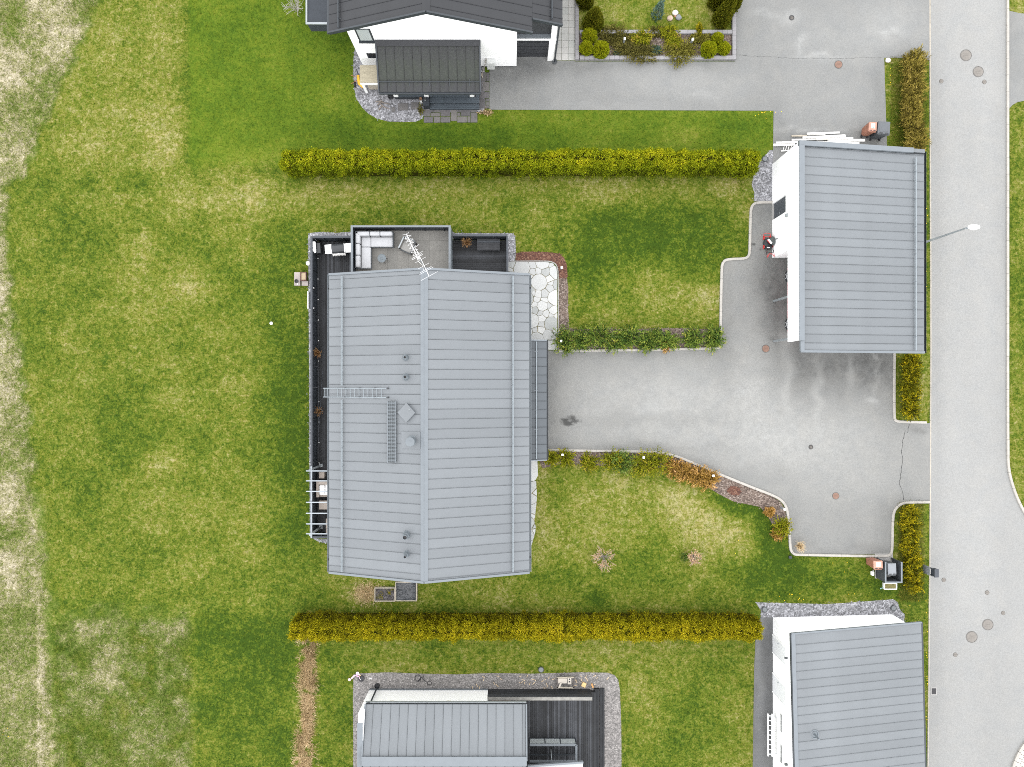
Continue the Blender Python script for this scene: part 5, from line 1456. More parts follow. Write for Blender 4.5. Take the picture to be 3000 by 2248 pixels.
# wall box, stove tools etc.
bxo = thing('meter_box', 'pale grey meter box on the white gable wall', 'meter box', (PX(1436,.8),19.0,.3))
obj('cabinet', MB().box(PX(1427,.9),18.80,.42,PX(1449,.9),19.118,1.25), pm('pale_grey_box',(0.50,0.51,0.50),.5,.04), bxo, bevel=.01)
obj('door_seam', MB().box(PX(1427,.9)+.02,18.795,.80,PX(1449,.9)-.02,18.799,.815), M_STEEL, bxo)
tag(obj('broom', MB().tube(at(1412,222,.02),(PX(1425,1.2),19.05,1.3),.018).bar(at(1408,214,.05),at(1414,228,.05),.06,.08), M_WOOD, loc=at(1412,222)), 'wooden handled broom leaning by the meter box', 'broom')
# ================================================================== VEGETATION
def leaves_mesh(name, P, D, Ln, Wd, T):
    """diamond leaves: root P, direction D, length, width, tint"""
    n = len(P)
    D = D/np.maximum(np.linalg.norm(D, axis=1, keepdims=True), 1e-6)
    rnd = RNG.normal(size=(n,3))
    S = np.cross(D, rnd); S /= np.maximum(np.linalg.norm(S, axis=1, keepdims=True), 1e-6)
    L_, W_ = Ln[:,None], Wd[:,None]
    V = np.stack([P, P+D*L_*.45+S*W_, P+D*L_, P+D*L_*.45-S*W_], 1).reshape(-1,3)
    F = np.arange(4*n).reshape(-1,4)
    A = np.stack([T, T, T, np.ones(n)], 1)
    return fast_mesh(name, V, F, np.repeat(A, 4, 0))
def shift(me, off):
    me.transform(Matrix.Translation(-Vector(off))); return me
M_STEM = pm('brown_stem', (0.09,0.065,0.045), .9, .2)
M_CORE = pm('dark_twigs', (0.026,0.027,0.004), .95, .3, 4, spec=.02)  # even dark olive filler behind the leaves
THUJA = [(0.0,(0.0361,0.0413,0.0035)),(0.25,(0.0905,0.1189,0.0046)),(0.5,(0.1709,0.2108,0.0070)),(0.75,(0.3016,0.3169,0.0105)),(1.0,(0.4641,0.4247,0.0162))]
M_THUJA = leafmat('thuja_foliage', THUJA)
M_THUJA_S = leafmat('thuja_foliage_bronze', [(0.0,(0.0544,0.0402,0.0043)),(0.25,(0.1139,0.1000,0.0043)),(0.5,(0.2113,0.2012,0.0064)),(0.75,(0.3304,0.2817,0.0096)),(1.0,(0.4772,0.3818,0.0149))])

def hedge(label, x0, x1, y0, y1, h, mat, warm):
    t = thing('hedge', label, 'hedge', ((x0+x1)/2,(y0+y1)/2,0))
    n = 7200
    # clump centres over a rounded, lumpy cross-section and the two ends
    L_ = x1-x0; W_ = y1-y0
    end = RNG.random(n) < .05
    u = RNG.random(n); th = RNG.uniform(.02, math.pi-.02, n)
    X = np.where(end, np.where(u < .5, x0, x1), x0+u*L_)
    cs, sn = np.cos(th), np.sin(th)
    k_ = np.where(end, np.sqrt(RNG.random(n)), 1.0)
    Y = (y0+y1)/2 + W_/2*np.sign(cs)*np.abs(cs)**.62*k_*.96
    Z = np.maximum(h*np.abs(sn)**.55*k_, .08)
    N = np.stack([np.where(end, np.where(u < .5, -1.0, 1.0), 0), np.where(end, 0, cs), np.where(end, .2, sn)], 1)
    pl_ = np.cos(2*math.pi*(X+.6*lownoise(X*60, X*0, 55, 77))/.74)
    lump = .05*pl_ + (lownoise(X*60, Y*60+Z*40, 24, 21)-.5)*.26 + (lownoise(X*60, Y*60+Z*40, 60, 22)-.5)*.20
    Cn = np.stack([X,Y,Z],1) + N*lump[:,None]
    per = 19
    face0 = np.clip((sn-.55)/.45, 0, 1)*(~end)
    ct = .12 + .40*RNG.random(n) + .22*(Z/h)**2 + .22*face0*RNG.random(n)**.7 + .9*lump*.35 + (lownoise(X*60,Y*60,50,23)-.5)*.22 - .16*(RNG.random(n) < .15)  # random clump tones plus painted light: crown and bulges paler, lower sides darker
    P = np.repeat(Cn, per, 0) + RNG.normal(0, .060, (n*per,3))
    Nn = np.repeat(N, per, 0)
    D = Nn*.55 + np.array([0,0,.30]) + RNG.normal(0,.8,(n*per,3))
    T = np.clip(np.repeat(ct, per) + RNG.normal(0,.07,n*per), 0, 1)
    Ln = RNG.uniform(.06,.125,n*per); Wd = RNG.uniform(.015,.030,n*per)
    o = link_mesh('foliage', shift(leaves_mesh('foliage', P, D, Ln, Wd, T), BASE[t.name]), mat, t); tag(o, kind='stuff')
    # inner twig mass: lumpy box
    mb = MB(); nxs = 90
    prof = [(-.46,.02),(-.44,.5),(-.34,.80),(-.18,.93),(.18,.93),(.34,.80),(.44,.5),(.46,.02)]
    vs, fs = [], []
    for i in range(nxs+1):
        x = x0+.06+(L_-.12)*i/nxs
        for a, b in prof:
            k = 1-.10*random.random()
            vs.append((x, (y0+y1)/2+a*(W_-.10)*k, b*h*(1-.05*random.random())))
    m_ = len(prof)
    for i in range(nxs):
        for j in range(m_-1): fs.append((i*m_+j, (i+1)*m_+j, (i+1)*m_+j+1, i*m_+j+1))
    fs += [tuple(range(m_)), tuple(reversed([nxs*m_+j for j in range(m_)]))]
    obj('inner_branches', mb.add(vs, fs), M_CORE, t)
    for i in range(int(L_/1.3)):
        x = x0+.6+i*1.3
        obj('stem', MB().tube((x,(y0+y1)/2,0),(x,(y0+y1)/2,.6),.05,.04,n=6), M_STEM, t)
    return t
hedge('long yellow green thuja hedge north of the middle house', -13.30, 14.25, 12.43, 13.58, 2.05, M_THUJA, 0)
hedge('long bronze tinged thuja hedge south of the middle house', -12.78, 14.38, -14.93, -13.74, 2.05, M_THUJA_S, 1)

def bush(name, label, cat, px, py, rx, h, mat, nb=60, per=26, droop=.35, up=.5, leaf=(.05,.11), lw=(.010,.020), ry=None, group=None, t0=.35, tv=.3, tipbright=.25, seedjit=.0, stems=8):
    """spreading shrub: arching branches from the crown, leaves along every branch"""
    ry = rx if ry is None else ry
    c = at(px, py); rx, ry = rx/M, ry/M
    t = thing(name, label, cat, c, group)
    nb = int(nb*1.7)
    a = RNG.uniform(0, 2*math.pi, nb)
    rr = RNG.uniform(.45, 1.08, nb)*(.8+.4*lownoise(np.cos(a)*200, np.sin(a)*200, 90, int(px) % 97))
    ex, ey = np.cos(a)*rx*rr, np.sin(a)*ry*rr
    eh = h*RNG.uniform(.45,1.1,nb)
    s = np.tile(np.linspace(.12,1,per)[None],(nb,1)) + RNG.normal(0,.02,(nb,per))
    bowl = (np.sin(np.clip(s,0,1)*math.pi*(.5+droop*.5)))
    oa, orr = RNG.uniform(0,6.28,nb), np.sqrt(RNG.random(nb))*.5
    ox, oy = np.cos(oa)*orr*rx, np.sin(oa)*orr*ry
    P = np.stack([c[0]+ox[:,None]*(1-s)+ex[:,None]*s, c[1]+oy[:,None]*(1-s)+ey[:,None]*s, eh[:,None]*bowl*.95+.03], 2)
    D = np.stack([np.repeat(ex[:,None],per,1), np.repeat(ey[:,None],per,1), np.full((nb,per), up*h)], 2)
    D = D/np.linalg.norm(D,axis=2,keepdims=True) + RNG.normal(0,.7,(nb,per,3))
    P = P + RNG.normal(0, .018, P.shape)
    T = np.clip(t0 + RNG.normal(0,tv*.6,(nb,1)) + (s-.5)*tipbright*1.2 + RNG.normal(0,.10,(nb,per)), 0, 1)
    P, D, T = P.reshape(-1,3), D.reshape(-1,3), T.ravel()
    P[:,2] = np.maximum(P[:,2], .02)
    k = len(P)
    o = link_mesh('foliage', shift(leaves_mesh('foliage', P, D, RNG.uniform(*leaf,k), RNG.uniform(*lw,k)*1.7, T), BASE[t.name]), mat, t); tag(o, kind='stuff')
    mb = MB()
    for i in range(min(stems, nb)):
        q = [(c[0]+ex[i]*u_, c[1]+ey[i]*u_, max(.0, eh[i]*math.sin(u_*math.pi*(.5+droop*.5))*.93)) for u_ in (0,.3,.6,.9)]
        mb.path(q, .010, 5)
    obj('stems', mb, M_STEM, t)
    return t
def ballbush(label, px, py, rpx, mat, n=900, group=None, zc=None):
    """clipped ball"""
    r = rpx/M
    c = at(px, py, r*1.0)
    c = (c[0], c[1], r*.95)
    t = thing('clipped_bush', label, 'bush', (c[0],c[1],.05), group)
    d = RNG.normal(size=(n,3)); d /= np.linalg.norm(d,axis=1,keepdims=True); d[:,2] = np.where(d[:,2] < -.6, -d[:,2], d[:,2])
    per = 9
    q = d*r*(.90+.12*RNG.random(n))[:,None]
    q *= (1+.22*(lownoise(d[:,0]*90+300, d[:,1]*90+d[:,2]*70, 26, 31+int(px)%50)-.5))[:,None]
    P = np.repeat(q,per,0)+RNG.normal(0,.022,(n*per,3))+np.array(c)
    D = np.repeat(d,per,0)+RNG.normal(0,.5,(n*per,3))+np.array([0,0,.3])
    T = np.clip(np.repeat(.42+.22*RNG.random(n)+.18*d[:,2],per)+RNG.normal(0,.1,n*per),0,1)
    P[:,2] = np.maximum(P[:,2], .06)
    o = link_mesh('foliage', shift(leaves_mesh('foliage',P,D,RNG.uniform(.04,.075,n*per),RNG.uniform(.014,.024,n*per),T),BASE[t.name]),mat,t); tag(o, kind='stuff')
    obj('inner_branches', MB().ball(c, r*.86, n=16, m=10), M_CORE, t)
    obj('stem', MB().tube((c[0],c[1],0),(c[0],c[1],r*.4),.03,n=6), M_STEM, t)
    return t
def column(label, px, py, rpx, h, mat, n=1400, name='conifer', cone=1.0, group=None, branch=.9, core=True):
    r = rpx/M; c = at(px, py)
    t = thing(name, label, 'tree', c, group)
    z = h*RNG.random(n)**1.15
    a = RNG.uniform(0,2*math.pi,n)
    rad = r*(1-(z/h)**(1.6*cone))*(.8+.35*RNG.random(n))+.02
    base = np.stack([c[0]+np.cos(a)*rad, c[1]+np.sin(a)*rad, z+.05],1)
    per = 10
    P = np.repeat(base,per,0)+RNG.normal(0,.035,(n*per,3))
    D = np.repeat(np.stack([np.cos(a)*.6,np.sin(a)*.6,np.full(n,branch)],1),per,0)+RNG.normal(0,.35,(n*per,3))
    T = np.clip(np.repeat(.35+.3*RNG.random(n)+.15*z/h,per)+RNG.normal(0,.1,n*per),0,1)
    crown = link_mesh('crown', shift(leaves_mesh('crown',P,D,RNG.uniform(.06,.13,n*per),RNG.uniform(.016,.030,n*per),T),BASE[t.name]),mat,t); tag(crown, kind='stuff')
    obj('trunk', MB().tube((c[0],c[1],0),(c[0],c[1],h*.85),.05,.015,n=8), M_STEM, t)
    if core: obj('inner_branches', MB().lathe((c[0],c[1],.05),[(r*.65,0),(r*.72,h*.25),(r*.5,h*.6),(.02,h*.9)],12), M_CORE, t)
    return t
M_GREENJ = leafmat('green_juniper', [(0.0,(0.0220,0.0450,0.0110)),(0.3,(0.0590,0.1090,0.0220)),(0.6,(0.1320,0.1930,0.0310)),(0.85,(0.2280,0.2730,0.0450)),(1.0,(0.3330,0.3330,0.0620))])
M_YELJ = leafmat('golden_juniper', [(0.0,(0.0456,0.0560,0.0045)),(0.3,(0.1204,0.1425,0.0081)),(0.6,(0.2262,0.2337,0.0126)),(0.85,(0.3320,0.2831,0.0252)),(1.0,(0.4377,0.3002,0.0630))])
M_ORJ = leafmat('orange_juniper', [(0.0,(0.0892,0.0498,0.0121)),(0.3,(0.2098,0.1241,0.0242)),(0.6,(0.3551,0.2143,0.0495)),(0.85,(0.5170,0.3130,0.1155)),(1.0,(0.6458,0.3957,0.1936))])
M_BRJ = leafmat('brown_green_juniper', [(0.0,(0.0234,0.0247,0.0081)),(0.35,(0.0675,0.0636,0.0162)),(0.65,(0.1287,0.1168,0.0270)),(1.0,(0.2223,0.1919,0.0540))])
M_OLJ = leafmat('olive_juniper', [(0.0,(0.0477,0.0427,0.0081)),(0.35,(0.1152,0.1074,0.0189)),(0.65,(0.1881,0.1777,0.0297)),(1.0,(0.2826,0.2480,0.0603))])
M_SPIR = leafmat('tan_twig_bush', [(0.0,(0.0468,0.0399,0.0090)),(0.35,(0.1233,0.1016,0.0189)),(0.65,(0.2223,0.1795,0.0324)),(1.0,(0.3510,0.2717,0.0702))], .1)
M_FORS = leafmat('yellow_green_bush', [(0.0,(0.0383,0.0453,0.0054)),(0.35,(0.1197,0.1248,0.0081)),(0.65,(0.2375,0.2064,0.0081)),(1.0,(0.4750,0.3798,0.0135))])
M_PINK = leafmat('pink_bud_bush', [(0.0,(0.1790,0.1050,0.0600)),(0.4,(0.4040,0.2390,0.1490)),(0.7,(0.5680,0.3590,0.2240)),(1.0,(0.6880,0.4780,0.2090))], .1)
M_TANGR = leafmat('dry_grass', [(0.0,(0.1510,0.1010,0.0500)),(0.4,(0.3380,0.2440,0.1270)),(0.7,(0.5060,0.3790,0.2200)),(1.0,(0.7090,0.5740,0.3550))], .1)
M_RUST = leafmat('rust_dry_plant', [(0.0,(0.0720,0.0390,0.0160)),(0.4,(0.2080,0.1110,0.0460)),(0.7,(0.3510,0.1950,0.0850)),(1.0,(0.4940,0.3250,0.1560))], .1)
M_BLUES = leafmat('blue_spruce', [(0.0,(0.0230,0.0460,0.0290)),(0.4,(0.0580,0.1070,0.0720)),(0.7,(0.1110,0.1690,0.1300)),(1.0,(0.1820,0.2470,0.1950))])
M_DKTH = leafmat('dark_thuja', [(0.0,(0.0170,0.0260,0.0040)),(0.3,(0.0520,0.0670,0.0060)),(0.6,(0.1160,0.1250,0.0090)),(0.85,(0.1890,0.1740,0.0140)),(1.0,(0.2610,0.2170,0.0220))])

# juniper row north of the driveway
jr = [(1655,1002,42,44,.75,'bushiest green juniper holding a white lamp by the stone slab'),(1700,1000,36,34,.6,'second green juniper beside the lamp juniper'),(1752,990,46,40,.7,'tall feathery green juniper in the middle of the row'),(1800,1002,40,32,.55,'green juniper spilling over the kerb'),(1842,990,44,38,.65,'green juniper beside the low white lamp'),(1893,1006,34,28,.5,'green juniper with thin yellow tips'),(1915,990,26,22,.4,'small green juniper in open mulch'),(1953,1002,34,28,.5,'green juniper with brown patch at its foot'),(2022,996,34,32,.6,'separate bright green juniper in mulch'),(2085,992,34,36,.65,'green juniper at the kerb corner')]
for x, y, rx, ry, h, lab in jr:
    bush('juniper', lab, 'juniper', x, y-2, rx*1.12, h, M_GREENJ, nb=85, per=30, ry=ry*1.08, leaf=(.06,.12), lw=(.009,.018), t0=.46, tv=.38, tipbright=.28)
bush('juniper', 'low orange tinged juniper patch by the kerb', 'juniper', 1948, 1016, 20, .25, M_ORJ, nb=26, per=18, t0=.4)
# curved bed
sj = [(1612,1338,20,.5,M_YELJ,'yellow green juniper under the canopy corner'),(1655,1340,26,.5,M_YELJ,'yellow green juniper around the first lamp of the curved bed'),(1722,1352,26,.4,M_YELJ,'small yellow juniper on open mulch'),(1790,1345,34,.6,M_YELJ,'orange tipped juniper left of the green one'),(1822,1348,36,.7,M_GREENJ,'brightest green juniper in the curved bed'),(1880,1356,36,.7,M_YELJ,'golden juniper hanging over the lawn'),(1920,1350,40,.75,M_YELJ,'large golden juniper with a lamp in it'),
      (1966,1368,26,.5,M_ORJ,'first orange juniper on the curve'),(2000,1380,28,.5,M_ORJ,'second orange juniper on the curve'),(2040,1392,28,.5,M_ORJ,'third orange juniper on the curve'),(2074,1402,28,.5,M_ORJ,'last orange juniper before the kerb lamp'),(2250,1496,13,.3,M_ORJ,'tiny orange juniper at the bed end'),(2284,1540,27,.5,M_YELJ,'round yellow juniper at the end of the curved bed'),(2276,1560,16,.3,M_ORJ,'small orange juniper touching the round yellow one')]
for x, y, r, h, m_, lab in sj:
    bush('juniper', lab, 'juniper', x, y+2, r*1.18, h, m_, nb=70, per=26, leaf=(.05,.10), lw=(.010,.022), t0=.45, tv=.32)
# planting bed of the upper neighbour
for x, y, r, lab in ((1727,104,20,'upper clipped green ball at the tile end of the bed'),(1718,141,18,'lower left clipped green ball at the tile end'),(1760,146,22.5,'biggest clipped green ball at the tile end'),(2102,114,15,'upper small clipped ball at the driveway end'),(2076,145,21.5,'biggest clipped ball at the driveway end'),(2121,143,16.5,'small clipped ball in the driveway corner')):
    ballbush(lab, x, y, r, M_THUJA)
for x, y, rx, ry, h, m_, lab in ((1790,108,42,30,.35,M_BRJ,'dark brown green creeping juniper beside the balls'),(1838,140,44,34,.35,M_BRJ,'brown creeping juniper in the bed centre'),(1872,160,46,30,.4,M_BRJ,'brown creeping juniper hanging over the front blocks'),(1930,100,30,16,.3,M_BRJ,'dark creeping juniper behind the golden ones'),(1880,118,34,24,.5,M_YELJ,'golden juniper left of the blue plant'),(1955,100,34,22,.5,M_YELJ,'golden juniper near the back blocks'),(1972,128,28,20,.45,M_YELJ,'golden juniper with hanging tips'),(1990,155,48,36,.45,M_OLJ,'olive feathery juniper hanging over the front blocks'),(1922,150,16,14,.25,M_BLUES,'pale blue low plant in the bed'),(1810,160,10,8,.15,M_BLUES,'tiny blue plant by the front blocks'),(2050,118,26,12,.3,M_OLJ,'thin leafy plant beside the second lamp'),(2046,92,8,18,.4,M_FORS,'slender yellow green plant across the back blocks')):
    bush('juniper' if m_ not in (M_BLUES,) else 'low_plant', lab, 'shrub', x, y, rx*(1.3 if m_ in (M_BRJ, M_OLJ) else 1.0), h*.75, m_, nb=120 if m_ in (M_BRJ, M_OLJ) else 70, per=28, ry=ry*(1.2 if m_ in (M_BRJ, M_OLJ) else 1.0), leaf=(.05,.10), lw=(.009,.018), t0=.45)
column('broad dark conifer in the small lawn corner by the tiles', 1736, 78, 24, 2.0, M_DKTH, cone=1.1)
column('tall slim conifer at the driveway corner of small lawn', 2108, 66, 20, 2.9, M_DKTH, cone=1.3)
column('second slim conifer behind the corner one', 2138, 24, 18, 2.7, M_DKTH, cone=1.3)
column('dark conifer at the frame edge of small lawn', 2098, 10, 22, 1.6, M_DKTH, cone=1.2)
column('small dark conifer behind the broad one', 1712, 8, 20, 1.8, M_DKTH, cone=1.2)
column('young blue spruce on the small lawn', 1924, 46, 13, 1.5, M_BLUES, n=120, cone=.8, branch=.25, core=False)

# hedge rows along the street
def twiggy_row(pts, mat, label0, rx, h, nb, per, t0, leaf, lw, labels):
    for (x, y), lab in zip(pts, labels):
        bush('street_bush', lab, 'bush', x, y, rx*random.uniform(.9,1.1), h*random.uniform(.85,1.15), mat, nb=nb, per=per, droop=.25, ry=rx*1.0, leaf=leaf, lw=lw, t0=t0, tv=.45, tipbright=.15)
ysn = [188,222,256,290,326,362,398,432]
twiggy_row([(2660+random.uniform(-4,4), y) for y in ysn], M_SPIR, '', 33, .85, 110, 22, .48, (.10,.22), (.006,.012),
   ['tan twig bush at the driveway mouth by the white stone','second tan twig bush from the white stone','third tan twig bush from the white stone','fourth tan twig bush from the white stone','tan twig bush level with the upper bin corner','tan twig bush beside the dark bin','tan twig bush south of the dark bin','tan twig bush at the carport roof corner'])
yss = [1060,1095,1130,1165,1200]
twiggy_row([(2652+random.uniform(-4,4), y) for y in yss], M_FORS, '', 30, .8, 110, 22, .40, (.06,.13), (.010,.02),
   ['yellow green bush touching the carport roof edge','second yellow green bush south of the carport','third yellow green bush south of the carport','fourth yellow green bush south of the carport','yellow green bush at the short kerb end'])
yst = [1500,1530,1562,1596,1632,1668,1702]
twiggy_row([(2648+(y-1500)*.06+random.uniform(-4,4), y) for y in yst], M_FORS, '', 27, .8, 110, 22, .45, (.06,.13), (.010,.02),
   ['olive bush at the curved kerb by the street','second olive bush from the curved kerb','third olive bush from the curved kerb','fourth olive bush from the curved kerb','yellow bush beside the grey bin shelter','brightest yellow bush beside the bin shelter','yellow bush south of the bin shelter'])
for y, x in ((1490,2672),(1640,2690),(1720,2680),(1610,2682)):
    pass
# two pink shrubs on the lawn
def budbush(label, px, py, rpx, h, nb, skew=0.0):
    c = at(px, py); r = rpx/M
    t = thing('bud_shrub', label, 'shrub', c)
    mb = MB(); P, D, T = [], [], []
    for i in range(nb):
        a = random.uniform(0, 2*math.pi); rr = r*random.uniform(.5,1.0)
        e = Vector((c[0]+math.cos(a)*rr+skew*r*.4, c[1]+math.sin(a)*rr, h*random.uniform(.6,1.0)))
        m_ = Vector((c[0]+math.cos(a)*rr*.4, c[1]+math.sin(a)*rr*.4, h*.55))
        mb.path([(c[0],c[1],0.0), m_, e], .009, 5)
        for k in range(3):
            b_ = m_.lerp(e, random.uniform(.2,.9)); e2 = b_+Vector((random.uniform(-.2,.2),random.uniform(-.2,.2),random.uniform(.0,.15)))
            mb.tube(b_, e2, .006, n=4)
            for q in range(9):
                p = b_.lerp(e2, random.random())
                P.append(p); D.append((random.gauss(0,1),random.gauss(0,1),random.uniform(.1,1))); T.append(random.uniform(.2,1))
        for q in range(10):
            P.append(m_.lerp(e, random.uniform(.35,1.05))); D.append((random.gauss(0,1),random.gauss(0,1),random.uniform(.1,1))); T.append(random.uniform(.2,1))
    obj('branches', mb, pm('grey_twig',(0.26,0.23,0.21),.8,.15), t)
    k = len(P)
    o = link_mesh('buds', shift(leaves_mesh('buds', np.array([tuple(p) for p in P]), np.array(D), RNG.uniform(.03,.06,k), RNG.uniform(.010,.02,k), np.array(T)), BASE[t.name]), M_PINK, t); tag(o, kind='stuff')
budbush('wide bare shrub with pink buds on the south lawn', 1768, 1630, 44, .8, 34)
budbush('smaller dense pink shrub on the south lawn', 2028, 1628, 24, .7, 34, .2)
bush('low_plant', 'little dark green plant beside the small pink shrub', 'plant', 2002, 1628, 12, .3, M_GREENJ, nb=16, per=12, t0=.3)
# bare pale shrub at the top edge
c = at(872, 30)
t = thing('bare_shrub', 'leafless pale grey shrub beside the dark roof', 'shrub', c)
mb = MB()
for i in range(26):
    a = random.uniform(0, 6.28); r_ = random.uniform(.3,.85)
    e = Vector((c[0]+math.cos(a)*r_, c[1]+math.sin(a)*r_*1.1, random.uniform(.7,1.6)))
    m_ = Vector((c[0]+math.cos(a)*r_*.45, c[1]+math.sin(a)*r_*.45, e.z*.55))
    mb.path([c, m_, e], .012, 5)
    for k in range(4):
        b_ = m_.lerp(e, random.uniform(.2,1)); mb.tube(b_, b_+Vector((random.uniform(-.25,.25),random.uniform(-.25,.25),random.uniform(0,.2))), .006, n=4)
obj('branches', mb, pm('pale_twig',(0.36,0.34,0.31),.8,.1), t)
# dry plants in pots
def potplant(label, px, py, zf, r, h, mat, pot=True, nb=120, t0=.5, cat='potted plant', per=14):
    c = at(px, py, zf)
    t = thing('dry_plant', label, cat, c)
    if pot: obj('pot', MB().lathe(c, [(.11,.0),(.15,.26),(.16,.28),(.13,.28),(.12,.2),(.01,.2)], 16), M_CAP, t)
    a = RNG.uniform(0,6.28,nb); rr = r*RNG.uniform(.3,1.05,nb); hh = h*RNG.uniform(.5,1.1,nb)
    s = np.tile(np.linspace(.05,1,per)[None],(nb,1))
    z0 = c[2]+(.2 if pot else 0)
    P = np.stack([c[0]+np.cos(a)[:,None]*rr[:,None]*s**1.4, c[1]+np.sin(a)[:,None]*rr[:,None]*s**1.4, z0+hh[:,None]*s],2)
    D = np.stack([np.cos(a)[:,None]*rr[:,None]*s, np.sin(a)[:,None]*rr[:,None]*s, hh[:,None]*np.ones_like(s)],2)+RNG.normal(0,.12,(nb,per,3))
    T = np.clip(t0+RNG.normal(0,.2,(nb,1))+(s-.5)*.3,0,1)
    k = nb*per
    o = link_mesh('foliage', shift(leaves_mesh('foliage',P.reshape(-1,3),D.reshape(-1,3),RNG.uniform(.05,.11,k),RNG.uniform(.006,.012,k),T.ravel()),BASE[t.name]),mat,t); tag(o, kind='stuff')
potplant('dry rust coloured plant in a pot by the terrace fence', 936, 1037, ZD, .30, .45, M_RUST)
potplant('dry two tuft plant in a pot near the terrace poles', 941, 1204, ZD, .30, .5, M_RUST, nb=50)
potplant('dry orange plant in a pot beside the dark bench', 1368, 716, ZD, .32, .45, M_RUST, t0=.6)
potplant('round straw coloured grass tuft on the driveway corner', 2338, 1598, .02, .34, .5, M_TANGR, pot=False, nb=150, t0=.75, cat='grass tuft')
# withered grass strip between the south lawns
n = 15000
yy = RNG.uniform(1862, 2300, n)
xx = 896+RNG.normal(0,1,n)*(7+8*lownoise(np.zeros(n), yy, 45, 41))+(lownoise(np.zeros(n), yy, 120, 42)-.5)*20
gate = lownoise(xx*3,yy,30,44)+.5*lownoise(xx,yy*2,18,45) > .52
xx, yy = xx[gate], yy[gate]; n = len(xx)
P = np.stack([(xx-1500)/M, (1124-yy)/M, np.full(n,.0)],1)
a = RNG.uniform(0,6.28,n); le = RNG.uniform(.3,1.1,n)
D = np.stack([np.cos(a)*np.sin(le)*1.3+((xx-893)/30), np.sin(a)*np.sin(le)*1.3, np.cos(le)*.5],1)
T = np.clip(.48+.6*(lownoise(xx*2,yy*2,40,43)-.5)+RNG.normal(0,.16,n),0,1)
o = link_mesh('withered_grass', leaves_mesh('withered_grass',P,D,RNG.uniform(.10,.34,n),RNG.uniform(.007,.014,n),T), M_TANGR)
tag(o, 'strip of tall withered tan grass below the south hedge end', 'grass', kind='stuff')
n = 2600
P = np.stack([(RNG.normal(1075,20,n)-1500)/M, (1124-RNG.normal(1738,16,n))/M, np.zeros(n)],1)
o = link_mesh('withered_grass', leaves_mesh('withered_grass',P,RNG.normal(0,.8,(n,3))+np.array([0,0,.8]),RNG.uniform(.1,.3,n),RNG.uniform(.005,.01,n),np.clip(RNG.normal(.75,.15,n),0,1)), M_TANGR)
tag(o, 'pale withered grass beside the raised planting boxes', 'grass', kind='stuff')
# rough grass below the street bushes
for (x0,x1,y0,y1,n,t0) in ((2630,2705,1470,1760,6000,.45),(2608,2715,165,440,5000,.35)):
    P = np.stack([(RNG.uniform(x0,x1,n)-1500)/M,(1124-RNG.uniform(y0,y1,n))/M,np.zeros(n)],1)
    o = link_mesh('rough_grass', leaves_mesh('rough_grass',P,RNG.normal(0,.7,(n,3))+np.array([0,0,.8]),RNG.uniform(.1,.3,n),RNG.uniform(.005,.01,n),np.clip(RNG.normal(t0,.2,n),0,1)), M_OLJ)
    tag(o, 'long rough grass under the street bushes', 'grass', kind='stuff')
# dandelions
mb = MB()
M_DAND = pm('dandelion_yellow', (0.75,0.50,0.01), .7, .1)
for (cx, cy, sx, sy, n) in ((2250,330,22,4,7),(2220,340,30,10,3),(2345,1755,10,6,5),(2310,1745,40,10,6),(2500,1735,60,20,2),(2711,700,3,300,14),(2690,1760,20,40,4),(2714,1950,2,120,12),(2605,260,6,70,5),(2160,1610,20,40,3),(15,2140,10,12,4),(2400,1660,120,30,4)):
    for _ in range(n):
        x, y = random.gauss(cx,sx*.6), random.gauss(cy,sy*.6)
        p = at(x, y)
        mb.lathe((p[0],p[1],.05), [(.014,0),(.022,.010),(.007,.016)], 7)
tag(obj('dandelions', mb, M_DAND), 'tiny yellow dandelion flowers scattered in the lawns', 'flower', kind='stuff')

# ================================================================== OBJECTS ON THE TERRACE
M_CUSH = pm('light_grey_fabric', (0.34,0.345,0.355), .9, .04, 4, .05, 30)
M_SOFAF = pm('sofa_frame_grey', (0.09,0.10,0.108), .6, .08)
sofa = thing('corner_sofa', 'light grey cushioned corner sofa on the tiled terrace', 'sofa', (PX(1075,ZF),PY(715,ZF),ZF))
zs = ZF+.42
def SX(p): return PX(p, zs)
def SY(p): return PY(p, zs)
x0, x1, x2 = SX(1043.5), SX(1086), SX(1151); y0, y1, y2 = SY(680), SY(724), SY(786)
obj('frame', MB().box(x0-.02,y1,ZF+.10,x2+.03,y0+.02,ZF+.24).box(x0-.02,y2-.02,ZF+.10,x1+.01,y1-.001,ZF+.24), M_SOFAF, sofa)
def cushion(name, a, b, c_, d, e, f, par, mat=M_CUSH, bv=.05): return obj(name, MB().box(a,b,c_,d,e,f), mat, par, bevel=bv, seg=3, smooth=True)
bt = .30
cushion('seat_cushion', x0+bt, SY(723.5), ZF+.242, x1, y0-bt, zs, sofa)
cushion('seat_cushion', x1+.01, SY(723.5), ZF+.242, x2, y0-bt, zs, sofa)
cushion('seat_cushion', x0+bt, y2, ZF+.242, x1, SY(724.5), zs, sofa)
for a, b in ((1049,1085),(1086,1115),(1116,1151)):
    cushion('back_cushion', SX(a), y0-bt+.02, ZF+.30, SX(b), y0-.02, ZF+.72, sofa, bv=.07)
for a, b in ((686,716),(717,750),(751,785)):
    cushion('back_cushion', x0+.02, SY(b), ZF+.30, x0+bt-.02, SY(a), ZF+.72, sofa, bv=.07)
obj('back_rail', MB().box(x0,y0-.015,ZF+.241,x2,y0+.02,ZF+.60).box(x0-.02,y2,ZF+.241,x0+.015,y0-.016,ZF+.60), M_SOFAF, sofa)
obj('arm_rail', MB().box(x2+.002,SY(723),ZF+.241,x2+.03,y0-.02,ZF+.52), M_SOFAF, sofa)
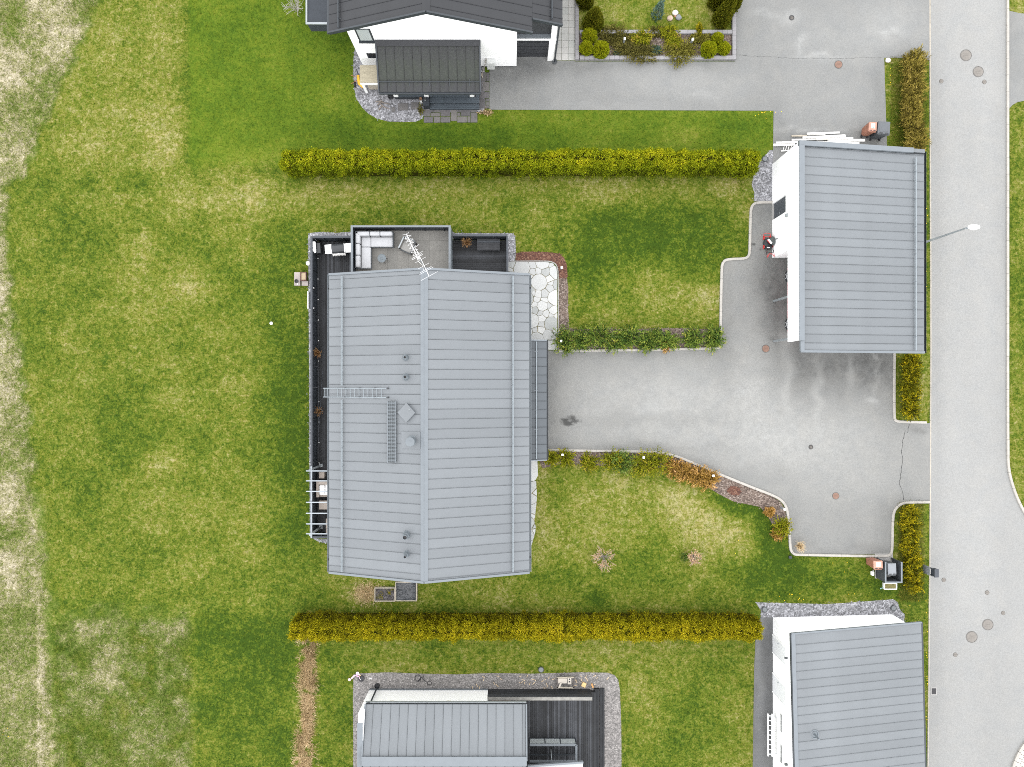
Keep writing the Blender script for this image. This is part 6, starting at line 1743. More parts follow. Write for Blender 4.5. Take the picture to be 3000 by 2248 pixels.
for x, y in ((x0+.05,y0-.05),(x2-.05,y0-.05),(x2-.05,SY(722)),(x1-.05,y2+.05),(x0+.05,y2+.05)): obj('leg', MB().box(x-.03,y-.03,ZF,x+.03,y+.03,ZF+.099), M_DKMET, sofa)
tb = thing('side_table', 'round grey metal side table on three legs', 'table', at(1119,758,ZF))
c = (PX(1118.5,ZF+.45), PY(757,ZF+.45), ZF)
M_TBL = pm('blue_grey_metal', (0.115,0.135,0.148), .5, .06)
obj('table_top', MB().lathe((c[0],c[1],ZF+.43),[(.245,0),(.25,.03),(.235,.03),(.23,.018),(.09,.018),(.085,.03),(.07,.03),(.068,.018),(.01,.018)],32), M_TBL, tb)
for a in (10, -60, 215): obj('leg', MB().tube((c[0]+.12*math.cos(R(a)),c[1]+.12*math.sin(R(a)),ZF+.43),(c[0]+.27*math.cos(R(a)),c[1]+.27*math.sin(R(a)),ZF+.005),.018,.012), M_DKMET, tb)
ac = thing('armchair', 'angular dark framed armchair with grey cushion under the antenna', 'armchair', at(1197,724,ZF), rz=R(-25), local=True)
M_CUSHD = pm('warm_grey_fabric', (0.22,0.217,0.205), .9, .06)
cushion('seat_cushion', -.30,-.34,.24,.30,.26,.40, ac, M_CUSHD)
cushion('back_cushion', -.28,.22,.38,.28,.36,.72, ac, M_CUSHD)
obj('frame', MB().box(-.33,-.38,.16,.33,.30,.235).box(-.33,.34,.16,.33,.40,.70), M_SOFAF, ac)
for s in (-1,1):
    obj('arm', MB().box(s*.38-.035,-.36,.56,s*.38+.035,.36,.60), M_STEEL if s < 0 else M_DKMET, ac)
    for y in (-.34,.34): obj('leg', MB().box(s*.38-.025,y-.025,0,s*.38+.025,y+.025,.559), M_DKMET, ac)
gr = thing('gas_grill', 'black lidded gas grill with white side shelves', 'grill', at(1002,737,ZD), rz=R(4), local=True)
M_GLID = pm('black_enamel', (0.028,0.030,0.033), .3, .12)
obj('cart', MB().box(-.36,-.22,.12,.36,.22,.72), M_DKMET, gr)
mb = MB(); prof = [(-.27,.0),(-.27,.10),(-.20,.24),(-.05,.30),(.14,.30),(.24,.22),(.27,.10),(.27,0)]
mb.add([(-.37,y,.80+z) for y, z in prof]+[(.37,y,.80+z) for y, z in prof], [tuple(range(8))[::-1], tuple(range(8,16))]+[(i,(i+1)%8,8+(i+1)%8,8+i) for i in range(8)])
lid = obj('lid', mb, M_GLID, gr)
for s in (-1,1): obj('lid_end', MB().box(s*.385-.02,-.26,.80,s*.385+.02,.24,1.06), M_WPAINT, lid)
obj('lid_handle', MB().tube((-.28,-.33,.93),(.28,-.33,.93),.016), M_ALU, lid)
obj('lid_badge', MB().lathe((0,-.278,.87),[(.03,0),(.03,.01)],12), M_WPAINT, lid)
obj('firebox', MB().box(-.38,-.26,.72,.38,.26,.799), M_GLID, gr)
for s in (-1,1): obj('side_shelf', MB().box(s*.40,-.26,.84,s*.80,.28,.88), M_WPAINT, gr, bevel=.02)
cp = obj('control_panel', MB().hexa([(-.38,-.40,.72),(.38,-.40,.72),(.38,-.27,.72),(-.38,-.27,.72)],[(-.38,-.37,.80),(.38,-.37,.80),(.38,-.27,.86),(-.38,-.27,.86)]), pm('brushed_steel',(0.46,0.45,0.43),.4,.06), gr)
for k in range(4): obj('knob', MB().tube((-.27+k*.18,-.39,.79),(-.27+k*.18,-.42,.80),.028), M_DKMET, cp)
for x in (-.33,.33):
    for y in (-.19,.19): obj('leg', MB().box(x-.025,y-.025,0,x+.025,y+.025,.119), M_DKMET, gr)
sm = thing('smoker_cart', 'small dark cart with a white cylinder beside the terrace fence', 'cart', at(934,733,ZD), rz=R(4), local=True)
obj('cabinet', MB().box(-.24,-.30,.10,.26,.30,.62), M_GLID, sm, bevel=.02)
obj('drum', MB().tube((-.09,-.24,.76),(-.09,.34,.76),.13,n=18), M_WPAINT, sm)
obj('drum_lamp', MB().tube((-.05,-.30,.72),(-.05,-.24,.72),.05,n=10), M_WPAINT, sm)
obj('drum_stand', MB().box(-.16,-.2,.62,-.02,.3,.68), M_DKMET, sm)
for x in (-.2,.22):
    for y in (-.26,.26): obj('wheel', MB().tube((x-.02,y,.05),(x+.02,y,.05),.05,n=12), M_BLACK, sm)
obj('hose', MB().path([(.26,.1,.4),(.36,.0,.2),(.34,-.2,.05),(.40,-.35,.03)],.012), M_BLACK, sm)
be = thing('bench', 'dark slatted timber bench on the north plank terrace', 'bench', at(1431,717,ZD))
x0, x1 = PX(1397.5,ZD+.45), PX(1465,ZD+.45)
ys_ = [699.5,705,711.5,718,724.5,731,734.5]
for k, (a, b) in enumerate(zip(ys_[:-1], ys_[1:])):
    obj('slat', MB().box(x0,PY(b,ZD+.45)+.012,ZD+.41,x1,PY(a,ZD+.45),ZD+.45), M_FENCE if k in (1,) else pm('dark_worn_timber',(0.030,0.031,0.034),.75,.3,4,.25,25), be)
for x in (x0+.06, x1-.14): obj('leg_frame', MB().box(x,PY(733,ZD+.4),ZD,x+.08,PY(701,ZD+.4),ZD+.409), M_FENCE, be)
for py in (758,818,878,938,998,1058,1177,1237,1297,1357):
    c = at(931.5+(py-750)*.006, py, ZD)
    tag(obj('deck_light', MB().lathe(c,[(.026,0),(.028,.012),(.01,.016)],12), pm('frosted_white',(0.8,0.8,0.78),.4,.02), loc=c), 'tiny round white light set in the west terrace planks', 'deck light', 'row of deck lights along the fence')
for a, b, lab in (((931.5,1063),(934,1290),'long thin grey pole lying nearest the terrace fence'),((945,1088),(932,1298),'long thin grey pole lying slantwise on the terrace')):
    p, q = at(*a, ZD+.02), at(*b, ZD+.02)
    tag(obj('pole', MB().tube(p, q, .016), M_FENCE, loc=p), lab, 'pole')
for py, lab in ((845,'upper black latch box on the terrace fence'),(904,'lower black latch box on the terrace fence')):
    c = at(918, py, 1.1)
    t = thing('gate_latch', lab, 'latch', c)
    obj('latch_body', MB().box(c[0]-.02,c[1]-.06,.9,c[0]+.10,c[1]+.06,1.15), M_BLACK, t)
    obj('latch_bolt', MB().box(c[0]+.02,c[1]-.03,1.151,c[0]+.06,c[1]+.05,1.18), M_ALU, t)
tag(obj('plank', MB().box(PX(906.6,.3),PY(906.5,.3),.02,PX(909.8,.3)-.005,PY(857,.3),.75), M_WPAINT, loc=at(908,882)), 'white plank leaning outside the terrace fence', 'plank')
tag(obj('garden_ball', MB().ball((*at(905,773)[:2],.14),.14), M_WPAINT, loc=at(905,773), smooth=True), 'white ball lying against the terrace fence', 'ball')
tag(obj('garden_ball', MB().ball((*at(796.5,948)[:2],.10),.10), M_WPAINT, loc=at(796.5,948), smooth=True), 'small white ball alone on the west lawn', 'ball')
# concrete blocks west of the fence
M_BLK = pm('pinkish_concrete', (0.27,0.24,0.225), .9, .15, 4, .12, 25)
tag(obj('concrete_block', MB().box(PX(862,.2),PY(837,.2),0,PX(879,.2),PY(798,.2),.22), M_BLK, loc=at(870,818), bevel=.01), 'longest concrete block with a black pot on it', 'block')
tag(obj('concrete_block', MB().box(PX(884,.1),PY(837.5,.1),0,PX(903,.1),PY(824,.1),.14), M_BLK, loc=at(893,831), bevel=.01), 'lowest concrete block touching the terrace gravel', 'block')
t = thing('sand_box', 'small brown box filled with tan sand beside the concrete blocks', 'box', at(889,810))
bx0, bx1, by0, by1 = PX(880.5,.2), PX(898,.2), PY(822.5,.2), PY(797.5,.2)
for q in ((bx0,by0,bx1,by0+.04),(bx0,by1-.04,bx1,by1),(bx0,by0+.041,bx0+.04,by1-.041),(bx1-.04,by0+.041,bx1,by1-.041)): obj('side', MB().box(q[0],q[1],0,q[2],q[3],.26), pm('rusty_board',(0.11,0.06,0.05),.8,.2), t)
obj('sand', MB().box(bx0+.041,by0+.041,0,bx1-.041,by1-.041,.20), pm('tan_sand',(0.36,0.285,0.19),.95,.15,8,.15,30), t)
c = at(870.5,825,.22)
t = thing('flower_pot', 'black pot with a white tag on the long concrete block', 'pot', c)
obj('pot_body', MB().lathe(c,[(.08,0),(.12,.16),(.10,.16),(.09,.1),(.01,.1)],16), M_BLACK, t)
obj('tag', MB().box(c[0]+.0,c[1]-.20,.225,c[0]+.04,c[1]-.10,.24), M_WPAINT, t)
# wicker furniture under the pergola
M_WICK = pm('pale_wicker', (0.27,0.235,0.205), .8, .10, 6, .15, 30)
M_WCUSH = pm('white_cushion', (0.74,0.74,0.74), .9, .03)
for (a, b, c_, d), hh, lab in (((934,1384,950,1402),.38,'smaller beige wicker stool near the pergola post'),((934,1467.5,961,1493),.40,'larger beige wicker stool between the wicker sofas')):
    z = ZD+hh
    t = thing('wicker_stool', lab, 'stool', (PX((a+c_)/2,z),PY((b+d)/2,z),ZD))
    obj('body', MB().box(PX(a,z)+.02,PY(d,z)+.02,ZD+.03,PX(c_,z)-.02,PY(b,z)-.02,z-.03), M_WICK, t)
    obj('top', MB().box(PX(a,z),PY(d,z),z-.029,PX(c_,z),PY(b,z),z), M_WICK, t, bevel=.012)
    for sx in (0,1):
        for sy in (0,1):
            x = PX(a,z)+.05 if sx == 0 else PX(c_,z)-.05; y = PY(d,z)+.05 if sy == 0 else PY(b,z)-.05
            obj('leg', MB().box(x-.02,y-.02,ZD,x+.02,y+.02,ZD+.029), M_DKMET, t)
def wsofa(label, ax, ay, bx_, by_, arm_w=True):
    z = ZD+.65
    t = thing('wicker_sofa', label, 'sofa', (PX(ax,z)+.6,PY((ay+by_)/2,z),ZD))
    x0, x1, y0, y1 = PX(ax,z), bx_, PY(by_,z), PY(ay,z)
    obj('base', MB().box(x0+.01,y0+.01,ZD+.02,x1,y1-.01,ZD+.30), M_WICK, t)
    obj('arm', MB().box(x0,y0,ZD+.301,x0+.16,y1,ZD+.58), M_WICK, t, bevel=.02)
    obj('backrest', MB().box(x0+.161,y1-.18,ZD+.301,x1,y1,ZD+.70), M_WICK, t, bevel=.02)
    obj('front_rail', MB().box(x0+.161,y0,ZD+.301,x1,y0+.10,ZD+.36), M_WICK, t)
    cushion('seat_cushion', x0+.17,y0+.11,ZD+.302,x1,y1-.19,ZD+.45, t, M_WCUSH)
    cushion('pillow', x0+.19,y0+.14,ZD+.452,x0+.50,y1-.22,ZD+.60, t, M_WCUSH, .06)
    for y in (y0+.06,y1-.06): obj('leg', MB().box(x0+.04,y-.03,ZD,x0+.10,y+.03,ZD+.019), M_DKMET, t)
wsofa('beige wicker sofa with white cushions between the stools', 925,1411,-9.75,1458)
wsofa('second wicker sofa mostly under the eave at the terrace end', 953.5,1521,-9.70,1568)

# raised planting boxes
def rbed(label, a, b, c_, d, h, tarp):
    x0, x1, y0, y1 = PX(a,h), PX(c_,h), PY(d,h), PY(b,h)
    t = thing('raised_bed', label, 'planting box', ((x0+x1)/2,(y0+y1)/2,0))
    for q in ((x0,y0,x1,y0+.05),(x0,y1-.05,x1,y1),(x0,y0+.051,x0+.05,y1-.051),(x1-.05,y0+.051,x1,y1-.051)): obj('board', MB().box(q[0],q[1],0,q[2],q[3],h), M_WOOD, t, bevel=.006)
    N_ = 18
    V, F = [], []
    for i in range(N_+1):
        for j in range(N_+1):
            x = x0+.052+(x1-x0-.104)*i/N_; y = y0+.052+(y1-y0-.104)*j/N_
            e = min(i,j,N_-i,N_-j)/N_
            z = h-.10+.05*(lownoise(np.array([x*60]),np.array([y*60]),9,51)[0]-.5)*2+.03*(random.random()-.5)+(.08 if tarp and e < .04 else 0)
            V.append((x,y,z))
    for i in range(N_):
        for j in range(N_): F.append((i*(N_+1)+j,(i+1)*(N_+1)+j,(i+1)*(N_+1)+j+1,i*(N_+1)+j+1))
    obj('cover_sheet' if tarp else 'soil', MB().add(V,F), pm('black_tarp',(0.045,0.048,0.052),.35,.25,3,.2,12) if tarp else gravelmat('dark_soil',[(0.1,(0.02,0.018,0.017)),(0.6,(0.055,0.05,0.05)),(1.0,(0.13,0.12,0.12))],14), t)
    if not tarp:
        n = 700
        P = np.stack([RNG.uniform(x0+.1,x1-.1,n),RNG.uniform(y0+.08,y1-.08,n),np.full(n,h-.10)],1)
        keep = lownoise(P[:,0]*60,P[:,1]*60,14,61) > .55
        P = P[keep]; k = len(P)
        o = link_mesh('seedlings', shift(leaves_mesh('seedlings',P,RNG.normal(0,.6,(k,3))+np.array([0,0,.7]),RNG.uniform(.04,.09,k),RNG.uniform(.01,.02,k),RNG.uniform(.2,1,k)),BASE[t.name]), M_YELJ, t); tag(o, kind='stuff')
rbed('smaller raised planting box with soil and seedlings', 1097,1722,1157.5,1763,.22,False)
rbed('larger raised planting box covered with crumpled black sheet', 1158,1705,1221,1762,.34,True)

# ================================================================== LAMPS, BINS, MAILBOXES
M_LAMPW = pm('white_lamp_cap', (0.82,0.82,0.80), .4, .02)
def bollard(px, py, h, label):
    c = at(px, py); 
    t = thing('garden_lamp', label, 'lamp', c)
    obj('post', MB().box(c[0]-.05,c[1]-.05,0,c[0]+.05,c[1]+.05,h-.11), M_STEEL, t)
    obj('lamp_head', MB().box(c[0]-.06,c[1]-.06,h-.10,c[0]+.06,c[1]+.06,h), M_LAMPW, t)
    obj('neck', MB().box(c[0]-.035,c[1]-.035,h-.111,c[0]+.035,c[1]+.035,h-.099), M_DKMET, t)
bollard(1641,1002,.85,'white garden lamp inside the bushiest juniper')
bollard(1644,788,.55,'white garden lamp in the red mulch')
bollard(1646,1330,.6,'white garden lamp by the canopy in the curved bed')
bollard(1879,1337,.8,'white garden lamp in the golden juniper')
bollard(2081,1390,.7,'white garden lamp after the orange junipers')
bollard(2287,1487,.7,'white garden lamp at the kerb bend')
bollard(1838,968,.3,'low white garden lamp at the lawn edge of junipers')
bollard(1825,130,.75,'white garden lamp among brown creeping junipers')
bollard(2021,132,.75,'white garden lamp by the olive juniper')
def bin_(label, px, py, w, d, h, rz, body, lid, sticker=None, wheels=True, open_=False):
    c = at(px, py)
    t = thing('wheelie_bin', label, 'bin', (c[0],c[1],.02), rz=rz, local=True)
    k = .80
    obj('body', MB().hexa([(-w/2*k,-d/2*k,.06),(w/2*k,-d/2*k,.06),(w/2*k,d/2*k,.06),(-w/2*k,d/2*k,.06)],[(-w/2*.96,-d/2*.96,h-.08),(w/2*.96,-d/2*.96,h-.08),(w/2*.96,d/2*.96,h-.08),(-w/2*.96,d/2*.96,h-.08)]), body, t, bevel=.02)
    l_ = obj('lid', MB().hexa([(-w/2,-d/2,h-.079),(w/2,-d/2,h-.079),(w/2,d/2,h-.079),(-w/2,d/2,h-.079)],[(-w/2*.93,-d/2*.9,h),(w/2*.93,-d/2*.9,h),(w/2*.93,d/2*.93,h),(-w/2*.93,d/2*.93,h)]), lid, t, bevel=.02)
    obj('lid_panel', MB().box(-w*.36,-d*.28,h+.0005,w*.36,d*.38,h+.008), lid, l_, bevel=.004)
    obj('hinge_bar', MB().box(-w*.42,-d/2-.045,h-.09,w*.42,-d/2-.01,h-.04), body, t)
    for s in (-1,1):
        obj('hinge_slot', MB().box(s*w*.22-w*.14,-d*.44,h+.0005,s*w*.22+w*.14,-d*.37,h+.006), M_BLACK, l_)
        if wheels: obj('wheel', MB().tube((s*w*.36-.03,-d*.42,.08),(s*w*.36+.03,-d*.42,.08),.10,n=16), M_BLACK, t)
    if sticker:
        obj('sticker', MB().box(-w*.22,-d*.18,h+.0085,w*.22,d*.30,h+.0105), M_WPAINT, l_)
        if sticker == 2: obj('sticker_mark', MB().box(-w*.02,-d*.16,h+.0108,w*.15,-d*.04,h+.012), pm('green_mark',(0.15,0.42,0.28),.6,.05), l_)
M_BROWNB = pm('brown_bin_plastic', (0.26,0.115,0.075), .55, .06)
M_BROWNL = pm('brown_lid_plastic', (0.36,0.195,0.145), .6, .06)
M_GREYB = pm('dark_bin_plastic', (0.045,0.05,0.055), .5, .1)
M_GREYL = pm('dark_lid_plastic', (0.085,0.092,0.10), .6, .1)
bin_('brown bin with a white and green sticker near the timber pile', 2531,390,.48,.56,1.07,R(-4),M_BROWNB,M_BROWNL,2)
bin_('wide dark grey bin beside the brown bin', 2562,394,.74,.78,1.10,R(-3),M_GREYB,M_GREYL)
bin_('brown bin with white stickers outside the bin shelter', 2546,1642,.56,.48,1.07,R(2),M_BROWNB,M_BROWNL,1,False)
bin_('grey bin standing inside the bin shelter', 2587,1655,.52,.70,1.02,R(2),M_GREYB,pm('mid_grey_lid',(0.17,0.18,0.195),.6,.06),None)
ec = at(2590,1668)
en = thing('bin_shelter', 'slate grey three sided bin shelter by the street bushes', 'shelter', (ec[0],ec[1],0))
ex0, ex1, ey0, ey1, ez = 21.99, 22.98, -11.73, -10.52, 1.11
for q in ((ex0,ey0+.041,ex0+.04,ey1),(ex1-.04,ey0+.041,ex1,ey1),(ex0,ey0,ex1,ey0+.04)):
    obj('panel', MB().box(q[0],q[1],.03,q[2],q[3],ez-.02), M_FENCE, en)
for q in ((ex0-.02,ey0+.061,ex0+.06,ey1),(ex1-.06,ey0+.061,ex1+.02,ey1),(ex0-.02,ey0-.02,ex1+.02,ey0+.06)):
    obj('top_rail', MB().box(q[0],q[1],ez-.019,q[2],q[3],ez+.015), M_TRIM, en)
for x in (ex0+.07,ex1-.07):
    for y in (ey0+.07,ey1-.03): obj('corner_post', MB().box(x-.03,y-.03,.02,x+.03,y+.03,ez-.02), M_TRIMD, en)
tag(obj('concrete_slab', MB().box(ex0-.05,ey0-.05,0,ex1+.05,-10.28,.028), M_CONC, loc=at(2590,1650)), 'pale concrete slab under the bin shelter', 'slab')
t = thing('plastic_tub', 'white plastic tub with grass clippings behind the shelter', 'tub', at(2603,1714))
tx0, tx1, ty0, ty1 = PX(2589,.15), PX(2627,.15), PY(1727,.15), PY(1708,.15)
mb = MB()
for q in ((tx0,ty0,tx1,ty0+.05),(tx0,ty0+.051,tx0+.05,ty1),(tx1-.05,ty0+.051,tx1,ty1),(tx0+.051,ty1-.05,tx1-.051,ty1)): mb.box(q[0],q[1],0,q[2],q[3],.22)
obj('rim', mb, M_WPAINT, t, bevel=.02)
obj('clippings', MB().box(tx0+.05,ty0+.05,0,tx1-.05,ty1-.05,.14), pm('dry_clippings',(0.14,0.125,0.05),.95,.4,6,.4,25), t)
c = at(2553,1677)
t = thing('canister', 'white plastic canister standing beside the brown bin', 'canister', c)
obj('body', MB().box(c[0]-.07,c[1]-.16,0,c[0]+.07,c[1]+.10,.22), M_WPAINT, t, bevel=.03)
obj('spout', MB().tube((c[0]+.01,c[1]+.10,.16),(c[0]+.02,c[1]+.20,.2),.035), pm('grey_plastic',(0.28,0.29,0.29),.6,.05), t)
tag(obj('garden_rake', MB().tube(at(2579,1725,.05),at(2589,1721,.08),.02).box(*at(2578,1726)[:2],.02,at(2580,1724)[0],at(2580,1722)[1],.06), pm('teal_plastic',(0.20,0.36,0.33),.6,.05), loc=at(2579,1725)), 'pale teal tool handle beside the white tub', 'tool')
# mailboxes
mc = (PX(2699), PY(1662), 0)
mbx = thing('mailbox', 'grey mailbox on slatted board stand at street edge', 'mailbox', mc)
for y in (-.2,.2): obj('post', MB().box(mc[0]-.04,mc[1]+y-.03,0,mc[0]+.02,mc[1]+y+.03,1.2), M_TRIMD, mbx)
for k in range(6): obj('slat', MB().box(mc[0]-.075,mc[1]-.25,.30+k*.12,mc[0]-.041,mc[1]+.25,.39+k*.12), M_STEEL, mbx)
mm = obj('box', MB().box(mc[0]+.021,mc[1]-.24,.95,mc[0]+.26,mc[1]+.20,1.28), M_FENCED, mbx)
obj('lid', MB().hexa([(mc[0]+.0,mc[1]-.26,1.281),(mc[0]+.28,mc[1]-.26,1.281),(mc[0]+.28,mc[1]+.22,1.281),(mc[0]+.0,mc[1]+.22,1.281)],[(mc[0]+.0,mc[1]-.26,1.38),(mc[0]+.28,mc[1]-.26,1.31),(mc[0]+.28,mc[1]+.22,1.31),(mc[0]+.0,mc[1]+.22,1.38)]), M_FENCE, mm)
# street lamp
lx, ly = 24.0, 8.21
sl = thing('street_lamp', 'tall grey street lamp with white oval head', 'street lamp', (lx,ly,0))
obj('pole', MB().tube((lx,ly,0),(lx,ly,3.0),.075,.06,12).tube((lx,ly,3.0),(lx,ly,5.42),.06,.04,12), M_STEEL, sl)
obj('door', MB().box(lx-.085,ly-.04,.6,lx-.07,ly+.04,.95), M_GUT, sl)
hd = obj('lamp_head', MB().ball((lx+.36,ly+.04,5.50),.335,.145,.09,n=20,m=10), M_LAMPW, sl, smooth=True)
obj('neck', MB().tube((lx,ly,5.38),(lx+.12,ly+.02,5.50),.04), M_GUT, sl)
# white stone, small boxes, ornament
M_ROCKW = pm('white_rock', (0.56,0.52,0.47), .9, .12, 6)
def rock(label, px, py, r, mat, h=None, name='stone', cat='stone'):
    c = at(px, py); r = r/M
    mb = MB().ball((c[0],c[1],r*.5), r, r*.9, (h or r*.7), n=10, m=7)
    mb.v = [(p[0]+random.uniform(-.1,.1)*r, p[1]+random.uniform(-.1,.1)*r, max(0,p[2]+random.uniform(-.1,.1)*r)) for p in mb.v]
    return tag(obj(name, mb, mat, loc=c), label, cat)
rock('white boulder at the corner of the street verge', 2600, 179, 8, M_ROCKW)
rock('tan boulder of the lawn stone trio', 1962, 56, 9, pm('tan_rock',(0.36,0.28,0.22),.9,.15,6))
rock('pale boulder at the back of the lawn stone trio', 1977, 40, 9, M_ROCKW)
rock('dark grey boulder of the lawn stone trio', 1987, 54, 9, pm('grey_rock',(0.17,0.18,0.19),.9,.15,6))
rock('small orange clay stone between the lawn boulders', 1978, 48, 4, pm('orange_rock',(0.42,0.2,0.11),.9,.15,6))
for k, (x, y, lab) in enumerate(((1705,352,'none'),)): pass
tag(obj('junction_box', MB().box(*at(2310,1636)[:2],0,at(2318,1636)[0],at(2310,1628)[1],.12), M_FENCED, loc=at(2314,1632), bevel=.01), 'small dark box on the lawn at the driveway corner', 'box')

# ================================================================== TIMBER PILE, MOWER, CAR
M_PLK = pm('white_board', (0.62,0.61,0.585), .7, .08, 2, .05, 20)
def Z6(x, y): return (2250+x/6.32, 370+y/6.32)
planks = [((435,180),(720,178),28,.10,M_WOOD,'unpainted end board sticking out of the white timber pile'),((720,140),(1325,118),32,.16,M_PLK,'uppermost white board of the timber pile'),((730,160),(1060,152),22,.10,M_PLK,'short white board under the uppermost one'),((640,212),(1430,172),34,.12,M_PLK,'long white board with notched end'),((700,205),(1440,190),26,.20,M_PLK,'white board across the middle of the timber pile'),((890,228),(1150,225),52,.26,pm('grooved_cream_board',(0.50,0.47,0.42),.7,.1,2),'short cream grooved board lying on the pile'),((860,240),(1575,222),34,.16,M_PLK,'white board reaching towards the bins'),((440,255),(900,240),28,.12,M_PLK,'white board with rounded tip at the pile start'),((1100,262),(1795,262),46,.10,M_PLK,'longest white board pointing at the bins'),((900,290),(1690,318),40,.08,M_PLK,'white board half under the roof edge'),((150,305),(620,292),30,.22,M_PLK,'white board crossing the gravel corner'),((100,350),(500,335),46,.10,M_PLK,'thick white post at the gravel corner')]
for a, b, w, z, m_, lab in planks:
    p, q = at(*Z6(*a), z), at(*Z6(*b), z)
    tag(obj('board', MB().bar(p, q, w/6.32/M*1.02, .045), m_, loc=(p[0],p[1],.02), bevel=.005), lab, 'board')
t = thing('trellis', 'small white trellis lying at the gravel corner', 'trellis', at(2300,440))
for k in range(4):
    p, q = at(*Z6(300+k*45,365),.06), at(*Z6(275+k*45,455),.06); obj('bar', MB().bar(p,q,.03,.03), M_PLK, t)
obj('frame', MB().bar(at(*Z6(240,462),.09),at(*Z6(480,440),.09),.06,.03), M_PLK, t)
# mower (14 px per 1 photo px crop): local metres, +Y = north
mw = thing('lawn_mower', 'red and black push mower parked against the garage wall', 'mower', at(2252,718,.02))
def W6(x, y, z): return at(2210+x/13.82, 660+y/13.82, z)
M_RED = pm('red_plastic', (0.50,0.035,0.03), .45, .06)
c = W6(560,740,.12)
obj('deck', MB().lathe((c[0],c[1],.08),[(.30,0),(.31,.10),(.27,.16),(.10,.18),(.01,.18)],20), M_DKMET, mw)
obj('engine_cover', MB().box(W6(470,980,.3)[0],W6(470,980,.3)[1],.20,W6(700,860,.3)[0],W6(700,860,.3)[1],.40), M_BLACK, mw, bevel=.03)
obj('engine_label', MB().box(W6(515,925,.41)[0],W6(515,925,.41)[1],.402,W6(620,895,.41)[0],W6(620,895,.41)[1],.41), M_WPAINT, mw)
p, q = Vector(W6(640,520,.42)), Vector(W6(840,760,.42))
bag = obj('grass_bag', MB().bar(p, q, .34, .34), pm('dark_mesh_fabric',(0.055,0.062,0.06),.8,.1), mw, bevel=.05)
obj('bag_stripe', MB().bar(Vector(W6(560,570,.59)), Vector(W6(700,740,.59)), .10, .02), M_WPAINT, bag)
obj('bag_trim', MB().bar(Vector(W6(530,600,.50)), Vector(W6(660,740,.50)), .06, .10), M_RED, bag)
for x, y in ((385,520),(380,890)):
    w = W6(x,y,.1)
    wh = obj('wheel', MB().tube((w[0]-.03,w[1],.12),(w[0]+.03,w[1],.12),.12,n=18), M_RED, mw)
    obj('tyre', MB().torus((w[0]+.02,w[1],.12),.11,.025,'X'), M_BLACK, wh)
for x, y in ((745,830),(640,500)):
    w = W6(x,y,.1)
    obj('wheel', MB().tube((w[0]-.03,w[1],.11),(w[0]+.03,w[1],.11),.11,n=18), M_RED, mw)
obj('handle', MB().path([W6(480,1040,.2),W6(530,1300,.35),W6(560,1260,.5),W6(600,1160,.55),W6(740,1170,.55),W6(800,1290,.45),W6(800,1060,.25)],.018), M_RED, mw)
obj('lower_handle', MB().path([W6(470,960,.3),W6(480,1050,.3),W6(520,1300,.3)],.018).path([W6(740,960,.3),W6(790,1080,.3),W6(820,1300,.3)],.018).path([W6(480,1100,.3),W6(770,1105,.3)],.016), M_BLACK, mw)
loop = [W6(520+150*math.cos(a),400+75*math.sin(a),.35+.02*math.sin(a)) for a in [i*2*math.pi/20 for i in range(21)]]
obj('handle_loop', MB().path(loop,.014), M_RED, mw)
# parked car under the carport
car = thing('car', 'red car parked inside the carport with only wheels showing', 'car', (17.4, 5.05, .02))
cx0, cx1, cy0, cy1 = 16.50, 18.25, 2.80, 7.28
M_CRED = pm('red_car_paint', (0.30,0.012,0.03), .25, .03, spec=.6)
prof = [(cy0,.35),(cy0-.0,.70),(cy0+.25,.82),(cy0+1.15,.92),(cy0+1.75,1.38),(cy0+3.1,1.43),(cy0+4.1,1.0),(cy1,.88),(cy1,.35),(cy1-.6,.24),(cy0+.6,.24)]
def xin(z): return .0 if z < .93 else (z-.93)*.42
n_ = len(prof)
mb = MB(); mb.add([(cx0+.03+xin(z),y,z) for y,z in prof]+[(cx1-.03-xin(z),y,z) for y,z in prof], [tuple(range(n_)), tuple(reversed(range(n_,2*n_)))]+[((i+1)%n_,i,n_+i,n_+(i+1)%n_) for i in range(n_)])
body = obj('body', mb, M_CRED, car, bevel=.04)
for s, x in ((-1,cx0+.03),(1,cx1-.03)):
    wpts = [(cy0+1.35,.98),(cy0+1.85,1.33),(cy0+3.0,1.37),(cy0+3.75,1.0)]
    vs = [(x-s*(xin(z)*1.0)+s*.012-0*s,y,z) for y,z in wpts]
    obj('side_window', MB().add(vs, [(0,1,2,3) if s > 0 else (3,2,1,0)]), M_GLASS, body)
obj('windscreen', MB().add([(cx0+.16,cy0+1.20,.945),(cx1-.16,cy0+1.20,.945),(cx1-.25,cy0+1.70,1.355),(cx0+.25,cy0+1.70,1.355)],[(0,1,2,3)]) , M_GLASS, body)
for s in (-1,1): obj('headlight', MB().box(17.375+s*.62-.14,cy0-.02,.60,17.375+s*.62+.14,cy0+.06,.70), M_PALEGLASS, body)
for y in (PY(810,.3),PY(950,.3)):
    for x, s in ((cx0,-1),(cx1-.22,1)):
        w = obj('wheel', MB().tube((x,y,.36),(x+.22,y,.36),.34,n=28), M_BLACK, car)
        xf = x if s < 0 else x+.22
        obj('tyre', MB().torus((x+.11,y,.36),.27,.085,'X',28,8), M_BLACK, w)
        obj('rim', MB().tube((xf-.006 if s < 0 else xf-.02,y,.36),(xf+.02 if s < 0 else xf+.006,y,.36),.235,n=24), M_DKMET, w)
        for k in range(5):
            a = k*2*math.pi/5+.3
            obj('spoke', MB().bar((xf+s*.012,y,.36),(xf+s*.012,y+.22*math.cos(a),.36+.22*math.sin(a)),.02,.055,up=(1,0,0)), pm('alloy',(0.45,0.46,0.47),.35,.05), w)

